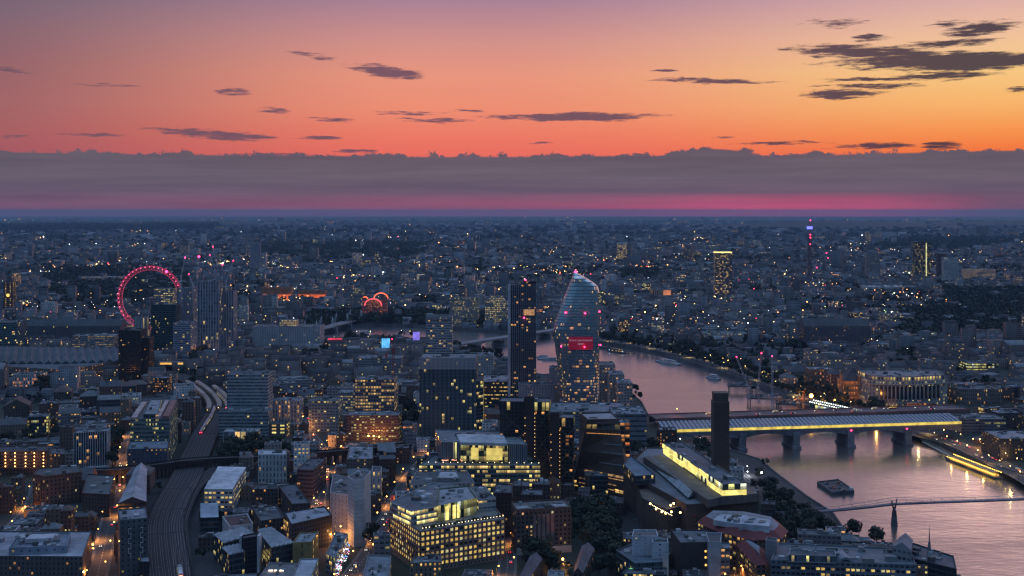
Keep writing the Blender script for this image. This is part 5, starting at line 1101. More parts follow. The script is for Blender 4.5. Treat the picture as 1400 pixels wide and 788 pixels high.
# white walled flats and green-lit office
r, pl, h = bld('office_building', 'white walled rooftop boxes on a grey office beside dark trees', 'white-boxed office', (P([(842, 752), (868, 770), (906, 768), (900, 744), (872, 740)], 17), 17), 'glass', lit=.08, rc=(.13, .15, .18), n=6, col=(.12, .15, .17), vis=800)
block(r, P([(864, 733), (900, 733), (897, 724), (866, 724)], 29), 0, 29, 'white', wname='white_box', rname='white_box_roof', lit=.03, wf=.15, hf=.2, cw=6, n=2, col=(.5, .52, .56))
block(r, P([(891, 741), (914, 742), (913, 736), (893, 735)], 27), 0, 27, 'white', wname='white_box', rname='white_box_roof', lit=.2, wf=.15, hf=.3, cw=8, n=1, col=(.5, .52, .56))
mb = MB(); c = G(874, 775, 12); mb.prism(rect(c[0], c[1]-5, 14, .5), 9.5, 12.5); mb.build('green_lit_windows', glow_mat('green_glow', (.25, 1, .35), .8, .8), r)
r, pl, h = bld('office_building', 'glass fronted low office with yellow strip at the bottom edge', None, (P([(850, 784), (912, 786), (912, 776), (862, 772)], 13), 13), 'glass', lit=.7, warm=.42, n=4, rc=(.12, .14, .16))
r, pl, h = bld('office_building', 'dark blank brick block with orange side windows below the museum', 'blank dark block', (P([(917, 724), (930, 742), (978, 741), (966, 724)], 24), 24), 'dark', lit=.0, wf=0, hf=0, col=(.05, .047, .05), rc=(.13, .14, .16), n=9, vis=778)
block(r, P([(969, 741), (985, 741), (987, 728), (965, 728)], 27), 0, 27, 'white', wname='white_wing', rname='wing_roof', lit=0, wf=0, col=(.36, .38, .42), n=1)
block(r, P([(979, 749), (998, 749), (998, 742), (981, 742)], 22), 0, 22, 'conc', wname='office_wing', rname='office_roof', lit=.4, warm=.7, es=1, n=1, cw=3, col=(.2, .2, .22))
dots(r, 'orange_window', [(G(973, 741, 24)[0]-4, G(973, 741, 24)[1]-.3, z) for z in (9, 14, 18)], .9, glow_mat('win_orange', (1, .5, .12), 2), 4, 3)
for i, (x0, x1, yt) in enumerate(((783, 813, 750), (705, 742, 764))):
    bld('terraced_house', ['terrace of narrow chimneyed houses below the museum trees', 'terrace of dark brick houses at the bottom edge below mansion block'][i], None, (P([(x0, yt+34), (x0+14, yt+34), (x1, yt), (x1-18, yt-3)], 12), 12), 'dbrick', roof='gable', rh=3.5, lit=.12, rc=(.10, .10, .12))
bld('apartment_block', 'very dark brick flats with thin vertical light strip right of corner office', None, (P([(674, 674), (700, 674), (701, 662), (678, 661)], 33), 33), 'dbrick', lit=.06, col=(.04, .03, .03), n=4, vis=716)
for i, (x0, x1, y, hh_) in enumerate(((700, 724, 664, 25), (727, 752, 662, 24), (712, 742, 676, 23))):
    bld('apartment_block', ['dark brick block behind the mansion block, left of three', 'dark brick block with slender flue behind the mansion block', 'dark brick block directly behind the mansion block roof'][i], None, (P([(x0, y), (x1, y+1), (x1, y-7), (x0+3, y-8)], hh_), hh_), 'dbrick', lit=.08, rc=(.13, .14, .16), n=6)
# ------------------------------------------------------------------ bridges
def bridge(name, lab, a, b_, wd, ztop, thick, piers, pcol, deckcol, arch=4.0, ref=None):
    a, b_ = Vector(a), Vector(b_); d = b_-a; L = d.length; u = d.normalized(); nn = Vector((-u.y, u.x)); rt_ = math.degrees(math.atan2(u.y, u.x)); c = (a+b_)/2
    r = thing(name, lab, 'bridge', (c.x, c.y, 0)); OCC.append(rect(c.x, c.y, L, wd+6, rt_))
    mb = MB((*deckcol, .25)); mb.prism(rect(c.x, c.y, L, wd, rt_), ztop-thick, ztop); mb.build('deck', ROOF, r)
    for f in piers:
        p = a+d*f; mb = MB((*pcol, .25)); mb.prism(rect(p.x, p.y, 7, wd+3, rt_), WZ-2, ztop-thick+.2); mb.prism(rect(p.x, p.y, 9, wd+6, rt_), WZ-2, WZ+2.5); mb.build('pier', ROOF, r)
    fs = [0]+list(piers)+[1]
    if arch:
        for f0, f1 in zip(fs, fs[1:]):
            for s_ in (-1, 1):
                mb = MB((*pcol, .25)); n_ = 12; pr = None
                for i in range(n_+1):
                    t = i/n_; p = a+d*(f0+(f1-f0)*t)+nn*s_*(wd/2-.4); zb = ztop-thick-.2-arch*2.2*(2*t-1)**2
                    cur = ((p.x, p.y, ztop-thick+.1), (p.x, p.y, zb))
                    if pr: mb.face([pr[1], cur[1], cur[0], pr[0]]); q = nn*s_*-3; mb.face([pr[1], cur[1], (cur[1][0]+q.x, cur[1][1]+q.y, zb), (pr[1][0]+q.x, pr[1][1]+q.y, pr[1][2])])
                    pr = cur
                mb.build('arch', ROOF, r)
    return r, a, b_, u, nn, rt_, L, c
ra, rb_ = G(902, 586, 12), G(1306, 575, 12)
ra = ((902-700)*1225/F, 1225); rb_ = ((1306-700)*1275/F, 1275)
pf = [(1006-902)/404, (1078-902)/404, (1152-902)/404, (1231-902)/404]
r, a, b_, u, nn, rt_, L, c = bridge('railway_bridge', 'arched railway bridge topped by white ribbed station roof with yellow-lit platforms', ra, rb_, 26, 14, 2.6, pf, (.20, .20, .22), (.16, .16, .18), 2.2)
REFS.append((1100, 580, 'white-roofed railway bridge', (902, 1306)))
plat = glow_mat('platform_glow', (1, .74, .12), 1.0, .12)
mb = MB(); p = c-nn*12.6; mb.prism(rect(p.x, p.y, L, .5, rt_), 15.4, 18.2); mb.build('lit_platform', plat, r)
mb = MB((.2, .22, .24, .25)); p = c-nn*13; mb.prism(rect(p.x, p.y, L, .4, rt_), 14, 15.2); mb.build('parapet', ROOF, r)
pan = MB((.38, .39, .44, .25)); pan.face([(-2.4, -13, 18.6), (.7, -13, 18.6), (2.4, 13, 22.5), (-.7, 13, 22.5)]); pan.face([(-2.4, -13, 18.2), (-.7, 13, 22.1), (2.4, 13, 22.1), (.7, -13, 18.2)]); pan.face([(-2.4, -13, 18.2), (.7, -13, 18.2), (.7, -13, 18.6), (-2.4, -13, 18.6)])
pan.col = (.12, .12, .14, .25); pan.face([(.7, -13, 18.0), (2.2, -13, 18.0), (3.9, 13, 21.6), (2.4, 13, 21.6)])
pm = pan.mesh('roof_panel', ROOF); k = int(L/4.6)
for i in range(k): p = a+(b_-a)*((i+.5)/k); link('roof_panel', pm, r, (p.x-r.location.x, p.y-r.location.y, 0), math.radians(rt_))
for f in (.62, .81): p = a+(b_-a)*f-nn*13.6; dots(r, 'red_signal', [(p.x, p.y, 12)], .8, RED, 5, 3)
# old bridge columns and the road bridge
ra = ((893-700)*1335/F, 1335); rb_ = ((1316-700)*1400/F, 1400)
r, a, b_, u, nn, rt_, L, c = bridge('road_bridge', 'wide reddish road bridge running behind the white-roofed railway bridge', ra, rb_, 32, 10, 2.5, [.25, .43, .61, .79], (.2, .12, .12), (.16, .11, .11), 2.5)
mb = MB((.35, .12, .10, .25))
for s_ in (-1, 1): p = c+nn*s_*15.7; mb.prism(rect(p.x, p.y, L, .6, rt_), 10, 11.2)
mb.build('parapet', ROOF, r); BRD = (a, b_, nn)
# slender footbridge
pts = [(1060, 700.5, 7.5), (1085, 703, 8), (1113.5, 699.7, 9), (1150, 696.5, 10), (1185, 693, 11), (1222.6, 688.5, 11.6), (1260, 687, 11.8), (1320, 685, 11.6), (1400, 682, 11.2), (1480, 678, 10.8)]
W3 = [(*G(x, y, z), z) for x, y, z in pts]; c = W3[5]
r = thing('footbridge', 'slender steel footbridge with low cables crossing the near river', 'bridge', (c[0], c[1], 0)); REFS.append((1260, 690, 'slender footbridge', (1113, 1400)))
mb = MB((.15, .15, .18, .25))
for p, q in zip(W3, W3[1:]):
    d = Vector(q[:2])-Vector(p[:2]); rt_ = math.degrees(math.atan2(d.y, d.x)); n_ = Vector((-d.y, d.x)).normalized()*2.1
    A = [Vector((*(Vector(p[:2])+s_*n_), p[2])) for s_ in (-1, 1)]; B = [Vector((*(Vector(q[:2])+s_*n_), q[2])) for s_ in (-1, 1)]; D = Vector((0, 0, 1.0))
    mb.face([A[0], B[0], B[1], A[1]]); mb.face([A[0]-D, B[0]-D, B[0], A[0]]); mb.face([A[1]-D, A[0]-D, B[0]-D, B[1]-D][::-1]); mb.face([A[1], B[1], B[1]-D, A[1]-D])
mb.build('deck', ROOF, r)
for s_ in (-1, 1):
    mb = MB((.42, .42, .48, .25)); n_ = len(W3)
    for i in range(n_-1):
        p, q = W3[i], W3[i+1]; d = Vector(q[:2])-Vector(p[:2]); nv_ = Vector((-d.y, d.x)).normalized()*s_
        sg = lambda k: 3.6 if k == 5 else 2.6 if k in (4, 6) else 1.7
        o0, o1 = nv_*(3.6 if i == 5 else 3.4), nv_*3.4
        mb.beam((p[0]+o0.x, p[1]+o0.y, p[2]+sg(i)), (q[0]+o1.x, q[1]+o1.y, q[2]+sg(i+1)), .2)
    mb.build('cable', ROOF, r)
st_ = MB((.4, .4, .46, .25)); st_.beam((0, -3.4, 2.0), (0, -1.9, 0), .2); st_.beam((0, 3.4, 2.0), (0, 1.9, 0), .2); stm = st_.mesh('cable_strut', ROOF)
for i in range(2, len(W3)-1):
    p, q = W3[i], W3[i+1]; dl = math.dist(p[:2], q[:2]); k = int(dl/9); an = math.atan2(q[1]-p[1], q[0]-p[0])
    for j in range(k): t = j/k; link('cable_strut', stm, r, (p[0]+(q[0]-p[0])*t-c[0], p[1]+(q[1]-p[1])*t-c[1], p[2]+(q[2]-p[2])*t), an)
mb = MB((.10, .10, .12, .25)); x, y = c[0], c[1]
mb.walls(rect(x, y, 4.6, 3.4), WZ-1, 6.0, 9, 9, rect(x, y, 2.6, 2.2)); mb.cap(rect(x, y, 2.6, 2.2), 6.0); mb.build('pier', ROOF, r)
mb = MB((.15, .15, .18, .25)); 
for s_ in (-1, 1): mb.beam((x, y, 5.4), (x+s_*3.2, y+s_*3, 14.6), .8, 6, .4)
mb.build('y_arm', ROOF, r)
# upstream bridges
a_, c_ = ((618-700)*2110/F, 2110), ((765-700)*2330/F, 2330)
r, a, b_, u, nn, rt_, L, c = bridge('road_bridge', 'pale low-arched road bridge seen beyond the dark slab tower', ((612-700)*2060/F, 2060), ((775-700)*2370/F, 2370), 24, 9, 1.8, [.2, .4, .6, .8], (.30, .28, .29), (.22, .21, .23), 2.2)
r, a, b_, u, nn, rt_, L, c = bridge('railway_bridge', 'low railway bridge with white cable masts leading to the pink-lit station', ((395-700)*2190/F, 2190), ((500-700)*2620/F, 2620), 24, 9, 2, [.3, .5, .7], (.2, .2, .22), (.2, .18, .19), 0)
mst = MB((.7, .7, .75, .25)); mst.beam((0, 0, 5), (0, -4, 30), .9, 5, .3)
for s_ in (-1, 1):
    for k in (10, 20): mst.beam((0, -4, 29), (s_*k, 0, 9.5), .18, 3)
mm = mst.mesh('cable_mast', ROOF)
for f in (.05, .25, .45, .65, .85):
    for s_ in (-1, 1): p = a+(b_-a)*f+nn*s_*15; link('cable_mast', mm, r, (p.x-r.location.x, p.y-r.location.y, 0), math.radians(rt_+(0 if s_ > 0 else 180)))

# ------------------------------------------------------------------ big wheel
Yw, Xw, Zw, Rw = 2180, (205.5-700)*2180/F, 81, 58
r = thing('observation_wheel', 'giant pink-lit observation wheel with capsules around its rim', 'wheel', (Xw, Yw, 0)); REFS.append((205, 405, 'giant pink wheel', (160, 250)))
pink = glow_mat('wheel_pink', (1, .06, .17), .62); hot = glow_mat('wheel_hot', (1, .10, .26), 3.2)
wp = lambda R_, k, n_, dy=0: (Xw+R_*math.cos(2*PI*k/n_), Yw+dy, Zw+R_*math.sin(2*PI*k/n_))
for (R_, dy, rr_) in ((Rw, -4, .34), (Rw, 4, .34), (Rw-7, 0, .42)):
    mb = MB(); n_ = 72
    for k in range(n_): mb.beam(wp(R_, k, n_, dy), wp(R_, k+1, n_, dy), rr_)
    mb.build('rim', pink, r)
mb = MB(); n_ = 64
for k in range(n_):
    o = -4 if k % 2 else 4
    mb.beam(wp(Rw, k, n_, o), wp(Rw-7, k+.5, n_), .2, 3); mb.beam(wp(Rw-7, k+.5, n_), wp(Rw, k+1, n_, -o), .2, 3)
mb.build('rim_lattice', pink, r)
sp_ = MB((.2, .2, .22, .25)); sp_.beam((0, 0, 0), (Rw-7, 0, 0), .07, 3); spm = sp_.mesh('spoke', ROOF)
for k in range(32): o = link('spoke', spm, r, (0, 0, Zw)); o.rotation_euler = (0, -2*PI*k/32, 0)
cp = MB((.30, .32, .36, .25)); cp.ball((0, 0, 0), 1, 8, 6); cpm = cp.mesh('capsule', ROOF)
for k in range(32): p = wp(Rw+3.4, k+.5, 32); o = link('capsule', cpm, r, (p[0]-Xw, 0, p[2])); o.scale = (1.9, 3.6, 1.9)
dots(r, 'rim_light', [wp(Rw-1.5, k, 44, -4.8) for k in range(2, 27)], .95, hot, 5, 3)
dots(r, 'bright_rim_light', [wp(Rw-1, 7, 44, -5)], 2.4, RED, 6, 4)
mb = MB((.35, .35, .38, .25)); mb.beam((Xw, Yw-6, Zw), (Xw, Yw+12, Zw), 1.6, 8); mb.build('hub', ROOF, r)
for s_ in (-1, 1): mb = MB((.35, .35, .38, .25)); mb.beam((Xw+s_*22, Yw+34, 0), (Xw, Yw+8, Zw), 1.0, 6); mb.build('support_leg', ROOF, r)

# ------------------------------------------------------------------ cranes
def crane(Y, xb, yb_, xm, ym, xt, yt, lab, cc=(.5, .5, .55), red=1.3, z0=None):
    """luffing crane: mast from base row to pivot row, jib from pivot to tip"""
    f = lambda x, y: ((x-700)*Y/F, Y, hgt(y, Y))
    b0, m0, t0_ = f(xb, yb_), f(xm, ym), f(xt, yt); r = thing('crane', lab, 'crane', (b0[0], Y, 0))
    def truss(nm, p, q, wd, n_=8):
        p, q = Vector(p), Vector(q); d = (q-p).normalized(); s1 = d.cross(Vector((0, 1, 0))); s1 = s1.normalized()*wd/2; s2 = Vector((0, wd/2, 0)); mb = MB((*cc, .25)); C = [p+a_*s1+b2*s2 for a_, b2 in ((-1, -1), (1, -1), (1, 1), (-1, 1))]
        E = [c_+(q-p) for c_ in C]
        for a_, b2 in zip(C, E): mb.beam(a_, b2, wd*.09, 4)
        for i in range(n_):
            for j in range(4):
                A_ = C[j]+(q-p)*(i/n_); B_ = C[(j+1) % 4]+(q-p)*((i+1)/n_); mb.beam(A_, B_, wd*.06, 3)
        mb.build(nm, ROOF, r)
    truss('mast', b0, m0, 2.2, 10); truss('jib', m0, t0_, 1.6, 12)
    mb = MB((*cc, .25)); mb.box(m0[0], Y, m0[2]-1.5, 3, 3, 3); mb.build('cab', ROOF, r)
    mb = MB((.2, .2, .22, .25)); s_ = -1 if t0_[0] >= m0[0] else 1; mb.box(m0[0]+s_*5, Y, m0[2]-.5, 6, 2.4, 2.6); mb.build('counterweight', ROOF, r)
    if red: dots(r, 'red_beacon', [t0_], red*.7, RED)
    return r
crn = 'crane beside the gridded towers under construction'
crane(2050, 270, 430, 270, 380, 272, 351, 'crane with the largest red beacon above the gridded towers', red=2.8)
crane(2050, 248, 420, 247.5, 378, 253, 352.5, 'leftmost leaning crane with red tip beside the giant pink wheel', red=2)
crane(2055, 295, 398, 295, 372, 287, 349, 'crane leaning left between the gridded towers, small red tip', red=1.4)
crane(2056, 299, 398, 299, 372, 291, 337.5, 'tallest crane jib above the gridded towers leaning left', red=1.5)
crane(2058, 309, 400, 309, 385, 319, 356.5, 'rightmost crane of the gridded towers leaning right', red=1.3)
crane(2058, 303, 398, 303, 380, 304, 362, 'short upright crane above the right gridded tower', red=1.8)
crane(2052, 264, 430, 264, 390, 258, 375, 'low crane with small red tip beside the finned grey tower', red=1.3)
crane(1300*1.08, 538, 530, 538, 478, 536, 462, 'thin red tower crane behind the warm-lit frame', (.35, .06, .05), 0)
crane(1590, 528, 490, 528, 486, 536, 464, 'short red crane jib before the blue lit box', (.5, .06, .06), 1.1)
crane(4100, 1122, 366, 1122, 352, 1130, 346, 'distant crane with red lights right of the communications tower', red=2.4)
crane(4100, 1134, 370, 1134, 356, 1132, 353, 'distant upright crane with red light near the communications tower', red=2.2)
crane(4100, 1115, 372, 1115, 362, 1117, 366, 'distant crane low beside the communications tower foot', red=2.6)
crane(1500, 1024, 548, 1024, 531, 1007, 488, 'white crane jib leaning left over the river works platform', (.5, .5, .55), 1.2)
crane(1500, 1038, 552, 1036, 531, 1041, 483, 'steep crane jib at the centre of the river works platform', (.45, .42, .46), 1.3)
crane(1480, 1056, 562, 1056, 540, 1055.6, 487, 'tall pale blue lattice crane mast standing beside the road bridge', (.40, .46, .55), 1.2)
crane(1490, 1096, 556, 1096, 548, 1101, 531, 'short orange floodlit crane at the north end of road bridge', (.8, .35, .08), 0)
crane(2100, 418, 470, 418, 462, 412, 452, 'small pale crane behind the long white stone block', (.4, .4, .44), 0)
crane(2500, 345, 440, 345, 436, 333, 426, 'pale crane jib low beside the gridded towers to their right', (.4, .4, .44), 0)

# ------------------------------------------------------------------ station with the lit arch, coloured boxes
Y_ = 2640; X = (514-700)*Y_/F; r = thing('railway_station', 'station front with glowing pink and orange arches across the water', 'station', (X, Y_, 0)); REFS.append((513, 415, 'pink-arched station', (496, 531)))
zz = lambda y: hgt(y, Y_)
for (cxp, rp_, yb2, mt, dy, nm) in ((510, 11.5, 418, glow_mat('arch_pink', (1, .10, .12), 1.8), 0, 'lit_arch'), (520, 9.5, 409, glow_mat('arch_orange', (1, .14, .05), 2.2), 12, 'lit_arch'), (499, 3.4, 409, glow_mat('arch_orange', (1, .14, .05), 2.2), 3, 'lit_arch')):
    mb = MB(); R_ = rp_*Y_/F; x0 = (cxp-700)*Y_/F
    for k in range(14): t0_, t1_ = PI*k/14, PI*(k+1)/14; mb.beam((x0+R_*math.cos(t0_), Y_+dy, zz(yb2)+R_*.8*math.sin(t0_)), (x0+R_*math.cos(t1_), Y_+dy, zz(yb2)+R_*.8*math.sin(t1_)), 1.5)
    mb.build(nm, mt, r)
block(r, rect(X-2, Y_+14, 46, 24), 0, zz(411), 'stone', wname='hall', rname='hall_roof', lit=.5, warm=.9, es=1.0, n=0, far=1, col=(.3, .14, .13))
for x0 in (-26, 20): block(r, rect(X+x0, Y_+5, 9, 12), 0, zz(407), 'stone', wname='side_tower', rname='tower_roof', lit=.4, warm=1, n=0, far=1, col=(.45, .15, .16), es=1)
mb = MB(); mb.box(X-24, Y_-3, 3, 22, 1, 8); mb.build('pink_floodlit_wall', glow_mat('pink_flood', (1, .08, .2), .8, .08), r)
for (x, yt, w_, Y, cc, lab, es) in ((528, 463, 11, 1990, (.12, .50, 1), 'glowing sky blue box building near the river bend', 1.5), (569.5, 454, 9, 2110, (.30, .22, 1), 'glowing violet theatre tower by the river bend', 1.1), (459, 462.5, 19, 2060, (1, .05, .12), 'low building with glowing crimson canopy by the river', .9)):
    pl, h = BY(x, yt, w_, 14, Y); r = thing('theatre', lab, 'theatre', (*centroid(pl), 0)); OCC.append(pl); VIS.append((x-w_/2, x+w_/2, yt+14, Y))
    block(r, inset(pl, .4), 0, h-(.5 if w_ < 15 else 3), 'conc', lit=.1, n=0, far=1)
    mb = MB(); mb.prism(rect(centroid(pl)[0], Y-.3, w_*Y/F, 1), 1 if w_ < 15 else h-3, h); mb.build('lit_face', glow_mat('lit_face_%d' % x, cc, es, .1), r)
    REFS.append((x, yt, {528: 'sky blue box', 569.5: 'violet theatre tower', 459: 'crimson canopy'}[x], (x-5, x+5)))
# floodlit orange palace fronts
for (x0, x1, y0, y1) in ((356, 398, 393, 400), (407, 445, 398, 404)):
    Y = 3150; pl, h = rect(((x0+x1)/2-700)*Y/F, Y+20, (x1-x0)*Y/F, 26), hgt(y0, Y)
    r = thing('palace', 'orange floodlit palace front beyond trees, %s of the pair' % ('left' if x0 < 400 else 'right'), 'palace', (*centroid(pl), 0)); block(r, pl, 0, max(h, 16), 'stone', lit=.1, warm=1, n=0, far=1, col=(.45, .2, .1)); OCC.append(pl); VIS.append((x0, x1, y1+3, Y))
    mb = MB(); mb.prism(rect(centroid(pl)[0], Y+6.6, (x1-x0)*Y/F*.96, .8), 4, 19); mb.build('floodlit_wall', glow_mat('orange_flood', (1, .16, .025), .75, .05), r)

# ------------------------------------------------------------------ boats
def hull(r, L, W, zd, c, rt_, nm='hull', bow=.25, cc=None):
    mb = MB((*(cc or (.2, .2, .22)), .25)); prof = [(-L/2, -W/2*.8), (L/2-L*bow, -W/2), (L/2, 0), (L/2-L*bow, W/2), (-L/2, W/2*.8)]
    cs, sn = math.cos(rt_), math.sin(rt_); tr = lambda p, k=1: (c[0]+(p[0]*cs-p[1]*sn)*k, c[1]+(p[0]*sn+p[1]*cs)*k)
    lo = [tr(p, .93) for p in prof]; hi_ = [tr(p) for p in prof]
    for i in range(5): j = (i+1) % 5; mb.face([(*lo[i], WZ-.3), (*lo[j], WZ-.3), (*hi_[j], WZ+zd), (*hi_[i], WZ+zd)])
    mb.face([(*p, WZ+zd) for p in hi_]); mb.build(nm, ROOF, r)
def boat(px, py, L, W, ang, lab, white=True, decks=1, lights=None, nm='boat'):
    c = G(px, py, WZ); rt_ = math.radians(ang); r = thing(nm, lab, 'boat', (*c, WZ)); OCC.append(rect(*c, L, W, ang)); col_ = (.5, .5, .54) if white else (.09, .09, .10)
    r.location.z = 0; hull(r, L, W, 1.6+decks*.2, c, rt_, cc=col_)
    for k in range(decks):
        f = 1-.22*k; mb = MB((*( (.55, .55, .58) if white else (.12, .12, .13)), .25), (.35 if lights else .05, .7, .5, .5)); off = -L*.06
        pc = (c[0]+off*math.cos(rt_), c[1]+off*math.sin(rt_)); pl = rect(*pc, L*.62*f, W*.7*f, ang); z = WZ+1.7+decks*.2+k*2.3; mb.walls(pl, z, z+2.2, 2, 2.2); mb.cap(pl, z+2.2); mb.build('cabin' if k == 0 else 'upper_deck', FAC, r)
    mb = MB((.4, .4, .42, .25)); z = WZ+1.6+decks*2.4; mb.beam((*c, z), (*c, z+5), .14, 4); mb.build('mast', ROOF, r)
    if lights: dots(r, 'deck_light', [(c[0]+(i-3)*L/8*math.cos(rt_), c[1]+(i-3)*L/8*math.sin(rt_)-W*.3, WZ+3.2) for i in range(7)], .5, lights, 4, 3)
    return r
lw = glow_mat('lamp_pale', (1, .75, .45), 9)
boat(912, 497, 62, 11, 122, 'large white moored ship lying along the tree-lined north bank', True, 2, None, 'moored_ship')
boat(974, 518, 32, 8, 120, 'small white vessel moored left of the works platform cranes', True, 2, None, 'moored_ship')
boat(842, 482, 46, 9, 128, 'lit dark party boat moored upstream by the north bank', False, 2, glow_mat('boat_blue', (.4, .6, 1), 4), 'moored_ship')
boat(824, 477, 30, 7, 128, 'smaller dark boat moored just upstream of the lit party boat', False, 1, None)
boat(750, 492, 40, 9, 170, 'pale cruise boat between the slab tower and bulging tower', True, 1, None)
boat(742, 489, 22, 6, 165, 'small pale launch behind the cruise boat near the slab tower', True, 1, None)
boat(1154, 676, 4, 2, 20, 'tiny dark dinghy floating beside the flat works barge', False, 1, None)
boat(497, 455, 36, 8, 10, 'small dim boat near the pink-lit station', True, 1, lw)
# flat works barge
P0, P1, P2, P3 = [Vector(G(x, y, WZ+2)) for x, y in ((1117, 660), (1138, 674), (1168, 671.5), (1146, 656.5))]
pl = ccw([tuple(v) for v in (P0, P1, P2, P3)]); c = centroid(pl); r = thing('barge', 'flat dark works barge carrying containers in mid river', 'barge', (*c, 0)); REFS.append((1142, 665, 'flat works barge', (1117, 1168)))
mb = MB((.06, .06, .065, .25)); mb.prism(pl, WZ-.4, WZ+2); mb.build('hull', ROOF, r)
rg = inset(pl, .2); mb = MB((.16, .15, .15, .25)); A = ccw(pl); B = inset(A, .5)
for i in range(4): j = (i+1) % 4; mb.prism([A[i], A[j], B[j], B[i]], WZ+1.9, WZ+3.1)
mb.build('coaming', ROOF, r)
for i in range(11):
    t, s_ = rnd.uniform(.15, .85), rnd.uniform(.15, .85); p = fq(fq(P0, P1, t), fq(P3, P2, t), s_); g_ = rnd.choice(((.3, .12, .08), (.25, .25, .28), (.35, .33, .3), (.12, .12, .14))); mb = MB((*g_, .25)); mb.box(p.x, p.y, WZ+1.95, rnd.uniform(1.5, 3.6), rnd.uniform(1.2, 2), rnd.uniform(.8, 2), rnd.choice((30, 120, 60))); mb.build('deck_cargo', ROOF, r)
mb = MB((.5, .5, .52, .25)); mb.box(P2.x-2.5, P2.y+1, WZ+1.95, 2.6, 2.4, 2.8, 20); mb.build('deck_cabin', ROOF, r)
# works platform by the north bank
for i, (x, y, w_, d_) in enumerate(((1012, 535, 34, 14), (1045, 552, 44, 18), (1078, 560, 30, 14))):
    c = G(x, y, WZ); r = thing('work_platform', ['steel jack-up work platform under the left-leaning crane', 'crowded steel work platform under the steep crane jib', 'steel work platform with floodlight next to the road bridge'][i], 'platform', (*c, 0)); OCC.append(rect(*c, w_, d_, 0))
    mb = MB((.10, .11, .12, .25)); mb.box(*c, 1.5, w_, d_, 2.0, -8); mb.build('deck', ROOF, r)
    lg = MB((.18, .18, .2, .25)); lg.beam((0, 0, WZ-1), (0, 0, 6), .7, 6); lm = lg.mesh('leg', ROOF)
    for sx in (-1, 1):
        for sy in (-1, 1): link('leg', lm, r, (sx*w_*.44, sy*d_*.42, 0))
    for k in range(9): mb = MB((*rnd.choice(((.4, .15, .08), (.3, .32, .35), (.08, .1, .14), (.35, .33, .3))), .25)); mb.box(c[0]+rnd.uniform(-.4, .4)*w_, c[1]+rnd.uniform(-.35, .35)*d_, 3.5, rnd.uniform(2, 6), rnd.uniform(2, 3), rnd.uniform(1.5, 4), rnd.choice((-8, 82))); mb.build('container', ROOF, r)
r = thing('floodlight', 'blazing orange floodlight on a post by the river works', 'floodlight', (*G(1109, 560), 0)); L0 = r.location
mb = MB((.2, .2, .2, .25)); mb.beam((L0.x, L0.y, 0), (L0.x, L0.y, 16), .3, 5); mb.build('post', ROOF, r); dots(r, 'lamp_head', [(L0.x, L0.y-.5, 16.5)], 2.6, glow_mat('flood_orange', (1, .45, .08), 14))
# lit pier on the right
Pa, Pb = Vector(G(1299, 626, WZ+2)), Vector(G(1366, 652, WZ+2)); d = Pb-Pa; rt_ = math.degrees(math.atan2(d.y, d.x)); c = (Pa+Pb)/2
r = thing('pier', 'floating riverboat pier glowing with golden lamps along right bank', 'pier', (*c, 0)); REFS.append((1333, 638, 'golden-lit pier', (1299, 1366)))
mb = MB((.08, .08, .08, .25)); mb.prism(rect(*c, d.length, 9, rt_), WZ-.5, WZ+1.4); mb.build('pontoon', ROOF, r)
mb = MB((.24, .20, .15, .25)); mb.prism(rect(c.x, c.y, d.length*.86, 7, rt_), WZ+4.6, WZ+5.1); mb.build('canopy', ROOF, r)
nn = Vector((d.y, -d.x)).normalized(); 
mb = MB(); p = c+nn*.3; mb.prism(rect(p.x, p.y, d.length*.9, 5.5, rt_), WZ+1.5, WZ+3.2); mb.build('lit_waiting_room', glow_mat('pier_glow', (1, .48, .06), .9, .4), r)
q_ = []
for i in range(24): p = Pa+d*((i+.5)/24)+nn*3.9; q_.append((p.x, p.y, WZ+3.6)); p = Pa+d*((i+.5)/24)-nn*3; q_.append((p.x, p.y, WZ+5.6))
dots(r, 'lamp', q_, .42, glow_mat('lamp_gold', (1, .55, .08), 10), 4, 3)
for i in range(3):
    p = Pa+d*(.15+.33*i)+nn*6; ld = bpy.data.lights.new('lamp_glow', 'POINT'); ld.energy = 1100; ld.color = (1, .55, .12); ld.shadow_soft_size = .6; lo_ = bpy.data.objects.new('lamp_glow', ld); col.objects.link(lo_); lo_.parent = r; lo_.location = (p.x-r.location.x, p.y-r.location.y, WZ+5)
Pg, Ph = Vector(G(1262, 603, 3)), Vector(G(1299, 622, WZ+3)); r = thing('gangway', 'sloping lattice gangway leading down to the golden-lit pier', 'gangway', (*((Pg+Ph)/2), 0))
mb = MB((.35, .33, .28, .25))
for s_ in (-1.6, 1.6):
    for z in (0, 2.4): mb.beam((Pg.x+s_, Pg.y, 2+z), (Ph.x+s_, Ph.y, WZ+2+z), .18)
    for i in range(16): p, q = Pg+(Ph-Pg)*(i/16), Pg+(Ph-Pg)*((i+1)/16); z0_, z1_ = 2+(WZ)*(i/16), 2+WZ*((i+1)/16); mb.beam((p.x+s_, p.y, z0_+(2.4 if i % 2 else 0)), (q.x+s_, q.y, z1_+(0 if i % 2 else 2.4)), .12, 3)
mb.face([(Pg.x-1.6, Pg.y, 2), (Ph.x-1.6, Ph.y, WZ+2), (Ph.x+1.6, Ph.y, WZ+2), (Pg.x+1.6, Pg.y, 2)]); mb.build('truss', ROOF, r)

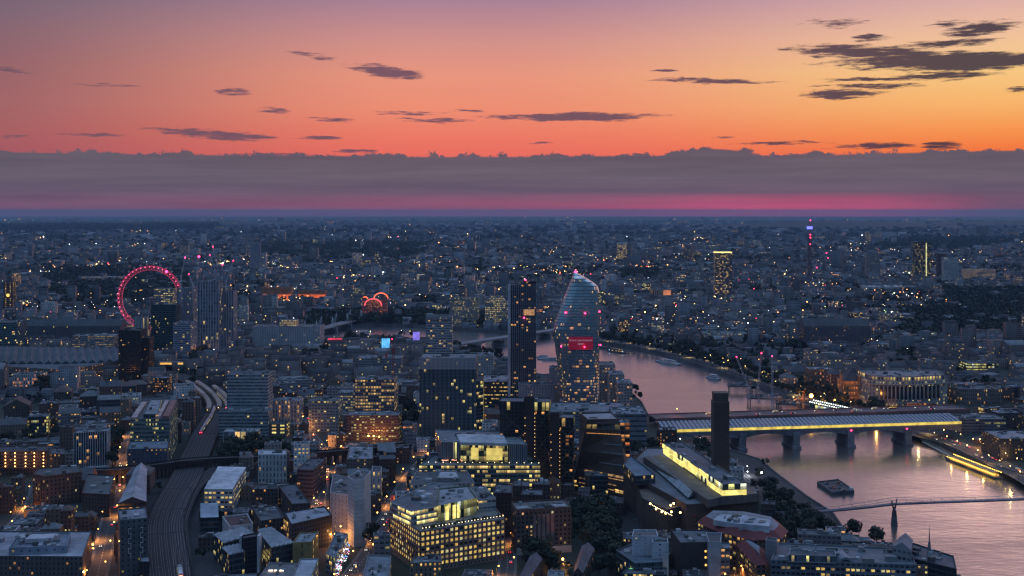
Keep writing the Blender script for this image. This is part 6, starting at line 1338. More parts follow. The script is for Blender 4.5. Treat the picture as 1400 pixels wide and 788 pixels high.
# ------------------------------------------------------------------ trains and platforms
def along(path, s0, L, z, off=0):
    """points along a smooth path from arc length s0, step 4 m"""
    out = []; acc = 0; need = s0
    for i in range(len(path)-1):
        a, b2 = Vector(path[i]), Vector(path[i+1]); l = (b2-a).length; d = (b2-a)/l; n_ = Vector((-d.y, d.x))
        while acc+l >= need and need <= s0+L: p = a+d*(need-acc)+n_*off; out.append((p, d)); need += 4
        acc += l
    return out
def train(path, s0, ncar, off, lab, roofc, lit=.9, cl=20):
    ps = along(path, s0, ncar*cl+8, 0, off); 
    if len(ps) < 4: return
    r = thing('train', lab, 'train', (*ps[len(ps)//2][0], 0)); per = cl//4
    for k in range(ncar):
        if (k+1)*per >= len(ps): break
        a, b2 = ps[k*per][0], ps[(k+1)*per][0]; d = (b2-a); rt_ = math.degrees(math.atan2(d.y, d.x)); c = (a+b2)/2
        mb = MB((.30, .28, .30, .35), (lit, .7, .45, .35)); pl = rect(c.x, c.y, d.length-.6, 2.9, rt_); mb.walls(pl, 6.9, 9.4, 2.2, 2.5); mb.build('carriage', FAC, r)
        mb = MB((*roofc, .25)); mb.walls(pl, 9.4, 10.1, 9, 9, rect(c.x, c.y, d.length-.8, 1.9, rt_)); mb.cap(rect(c.x, c.y, d.length-.8, 1.9, rt_), 10.1); mb.build('carriage_roof', ROOF, r)
        mb = MB((.05, .05, .05, .25)); mb.prism(rect(c.x, c.y, d.length*.9, 2.2, rt_), 6.3, 6.95); mb.build('bogies', ROOF, r)
    p, d = ps[0]; n_ = Vector((-d.y, d.x)); dots(r, 'tail_light', [(p.x-n_.x*.9, p.y-n_.y*.9-.3, 8), (p.x+n_.x*.9, p.y+n_.y*.9-.3, 8)], .5, REDS, 5, 3)
arcl = [0]
for a, b2 in zip(RAIL, RAIL[1:]): arcl.append(arcl[-1]+math.dist(a, b2))
def s_at(py): 
    best = min(range(len(RAIL)), key=lambda i: abs(SX(*RAIL[i], 6)[1]-py)); return arcl[best]
train(RAIL, s_at(594), 8, 4, 'long pink-roofed train with red tail lights leaving the platforms', (.46, .32, .32))
train(RAIL, s_at(795), 1, -6, 'single white-roofed train at the bottom edge of the tracks', (.6, .6, .62))
train(RAIL, s_at(560), 6, -10, 'brown-roofed train standing at the curved platforms', (.40, .27, .22))
for k, (off, s0, s1, lab) in enumerate(((10, s_at(565), s_at(524), 'curved platform canopy lit amber, right side of the tracks'), (-1.6, s_at(562), s_at(526), 'middle curved platform canopy lit amber'), (-14, s_at(556), s_at(532), 'left curved platform canopy lit amber'))):
    ps = along(RAIL, s0, s1-s0, 0, off); r = thing('platform_canopy', lab, 'canopy', (*ps[0][0], 0)); mb = MB((.32, .23, .19, .25)); ribbon(mb, [tuple(p) for p, d in ps], 5.5, 11.2); ribbon(mb, [tuple(p) for p, d in ps], 5.5, 11.0); mb.build('roof', ROOF, r)
    mb = MB((.2, .16, .13, .25)); ribbon(mb, [tuple(p) for p, d in ps], 4.5, 7.2); mb.build('platform', ROOF, r)
    dots(r, 'platform_lamp', [(p.x, p.y-3.2, 10.2) for p, d in ps[::3]], .42, glow_mat('lamp_platform', (1, .60, .22), 5), 4, 3)
r = thing('footbridge', 'covered station footbridge with glowing orange sides over the tracks', 'bridge', (*G(248, 512), 0)); L0 = r.location
mb = MB((.25, .24, .26, .25)); mb.box(L0.x, L0.y, 14, 66, 6, 4.5, -3); mb.build('covered_span', ROOF, r)
for x0 in (-22, 4): mb = MB(); mb.box(L0.x+x0, L0.y-3.2, 14.8, 17, .5, 2.6, -3); mb.build('lit_side', glow_mat('span_glow', (1, .5, .1), 1.3, .3), r)
for x0 in (-30, -8, 26): mb = MB((.2, .2, .2, .25)); mb.box(L0.x+x0, L0.y, 0, 2, 3, 14.2); mb.build('pier', ROOF, r)

# ------------------------------------------------------------------ generic city
BB = None
def sat(a, b2):
    for poly in (a, b2):
        for i in range(len(poly)):
            p, q = poly[i], poly[(i+1) % len(poly)]; nx, ny = q[1]-p[1], p[0]-q[0]
            A = [x*nx+y*ny for x, y in a]; B = [x*nx+y*ny for x, y in b2]
            if max(A) <= min(B) or max(B) <= min(A): return False
    return True
occb = []
def addocc(pl): occb.append((min(p[0] for p in pl), min(p[1] for p in pl), max(p[0] for p in pl), max(p[1] for p in pl), pl))
for pl in OCC: addocc(pl)
def free(pl, m_=0.5):
    x0, y0, x1, y1 = min(p[0] for p in pl)-m_, min(p[1] for p in pl)-m_, max(p[0] for p in pl)+m_, max(p[1] for p in pl)+m_
    for b2 in occb:
        if b2[0] < x1 and b2[2] > x0 and b2[1] < y1 and b2[3] > y0 and sat(pl, b2[4]): return False
    return True
RV = [(470, 461), (540, 462), (590, 466), (620, 472), (655, 481), (690, 489), (712, 500), (733, 512), (757, 514), (820, 516), (845, 522), (862, 548), (880, 562), (902, 590), (935, 598), (1005, 620), (1040, 647), (1100, 692), (1140, 706), (1180, 730), (1250, 744), (1310, 777), (1330, 800)]
def riv_y(x):
    for (a, b2), (c2, d2) in zip(RV, RV[1:]):
        if a <= x <= c2: return b2+(d2-b2)*(x-a)/(c2-a)
    return None
def hcap(pl, h):
    xs = [SX(*p)[0] for p in pl]; x0, x1 = min(xs), max(xs); Y = max(p[1] for p in pl)
    for (a, b2, yv, Yh) in VIS:
        if b2 > x0+1 and a < x1-1 and Yh > Y: h = min(h, H-(yv+1-HY)*Y/F)
    for x in (x0, (x0+x1)/2, x1):
        ry = riv_y(x)
        if ry:
            Yr = 245*F/(ry-HY)
            if Y < Yr+5: h = min(h, H-(ry+2-HY)*Y/F)
    return h
TREEZ = [[(785, 712), (830, 705), (848, 735), (845, 795), (820, 800), (800, 760), (786, 730)], [(868, 640), (905, 632), (900, 615), (870, 618)], [(1006, 652), (1034, 652), (1090, 695), (1128, 722), (1075, 742), (1048, 712), (1036, 682)], [(1060, 728), (1110, 722), (1135, 738), (1100, 752), (1065, 748)],
         [(300, 641), (345, 634), (402, 628), (396, 617), (300, 622)], [(0, 618), (80, 612), (85, 598), (10, 600)], [(46, 542), (85, 540), (80, 527), (50, 529)], [(255, 503), (288, 500), (284, 488), (258, 490)], [(545, 600), (572, 596), (570, 565), (546, 570)], [(880, 480), (960, 497), (1050, 523), (1070, 512), (1000, 480), (930, 464)], [(640, 505), (690, 500), (688, 488), (640, 490)], [(470, 472), (500, 470), (498, 462), (472, 463)], [(820, 474), (870, 478), (900, 468), (840, 460)], [(1060, 530), (1100, 545), (1110, 535), (1070, 520)], [(1185, 568), (1225, 574), (1222, 564), (1188, 560)], [(720, 790), (760, 786), (757, 768), (722, 770)], [(148, 652), (156, 648), (170, 600), (160, 600)], [(938, 612), (975, 626), (1004, 640), (1012, 652), (985, 652), (940, 628)]]
TZ = [[G(*p) for p in z] for z in TREEZ]
def blocked_pt(x, y): return inside(x, y, RIVP) or any(inside(x, y, z) for z in TZ)
GEN = []
kinds = [('office_block', 'conc', .20), ('office_block', 'glass', .10), ('brick_building', 'brick', .22), ('brick_building', 'dbrick', .22), ('brick_building', 'stock', .14), ('stone_building', 'stone', .06), ('office_block', 'white', .06)]
def kpick(): 
    t = rnd.random()
    for k in kinds:
        t -= k[2]
        if t <= 0: return k
    return kinds[2]
def lots(x0, x1, y0, y1, rot, lw=(14, 34), ld=(14, 30), street=9, blk=4):
    cx, cyy = (x0+x1)/2, (y0+y1)/2; c_, s_ = math.cos(math.radians(rot)), math.sin(math.radians(rot)); ext = max(x1-x0, y1-y0)*.75; v = -ext; row = 0
    while v < ext:
        dp = rnd.uniform(*ld); u_ = -ext; n_ = 0
        while u_ < ext:
            wd = rnd.uniform(*lw); x, y = cx+(u_+wd/2)*c_-(v+dp/2)*s_, cyy+(u_+wd/2)*s_+(v+dp/2)*c_
            if x0 <= x <= x1 and y0 <= y <= y1:
                px, py = SX(x, y)
                if -30 < px < 1430 and py < 812: yield rect(x, y, wd-.6, dp*rnd.uniform(.8, 1), rot), wd, dp
            u_ += wd; n_ += 1
            if n_ % blk == 0: u_ += street
        v += dp+(street+3 if row % 2 else 3.5); row += 1
zones = [(-420, -60, 760, 1150, 8), (-60, 120, 760, 1150, -5), (80, 420, 760, 1150, -12), (-560, -250, 1150, 1550, 16), (-250, 80, 1150, 1550, -4), (80, 420, 1150, 1500, 22), (-800, -350, 1550, 2100, 10), (-350, 150, 1550, 2100, -9), (380, 760, 1100, 1500, 12), (150, 900, 1500, 1900, 14)]
cand = []
for z in zones: cand += [(c, z) for c in lots(*z)]
for z in [(-420, -60, 760, 1200, 8), (-60, 140, 760, 1200, -5), (80, 420, 760, 1150, -12), (-450, 80, 1150, 1500, 5)]: cand += [(c, z) for c in lots(*z, lw=(8, 15), ld=(8, 14), street=3, blk=6)]
for (pl, wd, dp), z in cand:
    c = centroid(pl)
    if blocked_pt(*c) or any(blocked_pt(*p) for p in pl) or not free(pl): continue
    q = rnd.random(); h = rnd.uniform(9, 17) if q < .62 else rnd.uniform(16, 26) if q < .93 else rnd.uniform(26, 38)
    h2 = hcap(pl, h)
    if h2 < 4.0: continue
    if h2 < h: h = h2*rnd.uniform(.8, 1)
    addocc(pl); GEN.append((pl, h, wd, dp))
GEN.sort(key=lambda g: (min(p[1] for p in g[0])))
NI = 600
IND, RESTG = GEN[:NI], GEN[NI:]
print('generic lots', len(GEN))
cw_n = {'conc': ('grey', 'concrete office'), 'glass': ('glazed', 'office'), 'brick': ('reddish', 'brick building'), 'dbrick': ('dark', 'brick building'), 'stock': ('tan', 'brick building'), 'stone': ('pale', 'stone building'), 'white': ('white', 'rendered building')}
gl = []
for pl, h, wd, dp in IND:
    nm, st, _ = kpick(); c = centroid(pl); roof = 'flat'; k = rnd.random()
    if st in ('brick', 'dbrick', 'stock') and k < .45: roof = 'gable' if k < .25 else 'hip'
    if st in ('glass', 'conc') and k < .10: roof = 'saw'
    j = rnd.uniform(.75, 1.25); bc = ST[st][0]; ov = dict(col=tuple(v*j for v in bc))
    if roof != 'flat': ov['rc'] = rnd.choice(((.09, .09, .10), (.13, .11, .10), (.16, .165, .18), (.11, .07, .06)))
    lit = rnd.choice((.02, .04, .06, .1, .15, .35)) ; ov['lit'] = lit
    if h < 12 and rnd.random() < .3: lit = ov['lit'] = 0
    ov['warm'] = rnd.choice((.3, .42, .5, .65, .8)); ov['es'] = rnd.uniform(.5, 1.1)
    if c[1] > 1250: ov['far'] = 1
    r = thing(nm, '', 'building', (*c, 0), 'city buildings between the landmarks'); block(r, pl, 0, h, st, roof=roof, **ov)
    if roof in ('gable', 'hip') and rnd.random() < .6:
        mb = MB((.14, .09, .07, .25)); p = pl[0]; q = centroid([pl[0], pl[0], pl[2]]); mb.box(*q, h, 1.2, 2.2, min(wd, dp)*.28+1.2, rnd.uniform(0, 90)); mb.build('chimney', ROOF, r)
    xs = SX(*c, h); size = 'tall' if h > 22 else 'low' if h < 11 else 'mid-height'; a1, a2 = cw_n[st]
    rf = {'flat': 'flat roof', 'gable': 'pitched roof', 'hip': 'hipped roof', 'saw': 'sawtooth roof'}[roof]
    gl.append((r, xs, f'{size} {a1} {a2} with {rf}'))
groups = {}
for r, (x, y), base in gl:
    best = min(REFS, key=lambda R: ((R[0]-x)/1.0)**2+((R[1]-y)*1.6)**2); dx, dy = x-best[0], (y-best[1])
    dr = ('right of' if dx > 0 else 'left of') if abs(dx) > abs(dy)*1.2 else ('below' if dy > 0 else 'above')
    groups.setdefault((best[2], dr), []).append((abs(dx)+abs(dy), r, base))
ORD = ['nearest', 'second', 'third', 'fourth', 'fifth', 'sixth', 'seventh', 'eighth', 'ninth', 'tenth', 'eleventh', 'twelfth']
def ordn(i): 
    if i < 12: return ORD[i]
    k = i+1; return '%d%s' % (k, 'th' if 10 <= k % 100 <= 20 else {1: 'st', 2: 'nd', 3: 'rd'}.get(k % 10, 'th'))
for (ref, dr), ls in groups.items():
    by = {}
    for d_, r, base in sorted(ls, key=lambda t: t[0]): by.setdefault(base, []).append(r)
    for base, rs in by.items():
        for i, r in enumerate(rs): r['label'] = f'{base} {dr} {ref}' + (f', {ordn(i)} nearest' if len(rs) > 1 else '')

# far buildings: one mesh
rng = np.random.default_rng(5)
def far_boxes(cx, cyy, wd, dp, h, rot, colr, prm, gable):
    n_ = len(cx); c_, s_ = np.cos(rot), np.sin(rot); C = []
    for sx, sy in ((-1, -1), (1, -1), (1, 1), (-1, 1)): x, y = sx*wd/2, sy*dp/2; C.append((cx+x*c_-y*s_, cyy+x*s_+y*c_))
    V = np.zeros((n_, 10, 3)); 
    for k in range(4): V[:, k, 0], V[:, k, 1] = C[k]; V[:, k+4, 0], V[:, k+4, 1] = C[k]; V[:, k+4, 2] = h
    rh = np.where(gable, np.minimum(dp, wd)*.28, 0.0)
    V[:, 8] = (V[:, 4]+V[:, 7])/2; V[:, 9] = (V[:, 5]+V[:, 6])/2; V[:, 8, 2] += rh; V[:, 9, 2] += rh
    Q = np.array([[0, 1, 5, 4], [1, 2, 6, 5], [2, 3, 7, 6], [3, 0, 4, 7], [4, 5, 9, 8], [6, 7, 8, 9]]); T = np.array([[4, 8, 7], [5, 6, 9]])
    base = (np.arange(n_)*10)[:, None, None]; quads = (base+Q[None]).reshape(-1, 4); tris = (base+T[None]).reshape(-1, 3)
    nw, nd, nh = np.maximum(1, np.round(wd/3.1)), np.maximum(1, np.round(dp/3.1)), np.maximum(1, np.round(h/3.4)); ou, ov = rng.integers(0, 9000, n_), rng.integers(0, 9000, n_)
    UV = np.zeros((n_, 6, 4, 2))
    for k in range(4):
        nu = nw if k % 2 == 0 else nd; o = ou+k*41
        UV[:, k, 0, 0] = o; UV[:, k, 1, 0] = o+nu; UV[:, k, 2, 0] = o+nu; UV[:, k, 3, 0] = o; UV[:, k, 0, 1] = ov; UV[:, k, 1, 1] = ov; UV[:, k, 2, 1] = ov+nh; UV[:, k, 3, 1] = ov+nh
    CC = np.zeros((n_, 6, 4, 4)); PP = np.zeros((n_, 6, 4, 4)); CC[:, :4] = colr[:, None, None]; PP[:, :4] = prm[:, None, None]
    rc = rng.choice([.025, .05, .09, .18, .40], n_, p=[.30, .30, .20, .12, .08]); CC[:, 4:, :, 0] = rc[:, None, None]; CC[:, 4:, :, 1] = rc[:, None, None]*1.01; CC[:, 4:, :, 2] = rc[:, None, None]*1.08; CC[:, 4:, :, 3] = .2
    tc_ = np.zeros((n_, 2, 3, 4)); tc_[:] = CC[:, 0, 0][:, None, None]; 
    return V.reshape(-1, 3), quads, tris, UV.reshape(-1, 2), CC.reshape(-1, 4), PP.reshape(-1, 4), tc_.reshape(-1, 4)
def mk_far(name, cx, cyy, wd, dp, h, rot, colr, prm, gable):
    V, q, t3, UV, CC, PP, TC = far_boxes(cx, cyy, wd, dp, h, rot, colr, prm, gable)
    me = bpy.data.meshes.new(name); nq, nt = len(q), len(t3); me.vertices.add(len(V)); me.vertices.foreach_set('co', V.astype(np.float32).ravel())
    me.loops.add(nq*4+nt*3); me.loops.foreach_set('vertex_index', np.concatenate([q.ravel(), t3.ravel()]).astype(np.int32)); me.polygons.add(nq+nt)
    me.polygons.foreach_set('loop_start', np.concatenate([np.arange(nq)*4, nq*4+np.arange(nt)*3]).astype(np.int32))
    me.update(calc_edges=True); uvl = me.uv_layers.new(name='UVMap'); uvl.data.foreach_set('uv', np.concatenate([UV, np.zeros((nt*3, 2))]).astype(np.float32).ravel())
    a = me.attributes.new('Col', 'FLOAT_COLOR', 'CORNER'); a.data.foreach_set('color', np.concatenate([CC, TC]).astype(np.float32).ravel())
    a = me.attributes.new('Prm', 'FLOAT_COLOR', 'CORNER'); a.data.foreach_set('color', np.concatenate([PP, np.zeros((nt*3, 4))]).astype(np.float32).ravel())
    me.materials.append(FAC); me.validate(); o = bpy.data.objects.new(name, me); col.objects.link(o); return tag(o, kind='stuff')
PARKS = [[(60, 412), (60, 372), (255, 366), (262, 405), (240, 418)], [(345, 352), (345, 333), (590, 334), (580, 352)], [(1225, 462), (1225, 428), (1400, 420), (1430, 455), (1300, 466)], [(0, 318), (0, 310), (300, 308), (300, 316)], [(1310, 345), (1180, 340), (1250, 326), (1420, 330)], [(850, 385), (850, 372), (930, 374), (925, 388)], [(1290, 420), (1290, 398), (1400, 400), (1400, 418)], [(425, 452), (420, 432), (520, 428), (612, 432), (700, 438), (700, 449), (560, 444)], [(1095, 470), (1140, 462), (1120, 440), (1085, 448)], [(240, 475), (262, 478), (268, 460), (240, 460)], [(1180, 512), (1290, 500), (1250, 485), (1180, 495)], [(560, 425), (560, 412), (600, 412), (600, 424)]]
PK = [[G(*p) for p in z] for z in PARKS]; pkb = [(min(p[0] for p in z), min(p[1] for p in z), max(p[0] for p in z), max(p[1] for p in z), z) for z in PK]
occl = [b2 for b2 in occb if b2[3] > 1450]
def nf(x, y): return (np.sin(x/310+1.3)*np.sin(y/430+.7)+.6*np.sin(x/140+y/190)*np.sin(x/97-y/260+2))/1.4
def farcells(y0, y1, cell, jit):
    out = []; y = y0
    while y < y1:
        hw = (y*700/F)+cell*2; x = -hw
        while x < hw: out.append((x, y)); x += cell
        y += cell
    a = np.array(out); a += rng.uniform(-jit, jit, a.shape)*cell; return a
S_ = []
for (y0, y1, cell, w0, w1, hm) in ((1500, 2600, 21, 9, 24, 13), (2600, 4600, 27, 11, 31, 13), (4600, 9500, 48, 18, 50, 12), (9500, 26000, 125, 40, 110, 11)):
    a = farcells(y0, y1, cell, .22)
    keep = ~((nf(a[:, 0], a[:, 1]) < -.38) & (rng.random(len(a)) < .7))
    for i, (x, y) in enumerate(a):
        if y < 2700 and inside(x, y, RIVP): keep[i] = False; continue
        for b2 in pkb:
            if b2[0] < x < b2[2] and b2[1] < y < b2[3] and inside(x, y, b2[4]) and rng.random() > .16: keep[i] = False; break
        if not keep[i]: continue
        if y < 4700:
            for b2 in occl:
                if b2[0]-w1*.45 < x < b2[2]+w1*.45 and b2[1]-w1*.45 < y < b2[3]+w1*.45: keep[i] = False; break
    a = a[keep]; n_ = len(a); px = 700+a[:, 0]/a[:, 1]*F
    wd, dp = rng.uniform(w0, w1, n_), rng.uniform(w0, w1, n_)*.8
    if y0 < 2700:
        ok = np.array([not any(inside(x+sx*.55*w_, y+sy*.55*d_, RIVP) for sx in (-1, 1) for sy in (-1, 1)) for (x, y), w_, d_ in zip(a, wd, dp)]); a, wd, dp, px = a[ok], wd[ok], dp[ok], px[ok]; n_ = len(a)
    h = hm*np.exp(rng.normal(0, .32, n_)); t = rng.random(n_); h = np.where(t > .975, rng.uniform(28, 50, n_), h)
    if y0 > 2600: h = np.where(t > .996, rng.uniform(45, 85, n_), h)
    if y0 < 2700:
        h = np.array([min(hh_, max(4, hcap(rect(x, y, w_, d_), hh_))) for (x, y), hh_, w_, d_ in zip(a, h, wd, dp)])
    else:
        for (va, vb, yv, Yh) in VIS:
            if Yh > 2600:
                m_ = (px > va-4) & (px < vb+4) & (a[:, 1] < Yh); h = np.where(m_, np.minimum(h, np.maximum(4, H-(yv+1-HY)*a[:, 1]/F)), h)
    rot = np.radians(np.where(a[:, 0] > 0, 14, -6)+rng.integers(-1, 2, n_)*18.0+rng.normal(0, 4, n_))
    cb = np.array([(.22, .23, .26), (.18, .17, .17), (.11, .09, .085), (.34, .33, .34), (.10, .11, .13)])[rng.choice(5, n_, p=[.28, .25, .22, .13, .12])]*rng.uniform(.45, 1.1, (n_, 1))*(1+.35*nf(a[:, 0], a[:, 1]))[:, None]
    colr = np.concatenate([cb, rng.uniform(.15, .5, (n_, 1))], 1)
    prm = np.stack([rng.choice([.0, .02, .05, .10, .35], n_, p=[.3, .3, .20, .13, .07]), rng.uniform(.35, .85, n_), rng.uniform(.4, .6, n_), rng.choice([.3, .45, .6, .85], n_, p=[.2, .4, .25, .15])], 1)
    S_.append((a[:, 0], a[:, 1], wd, dp, h, rot, colr, prm, rng.random(n_) < .42))
g_ = [(np.array([centroid(pl)[0]]), np.array([centroid(pl)[1]]), np.array([wd*.96]), np.array([dp*.9]), np.array([h])) for pl, h, wd, dp in RESTG]
if g_:
    n_ = len(g_); G_ = [np.concatenate([x[k] for x in g_]) for k in range(5)]; colr = np.tile(np.array([[.17, .14, .13, .2]]), (n_, 1))*rng.uniform(.6, 1.5, (n_, 1)); prm = np.tile(np.array([[.10, .5, .5, .5]]), (n_, 1)); S_.append((*G_, np.radians(np.full(n_, 8.)), colr, prm, rng.random(n_) < .4))
A_ = [np.concatenate([s[k] for s in S_]) for k in range(9)]
print('far buildings', len(A_[0])); mk_far('distant_buildings', *A_)
# distant lights: tiny lamps all over the far city
LC = [('distant_yellow_lights', (1, .66, .22), 9, .42), ('distant_orange_lights', (1, .36, .08), 9, .28), ('distant_white_lights', (.95, .95, 1), 7, .20), ('distant_red_lights', (1, .03, .08), 18, .04), ('distant_green_lights', (.6, 1, .35), 9, .06)]
oc = np.array([(1, 0, 0), (-1, 0, 0), (0, 1, 0), (0, -1, 0), (0, 0, 1), (0, 0, -1)], float); of = np.array([(0, 2, 4), (2, 1, 4), (1, 3, 4), (3, 0, 4), (2, 0, 5), (1, 2, 5), (3, 1, 5), (0, 3, 5)])
def octs(name, pts, r, mat):
    n_ = len(pts); V = (pts[:, None]+oc[None]*r[:, None, None]).reshape(-1, 3); Fc = ((np.arange(n_)*6)[:, None, None]+of[None]).reshape(-1, 3)
    me = bpy.data.meshes.new(name); me.from_pydata(V.tolist(), [], Fc.tolist()); me.materials.append(mat); o = bpy.data.objects.new(name, me); col.objects.link(o); return tag(o, kind='stuff')
cent = rng.uniform(0, 1, (90, 2)); cent = np.stack([-60+cent[:, 0]*1520, 298+cent[:, 1]**1.2*150], 1)
for nm, cc, s_, frac in LC:
    n_ = int(4200*frac); n1_ = n_//2
    py = 297.5+np.abs(rng.random(n_-n1_))**1.25*165; px = rng.uniform(-20, 1420, n_-n1_); k = rng.integers(0, 90, n1_); px = np.concatenate([px, cent[k, 0]+rng.normal(0, 16, n1_)]); py = np.concatenate([py, np.maximum(297.6, cent[k, 1]+rng.normal(0, 2.0, n1_))])
    Y = 238*F/(py-HY); X = (px-700)*Y/F; z = rng.uniform(6, 22, n_); ok = np.array([((y > 2500) or not inside(x, y, RIVP)) and (rng.random() < .06 or not any(b2[0] < x < b2[2] and b2[1] < y < b2[3] and inside(x, y, b2[4]) for b2 in pkb)) for x, y in zip(X, Y)]); X, Y, z = X[ok], Y[ok], z[ok]
    Y -= 20; r_ = np.clip(Y/F, 1.0, 9)*rng.choice([.26, .4, .6, .9], len(Y), p=[.45, .33, .17, .05]); octs(nm, np.stack([X, Y, z], 1), r_, glow_mat(nm, cc, s_))
# lines of lamps along far streets
for nm, cc, nl in (('distant_avenue_lights', (1, .50, .14), 46), ('distant_white_avenue_lights', (1, .82, .55), 18)):
    P_ = []
    for _ in range(nl):
        Y0 = rng.uniform(1700, 7500); X0 = rng.uniform(-.43, .43)*Y0; an = rng.choice([14, -6, 104, 84, 60])*PI/180+rng.normal(0, .1); L_ = rng.uniform(150, 700)*(Y0/3000)**.7; n_ = int(L_/(28*(Y0/2500)**.8)); 
        for t in np.linspace(0, L_, max(3, n_)): P_.append((X0+t*math.cos(an), Y0+t*math.sin(an), 13))
    P_ = np.array([p for p in P_ if not inside(p[0], p[1], RIVP)]); octs(nm, P_, np.clip(P_[:, 1]/F, 1, 9)*.4, glow_mat(nm, cc, 10))
# hills on the horizon
mb = MB((.05, .06, .05, .25)); hp = []
for (x0, x1, Y, hh_, nm) in ((-9000, -2500, 20000, 70, 'a'), (1500, 7500, 15500, 105, 'b'), (3500, 13000, 19000, 130, 'c'), (-4000, 4500, 26000, 60, 'd')):
    n_ = 26; pr = None; ph_ = rnd.uniform(0, 6); mb = MB((.05, .06, .05, .25))
    for i in range(n_+1):
        t = i/n_; x = x0+(x1-x0)*t; hz = hh_*(math.sin(PI*t)**.8)*(.75+.25*math.sin(t*9+ph_)); rw = [(x, Y-1500, 0), (x, Y-600, hz*.7), (x, Y, hz), (x, Y+1500, hz*.6), (x, Y+3000, 0)]
        if pr:
            for k in range(4): mb.face([pr[k], rw[k], rw[k+1], pr[k+1]])
        pr = rw
    o = mb.build('hills', gm); tag(o, kind='structure')
    for p in o.data.polygons: p.use_smooth = True

# ------------------------------------------------------------------ trees
def crown_mesh(seed, n_=520, R_=5.2, Hc=6.5, name='crown'):
    g = random.Random(seed); mb = MB(); cl = [(g.uniform(-.55, .55)*R_, g.uniform(-.55, .55)*R_, g.uniform(-.5, .6)*Hc*.8, g.uniform(.38, .62)*R_) for _ in range(9)]
    for _ in range(n_):
        c = g.choice(cl); u_ = g.uniform(-1, 1); t = g.uniform(0, 2*PI); rr_ = c[3]*g.uniform(.75, 1.08); q = math.sqrt(1-u_*u_)
        p = Vector((c[0]+rr_*q*math.cos(t), c[1]+rr_*q*math.sin(t), c[2]+rr_*u_*.9)); n1_ = Vector((q*math.cos(t)+g.uniform(-.6, .6), q*math.sin(t)+g.uniform(-.6, .6), u_+g.uniform(-.4, .7))).normalized()
        a = n1_.orthogonal().normalized(); a.rotate(Matrix.Rotation(g.uniform(0, 6), 3, n1_)); b2 = n1_.cross(a); s_ = g.uniform(.35, .85); mb.face([p-a*s_-b2*s_*.6, p+a*s_-b2*s_*.7, p+a*s_*.7+b2*s_, p-a*s_*.8+b2*s_*.8])
    return mb.mesh(name, LEAF)
CRN = [crown_mesh(k) for k in range(6)]
tm = MB(); tm.beam((0, 0, -.3), (0, 0, 5.5), .38, 6, .22)
for k in range(4): tm.beam((0, 0, 4+k*.3), (2.2*math.cos(k*1.6), 2.2*math.sin(k*1.6), 7.5+k*.3), .18, 5, .07)
TRK = tm.mesh('trunk', BARK)
TL = ['dark leafy tree in the dense grove before the twisted museum tower', 'big dark tree between the museum and rounded terrace office', 'riverside tree between the brick chimney and slender footbridge', 'tree near the south end of the slender footbridge', 'tree below the dark railway viaduct', 'tree behind the orange-lamp balcony flats', 'tree beside the white curved hotel', 'tree by the lit junction under the gridded towers', 'tree left of the vertical-finned office', 'tree in the dark gardens behind the north embankment', 'tree behind the vertical-finned office near the river', 'tree at the river bend near the crimson canopy', 'tree right of the bulging glass tower across the river', 'tree behind the river works platform', 'tree in front of the curved stone palace', 'tree in the garden before the mansion block', 'street tree right of the white-finned tower', 'tree between the brick chimney and the river wall']
NT_ = [44, 7, 40, 13, 20, 12, 9, 10, 8, 44, 12, 7, 12, 8, 6, 8, 8, 16]
def tree(x, y, sc_, lab, grp):
    r = thing('tree', lab, 'tree', (x, y, 0), grp, rnd.uniform(0, 6)); k = sc_; r.scale = (k, k, k*rnd.uniform(.9, 1.15)); link('trunk', TRK, r); o = link('crown', rnd.choice(CRN), r, (0, 0, 8.6)); return r
tpos = []
for zi, (z, n_) in enumerate(zip(TZ, NT_)):
    xs, ys = [p[0] for p in z], [p[1] for p in z]; k = t = 0
    while k < n_ and t < n_*40:
        t += 1; x, y = rnd.uniform(min(xs), max(xs)), rnd.uniform(min(ys), max(ys))
        if not inside(x, y, z) or inside(x, y, RIVP) or any(math.dist((x, y), q) < 6 for q in tpos) or not free(rect(x, y, 3, 3)): continue
        tree(x, y, rnd.uniform(.85, 1.5) if zi != 2 else rnd.uniform(.6, 1.0), TL[zi], 'trees: '+TL[zi][:40]); tpos.append((x, y)); k += 1
for (x, y, s_, lab) in ((509, 748, 1.15, 'single round tree at the foot of the slim white tower'), (1164, 741, 1.25, 'single round tree on the near river bank by footbridge'), (1198, 752, 1.3, 'round tree beside the grey office with arched window')): tree(*G(x, y), s_, lab, None)
ep, ew = ROADS['embankment']; ps = along(ep, 0, 1200, 0, ew/2+7)[::4]+along(ep, 10, 1200, 0, -ew/2-5)[::4]; cnt = 0
for p, d in ps:
    if not inside(p.x, p.y, RIVP) and cnt < 90 and all(math.dist((p.x, p.y), q) > 5 for q in tpos): tree(p.x, p.y, rnd.uniform(.8, 1.15), 'plane tree in the long row along the embankment road', 'embankment plane trees'); cnt += 1; tpos.append((p.x, p.y))
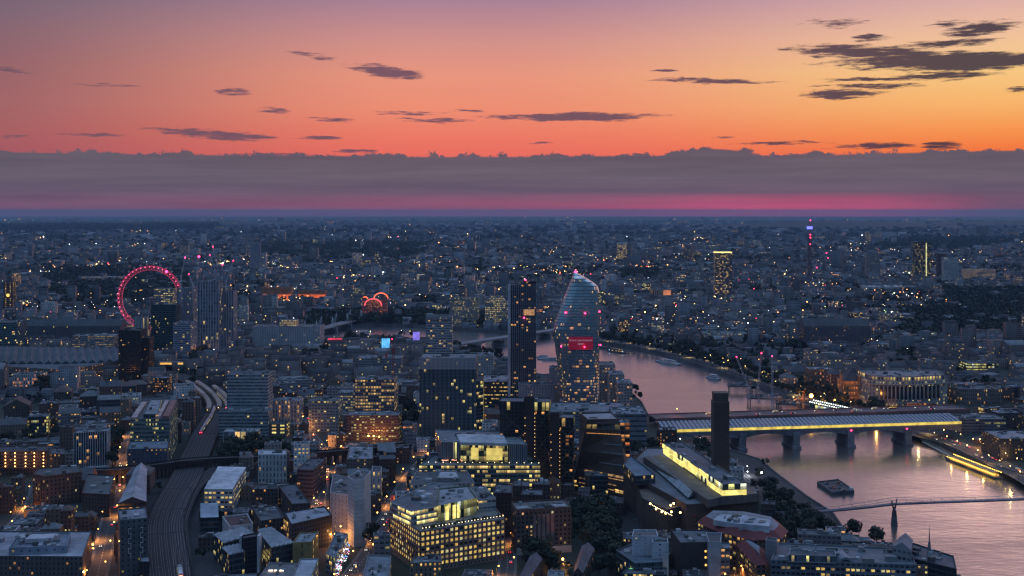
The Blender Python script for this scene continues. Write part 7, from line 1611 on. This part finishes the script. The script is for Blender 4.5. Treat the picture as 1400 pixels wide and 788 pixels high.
# woods and scattered street trees far off: one mesh of leaf clumps
def stuff_trees(name, pts, scale):
    g = np.random.default_rng(3); n_ = len(pts); m_ = 14; u_ = g.uniform(-.3, 1, (n_, m_)); t = g.uniform(0, 2*PI, (n_, m_)); q = np.sqrt(1-u_**2); s_ = scale[:, None]
    C = np.stack([pts[:, 0:1]+q*np.cos(t)*s_*.75, pts[:, 1:2]+q*np.sin(t)*s_*.75, s_*1.0+u_*s_*.62], 2); a = g.normal(0, 1, (n_, m_, 3)); a /= np.linalg.norm(a, axis=2, keepdims=True); b2 = np.cross(a, g.normal(0, 1, (n_, m_, 3))); b2 /= np.linalg.norm(b2, axis=2, keepdims=True)
    e = (s_*.42)[..., None]; V = np.stack([C-a*e, C+b2*e, C+a*e, C-b2*e], 2).reshape(-1, 3); Fq = np.arange(len(V)).reshape(-1, 4)
    me = bpy.data.meshes.new(name); me.from_pydata(V.tolist(), [], Fq.tolist()); me.materials.append(LEAF); o = bpy.data.objects.new(name, me); col.objects.link(o); tag(o, kind='stuff')
pp_ = []
for z, dn in zip(PK, (14, 17, 12, 40, 20, 14, 14, 12, 10, 10, 11, 12)):
    xs, ys = [p[0] for p in z], [p[1] for p in z]; area = (max(xs)-min(xs))*(max(ys)-min(ys)); n_ = int(min(3000, area/dn**2)); X = rng.uniform(min(xs), max(xs), n_); Y = rng.uniform(min(ys), max(ys), n_)
    pp_ += [(x, y, dn*.75) for x, y in zip(X, Y) if inside(x, y, z) and not inside(x, y, RIVP)]
stuff_trees('distant_woodland', np.array([p[:2] for p in pp_]), np.array([p[2] for p in pp_])*rng.uniform(.7, 1.2, len(pp_)))
X = []; 
for (y0, y1, n_) in ((1500, 2600, 1500), (2600, 6000, 5500), (6000, 16000, 6500)):
    Y = rng.uniform(y0, y1, n_); x = rng.uniform(-1, 1, n_)*Y*.44; k_ = (nf(x, Y) < -.30) | (rng.random(n_) < .3); x, Y = x[k_], Y[k_]; X += [(a, b2, min(28, 5+b2/700)) for a, b2 in zip(x, Y) if not inside(a, b2, RIVP)]
for _ in range(800):
    Y = rnd.uniform(780, 1500); x = rnd.uniform(-.43, .43)*Y
    if not inside(x, Y, RIVP) and free(rect(x, Y, 6, 6)) and hcap(rect(x, Y, 6, 6), 9) >= 9: X.append((x, Y, rnd.uniform(3, 5)))
stuff_trees('distant_trees', np.array([p[:2] for p in X]), np.array([p[2] for p in X])*rng.uniform(.7, 1.2, len(X)))

# ------------------------------------------------------------------ street lamps and vehicles
pm = MB((.06, .06, .065, .25)); pm.beam((0, 0, 0), (0, 0, 8.5), .12, 5, .08); pm.beam((0, 0, 8.5), (1.4, 0, 8.8), .07, 4); POST = pm.mesh('post', ROOF)
OR = glow_mat('street_orange', (1, .40, .07), 13); YE = glow_mat('street_yellow', (1, .66, .20), 11); WH = glow_mat('street_white', (.9, .95, 1), 9)
HEADS = {k: MB().ball((0, 0, 0), .5, 6, 4).mesh('lamp_head', m_) for k, m_ in (('o', OR), ('y', YE), ('w', WH))}
def lamp(x, y, c, rot, lab, grp, light=0, sc_=1, pt=False):
    r = thing('street_lamp', lab, 'street lamp', (x, y, 0), grp, rot); link('post', POST, r); o = link('lamp_head', HEADS[c], r, (1.4, 0, 8.6)); o.scale = (sc_,)*3
    if light:
        ld = bpy.data.lights.new('bulb', 'POINT' if pt else 'SPOT'); ld.energy = light*(1.3 if lab.endswith('x') or grp is None else .45 if pt else 1.3)
        if not pt: ld.spot_size = 2.6; ld.spot_blend = .7
        ld.color = {'o': (1, .36, .08), 'y': (1, .62, .22), 'w': (.85, .92, 1)}[c]; ld.shadow_soft_size = .5; lo_ = bpy.data.objects.new('bulb', ld); col.objects.link(lo_); lo_.parent = r; lo_.location = (1.4, 0, 7.6)
RL = {'south': ('o', 'along the main street beside the slim white tower', 3800, 34), 'west': ('o', 'along the orange side street left of the railway', 3600, 34), 'alley': ('o', 'in the orange alley near the left edge', 6500, 30), 'mid': ('o', 'along the street left of the slim white tower', 3200, 38), 'terminus': ('o', 'along the road before the ribbed station roof', 4500, 34), 'north_bank': ('y', 'along the lit road above the golden pier', 1300, 17), 'embankment': ('y', 'along the tree-lined north embankment', 2600, 46), 'hotel': ('o', 'in the lane left of the mansion block', 3000, 40), 'globe': ('o', 'in the lane by the maroon-roofed building', 3500, 40), 'quay': ('w', 'on the quay beside the museum', 1800, 45)}
for key, (c, lab, pw, sp_m) in RL.items():
    pts, wd = ROADS[key]; k = 0
    for s_ in (1, -1):
        for p, d in along(pts, 12 if s_ > 0 else 12+sp_m/2, 3000, 0, s_*(wd/2+1.5))[::max(1, round(sp_m*1.5/4))]:
            n_ = Vector((-d.y, d.x))*-s_; k += 1
            if 740 < p.y and abs(p.x/p.y) < .45: lamp(p.x, p.y, c, math.atan2(n_.y, n_.x), 'street lamp '+lab, 'street lamps '+lab, pw*4 if k % 2 else 0, rnd.uniform(.7, 1.15), key in ('west', 'alley', 'mid', 'terminus', 'north_bank') and k % 4 == 1)
for i, (px, py, c, lab, pw, sc_) in enumerate(((58, 692, 'o', 'blazing orange lamp below the brick dormer warehouse', 16000, 1.9), (772, 782, 'o', 'bright orange lamp in the garden before the mansion block', 9000, 1.7), (1040, 660, 'w', 'bright white lamp on the riverside path below the chimney', 2500, 1.8), (505, 608, 'o', 'left of three orange lamps at the red brick office', 8000, 1.8), (512, 608, 'o', 'middle of three orange lamps at the red brick office', 7000, 1.7), (519, 609, 'o', 'right of three orange lamps at the red brick office', 7000, 1.5), (659, 586, 'o', 'left orange lamp between finned office and lattice tower', 5000, 1.5), (673, 586, 'o', 'right orange lamp between finned office and lattice tower', 5000, 1.5),
     (480, 506, 'o', 'amber lamp above the warm-lit frame, left one', 6000, 2.2), (520, 508, 'o', 'broad amber lamp above the warm-lit frame, right one', 6000, 2.4), (117, 545, 'w', 'left white floodlight by the low roofs near the black tower', 5000, 2), (148, 545, 'w', 'right white floodlight by the low roofs near the black tower', 5000, 2), (141, 540, 'w', 'middle white floodlight by the low roofs near the black tower', 3000, 1.8), (462, 745, 'o', 'orange lamp at the corner by the coloured-light building', 4000, 1.2), (292, 486, 'w', 'bright white lamp left of the black tower station junction', 3000, 2), (124, 762, 'o', 'small orange lamp right of the wide corner institution', 2500, 1.3), (465, 622, 'o', 'orange lamp left of the rooftop machinery office', 4000, 1.4), (1010, 776, 'o', 'orange lamp in the arch below the maroon roofed wing', 9000, 1.4), (752, 732, 'y', 'lone amber lamp on the path through the dark grove', 3500, 1.6), (1085, 552, 'o', 'orange lamp behind the river works platforms', 12000, 1.5), (1340, 612, 'o', 'orange lamp on the wall of the dark riverside block', 9000, 1.3), (1378, 624, 'o', 'orange lamp at the right edge above the golden pier', 3000, 1.0), (268, 490, 'o', 'orange lamp by the junction under the gridded towers', 14000, 1.6), (250, 494, 'o', 'second orange lamp left by the gridded towers junction', 14000, 1.6), (1098, 545, 'o', 'orange lamp left of the glass canopy by turreted block', 12000, 1.3), (1140, 556, 'o', 'orange lamp below the narrow red brown building', 12000, 1.3), (1245, 566, 'o', 'orange lamp before the small brown and white block', 9000, 1.2), (1310, 572, 'o', 'orange lamp beside the glowing station entrance hall', 9000, 1.2), (1200, 575, 'o', 'orange lamp at the foot of the curved stone palace', 6000, 1.6), (1155, 560, 'o', 'orange lamp at the foot of the orange gothic building', 9000, 1.5), (1130, 556, 'o', 'orange lamp beside the long glass canopy', 6000, 1.4), (820, 712, 'o', 'orange lamp at the museum tower entrance', 5000, 1.4))):
    lamp(*G(px, py), c, rnd.uniform(0, 6), lab, None, pw, sc_, True)
for f in (.07, .18, .52): p = BRD[0]+(BRD[1]-BRD[0])*f; lamp(p.x, p.y, 'o', 0, 'tall pink-white lamp standing on the road bridge', 'road bridge lamps', 1200, 1.1)
for o in [o for o in col.objects if o.name.startswith('street_lamp') and o.get('group') == 'road bridge lamps']: o.location.z = 10
TAIL = glow_mat('tail_light', (1, .02, .03), 6); HL = glow_mat('head_light', (1, .9, .65), 4)
def mkcar(cc, L_=4.4, W_=1.8, Hh=1.45, nm='car', deck=False):
    r = thing(nm, '', nm, (0, -50, 0)); m_ = solid('vehicle_%.2f%.2f' % cc[:2], cc, .35)
    if nm == 'car':
        mb = MB(); z = [(-L_/2, .35), (L_/2, .35), (L_/2, .75), (L_*.32, .92), (L_*.14, Hh), (-L_*.30, Hh), (-L_*.46, .95), (-L_/2, .85)]
        for s_ in (-1, 1): mb.face([(x, s_*W_/2, zz_) for x, zz_ in (z if s_ < 0 else z[::-1])])
        for i in range(len(z)): a, b2 = z[i], z[(i+1) % len(z)]; mb.face([(a[0], W_/2, a[1]), (b2[0], W_/2, b2[1]), (b2[0], -W_/2, b2[1]), (a[0], -W_/2, a[1])][::-1])
        mb.build('body', m_, r, (0, 0, 0)); mb = MB()
        for s_ in (-1, 1): mb.face([(x, s_*(W_/2+.01), zz_) for x, zz_ in ((-L_*.28, .98), (L_*.22, .98), (L_*.12, Hh-.08), (-L_*.26, Hh-.08))])
        mb.face([(L_*.33, -.75, .95), (L_*.33, .75, .95), (L_*.16, .7, Hh-.04), (L_*.16, -.7, Hh-.04)]); mb.build('windows', DARKGLASS, r, (0, 0, 0))
    else:
        mb = MB(); mb.prism(rect(0, 0, L_, W_), .4, Hh); mb.build('body', m_, r, (0, 0, 0))
        wn = MB((.1, .1, .1, .3), (.9, .85, .8, .4))
        for z_ in ((1.2, 2.1), (3.0, 3.9)) if Hh > 4 else ((1.2, 2.1),): wn.walls(rect(0, 0, L_+.04, W_+.04), *z_, 1.5, 1)
        wn.build('window_band', FAC, r, (0, 0, 0))
    wm_ = MB(); wm_.beam((0, -.12, 0), (0, .12, 0), .34, 10); wmm = wm_.mesh('wheel', RUBBER)
    for sx in (-1, 1):
        for sy in (-1, 1): link('wheel', wmm, r, (sx*L_*.31, sy*(W_/2-.08), .34))
    hm_ = MB().ball((0, 0, 0), .24, 5, 3); a, b2 = hm_.mesh('headlight', HL), MB().ball((0, 0, 0), .24, 5, 3).mesh('tail_light', TAIL)
    for sy in (-1, 1): link('headlight', a, r, (L_/2, sy*W_*.36, .75)); link('tail_light', b2, r, (-L_/2, sy*W_*.36, .8))
    return r
protos = [(mkcar((.03, .03, .035)), 'black car'), (mkcar((.35, .36, .38)), 'silver car'), (mkcar((.45, .45, .46)), 'white car'), (mkcar((.08, .09, .14)), 'dark blue car'), (mkcar((.45, .02, .02), 10.5, 2.5, 4.3, 'bus'), 'red double-deck bus'), (mkcar((.5, .5, .52), 6, 2.1, 2.6, 'van'), 'white van')]
used = set(); RN = {'south': 'on the main street beside the slim white tower', 'west': 'on the orange side street left of the railway', 'mid': 'on the street left of the slim white tower', 'terminus': 'on the road before the ribbed station roof', 'north_bank': 'on the lit road above the golden pier', 'embankment': 'on the tree-lined north embankment', 'hotel': 'in the lane left of the mansion block', 'globe': 'in the lane by the maroon-roofed building'}
def place_v(pi, x, y, z, rot, lab, grp):
    pr, nm = protos[pi]; lb = f'{nm} {lab}'
    if pi not in used: used.add(pi); r = pr; r.location = (x, y, z); r.rotation_euler = (0, 0, rot); r['label'] = lb; r['group'] = grp
    else: r = clone(pr, (x, y, z), rot, lb, grp)
for key, lab in RN.items():
    pts, wd = ROADS[key]
    for s_ in (1, -1):
        for p, d in along(pts, rnd.uniform(5, 20), 3000, 0, -s_*wd*.24):
            if rnd.random() < (.10 if key in ('south', 'north_bank', 'terminus') else .045) and p.y > 745 and abs(p.x/p.y) < .44: place_v(rnd.choices(range(6), (5, 4, 4, 3, 1, 2))[0], p.x, p.y, .124, math.atan2(d.y, d.x)+(0 if s_ > 0 else PI), lab, 'vehicles '+lab)
d = BRD[1]-BRD[0]
for i in range(16):
    f = rnd.uniform(.05, .95); s_ = rnd.choice((-1, 1)); p = BRD[0]+d*f+BRD[2]*s_*6; place_v(rnd.choices(range(6), (5, 4, 4, 3, 3, 2))[0], p.x, p.y, 10.0, math.atan2(d.y, d.x)+(0 if s_ < 0 else PI), 'crossing the road bridge', 'vehicles crossing the road bridge')
for pi, (pr, nm) in enumerate(protos):
    if pi not in used: p = ROADS['south'][0][20+pi]; place_v(pi, p[0], p[1], .124, 1.5, RN['south'], 'vehicles '+RN['south'])

# ------------------------------------------------------------------ haze
HZ = 1
if HZ:
    mb = MB(); mb.prism([(-49000, -4000), (49000, -4000), (49000, 49000), (-49000, 49000)], -9, 262); mb.face([(-49000, -4000, -9), (-49000, 49000, -9), (49000, 49000, -9), (49000, -4000, -9)])
    hm = bpy.data.materials.new('haze'); hm.use_nodes = True; hm.node_tree.nodes.clear(); n = NT(hm.node_tree)
    pv = n.n('ShaderNodeVolumePrincipled'); pv.inputs['Color'].default_value = (.36, .57, .84, 1); pv.inputs['Density'].default_value = 3.1e-5; pv.inputs['Anisotropy'].default_value = 0
    oo = n.n('ShaderNodeOutputMaterial'); n.l(pv.outputs[0], oo.inputs['Volume']); tag(mb.build('haze', hm), kind='stuff')
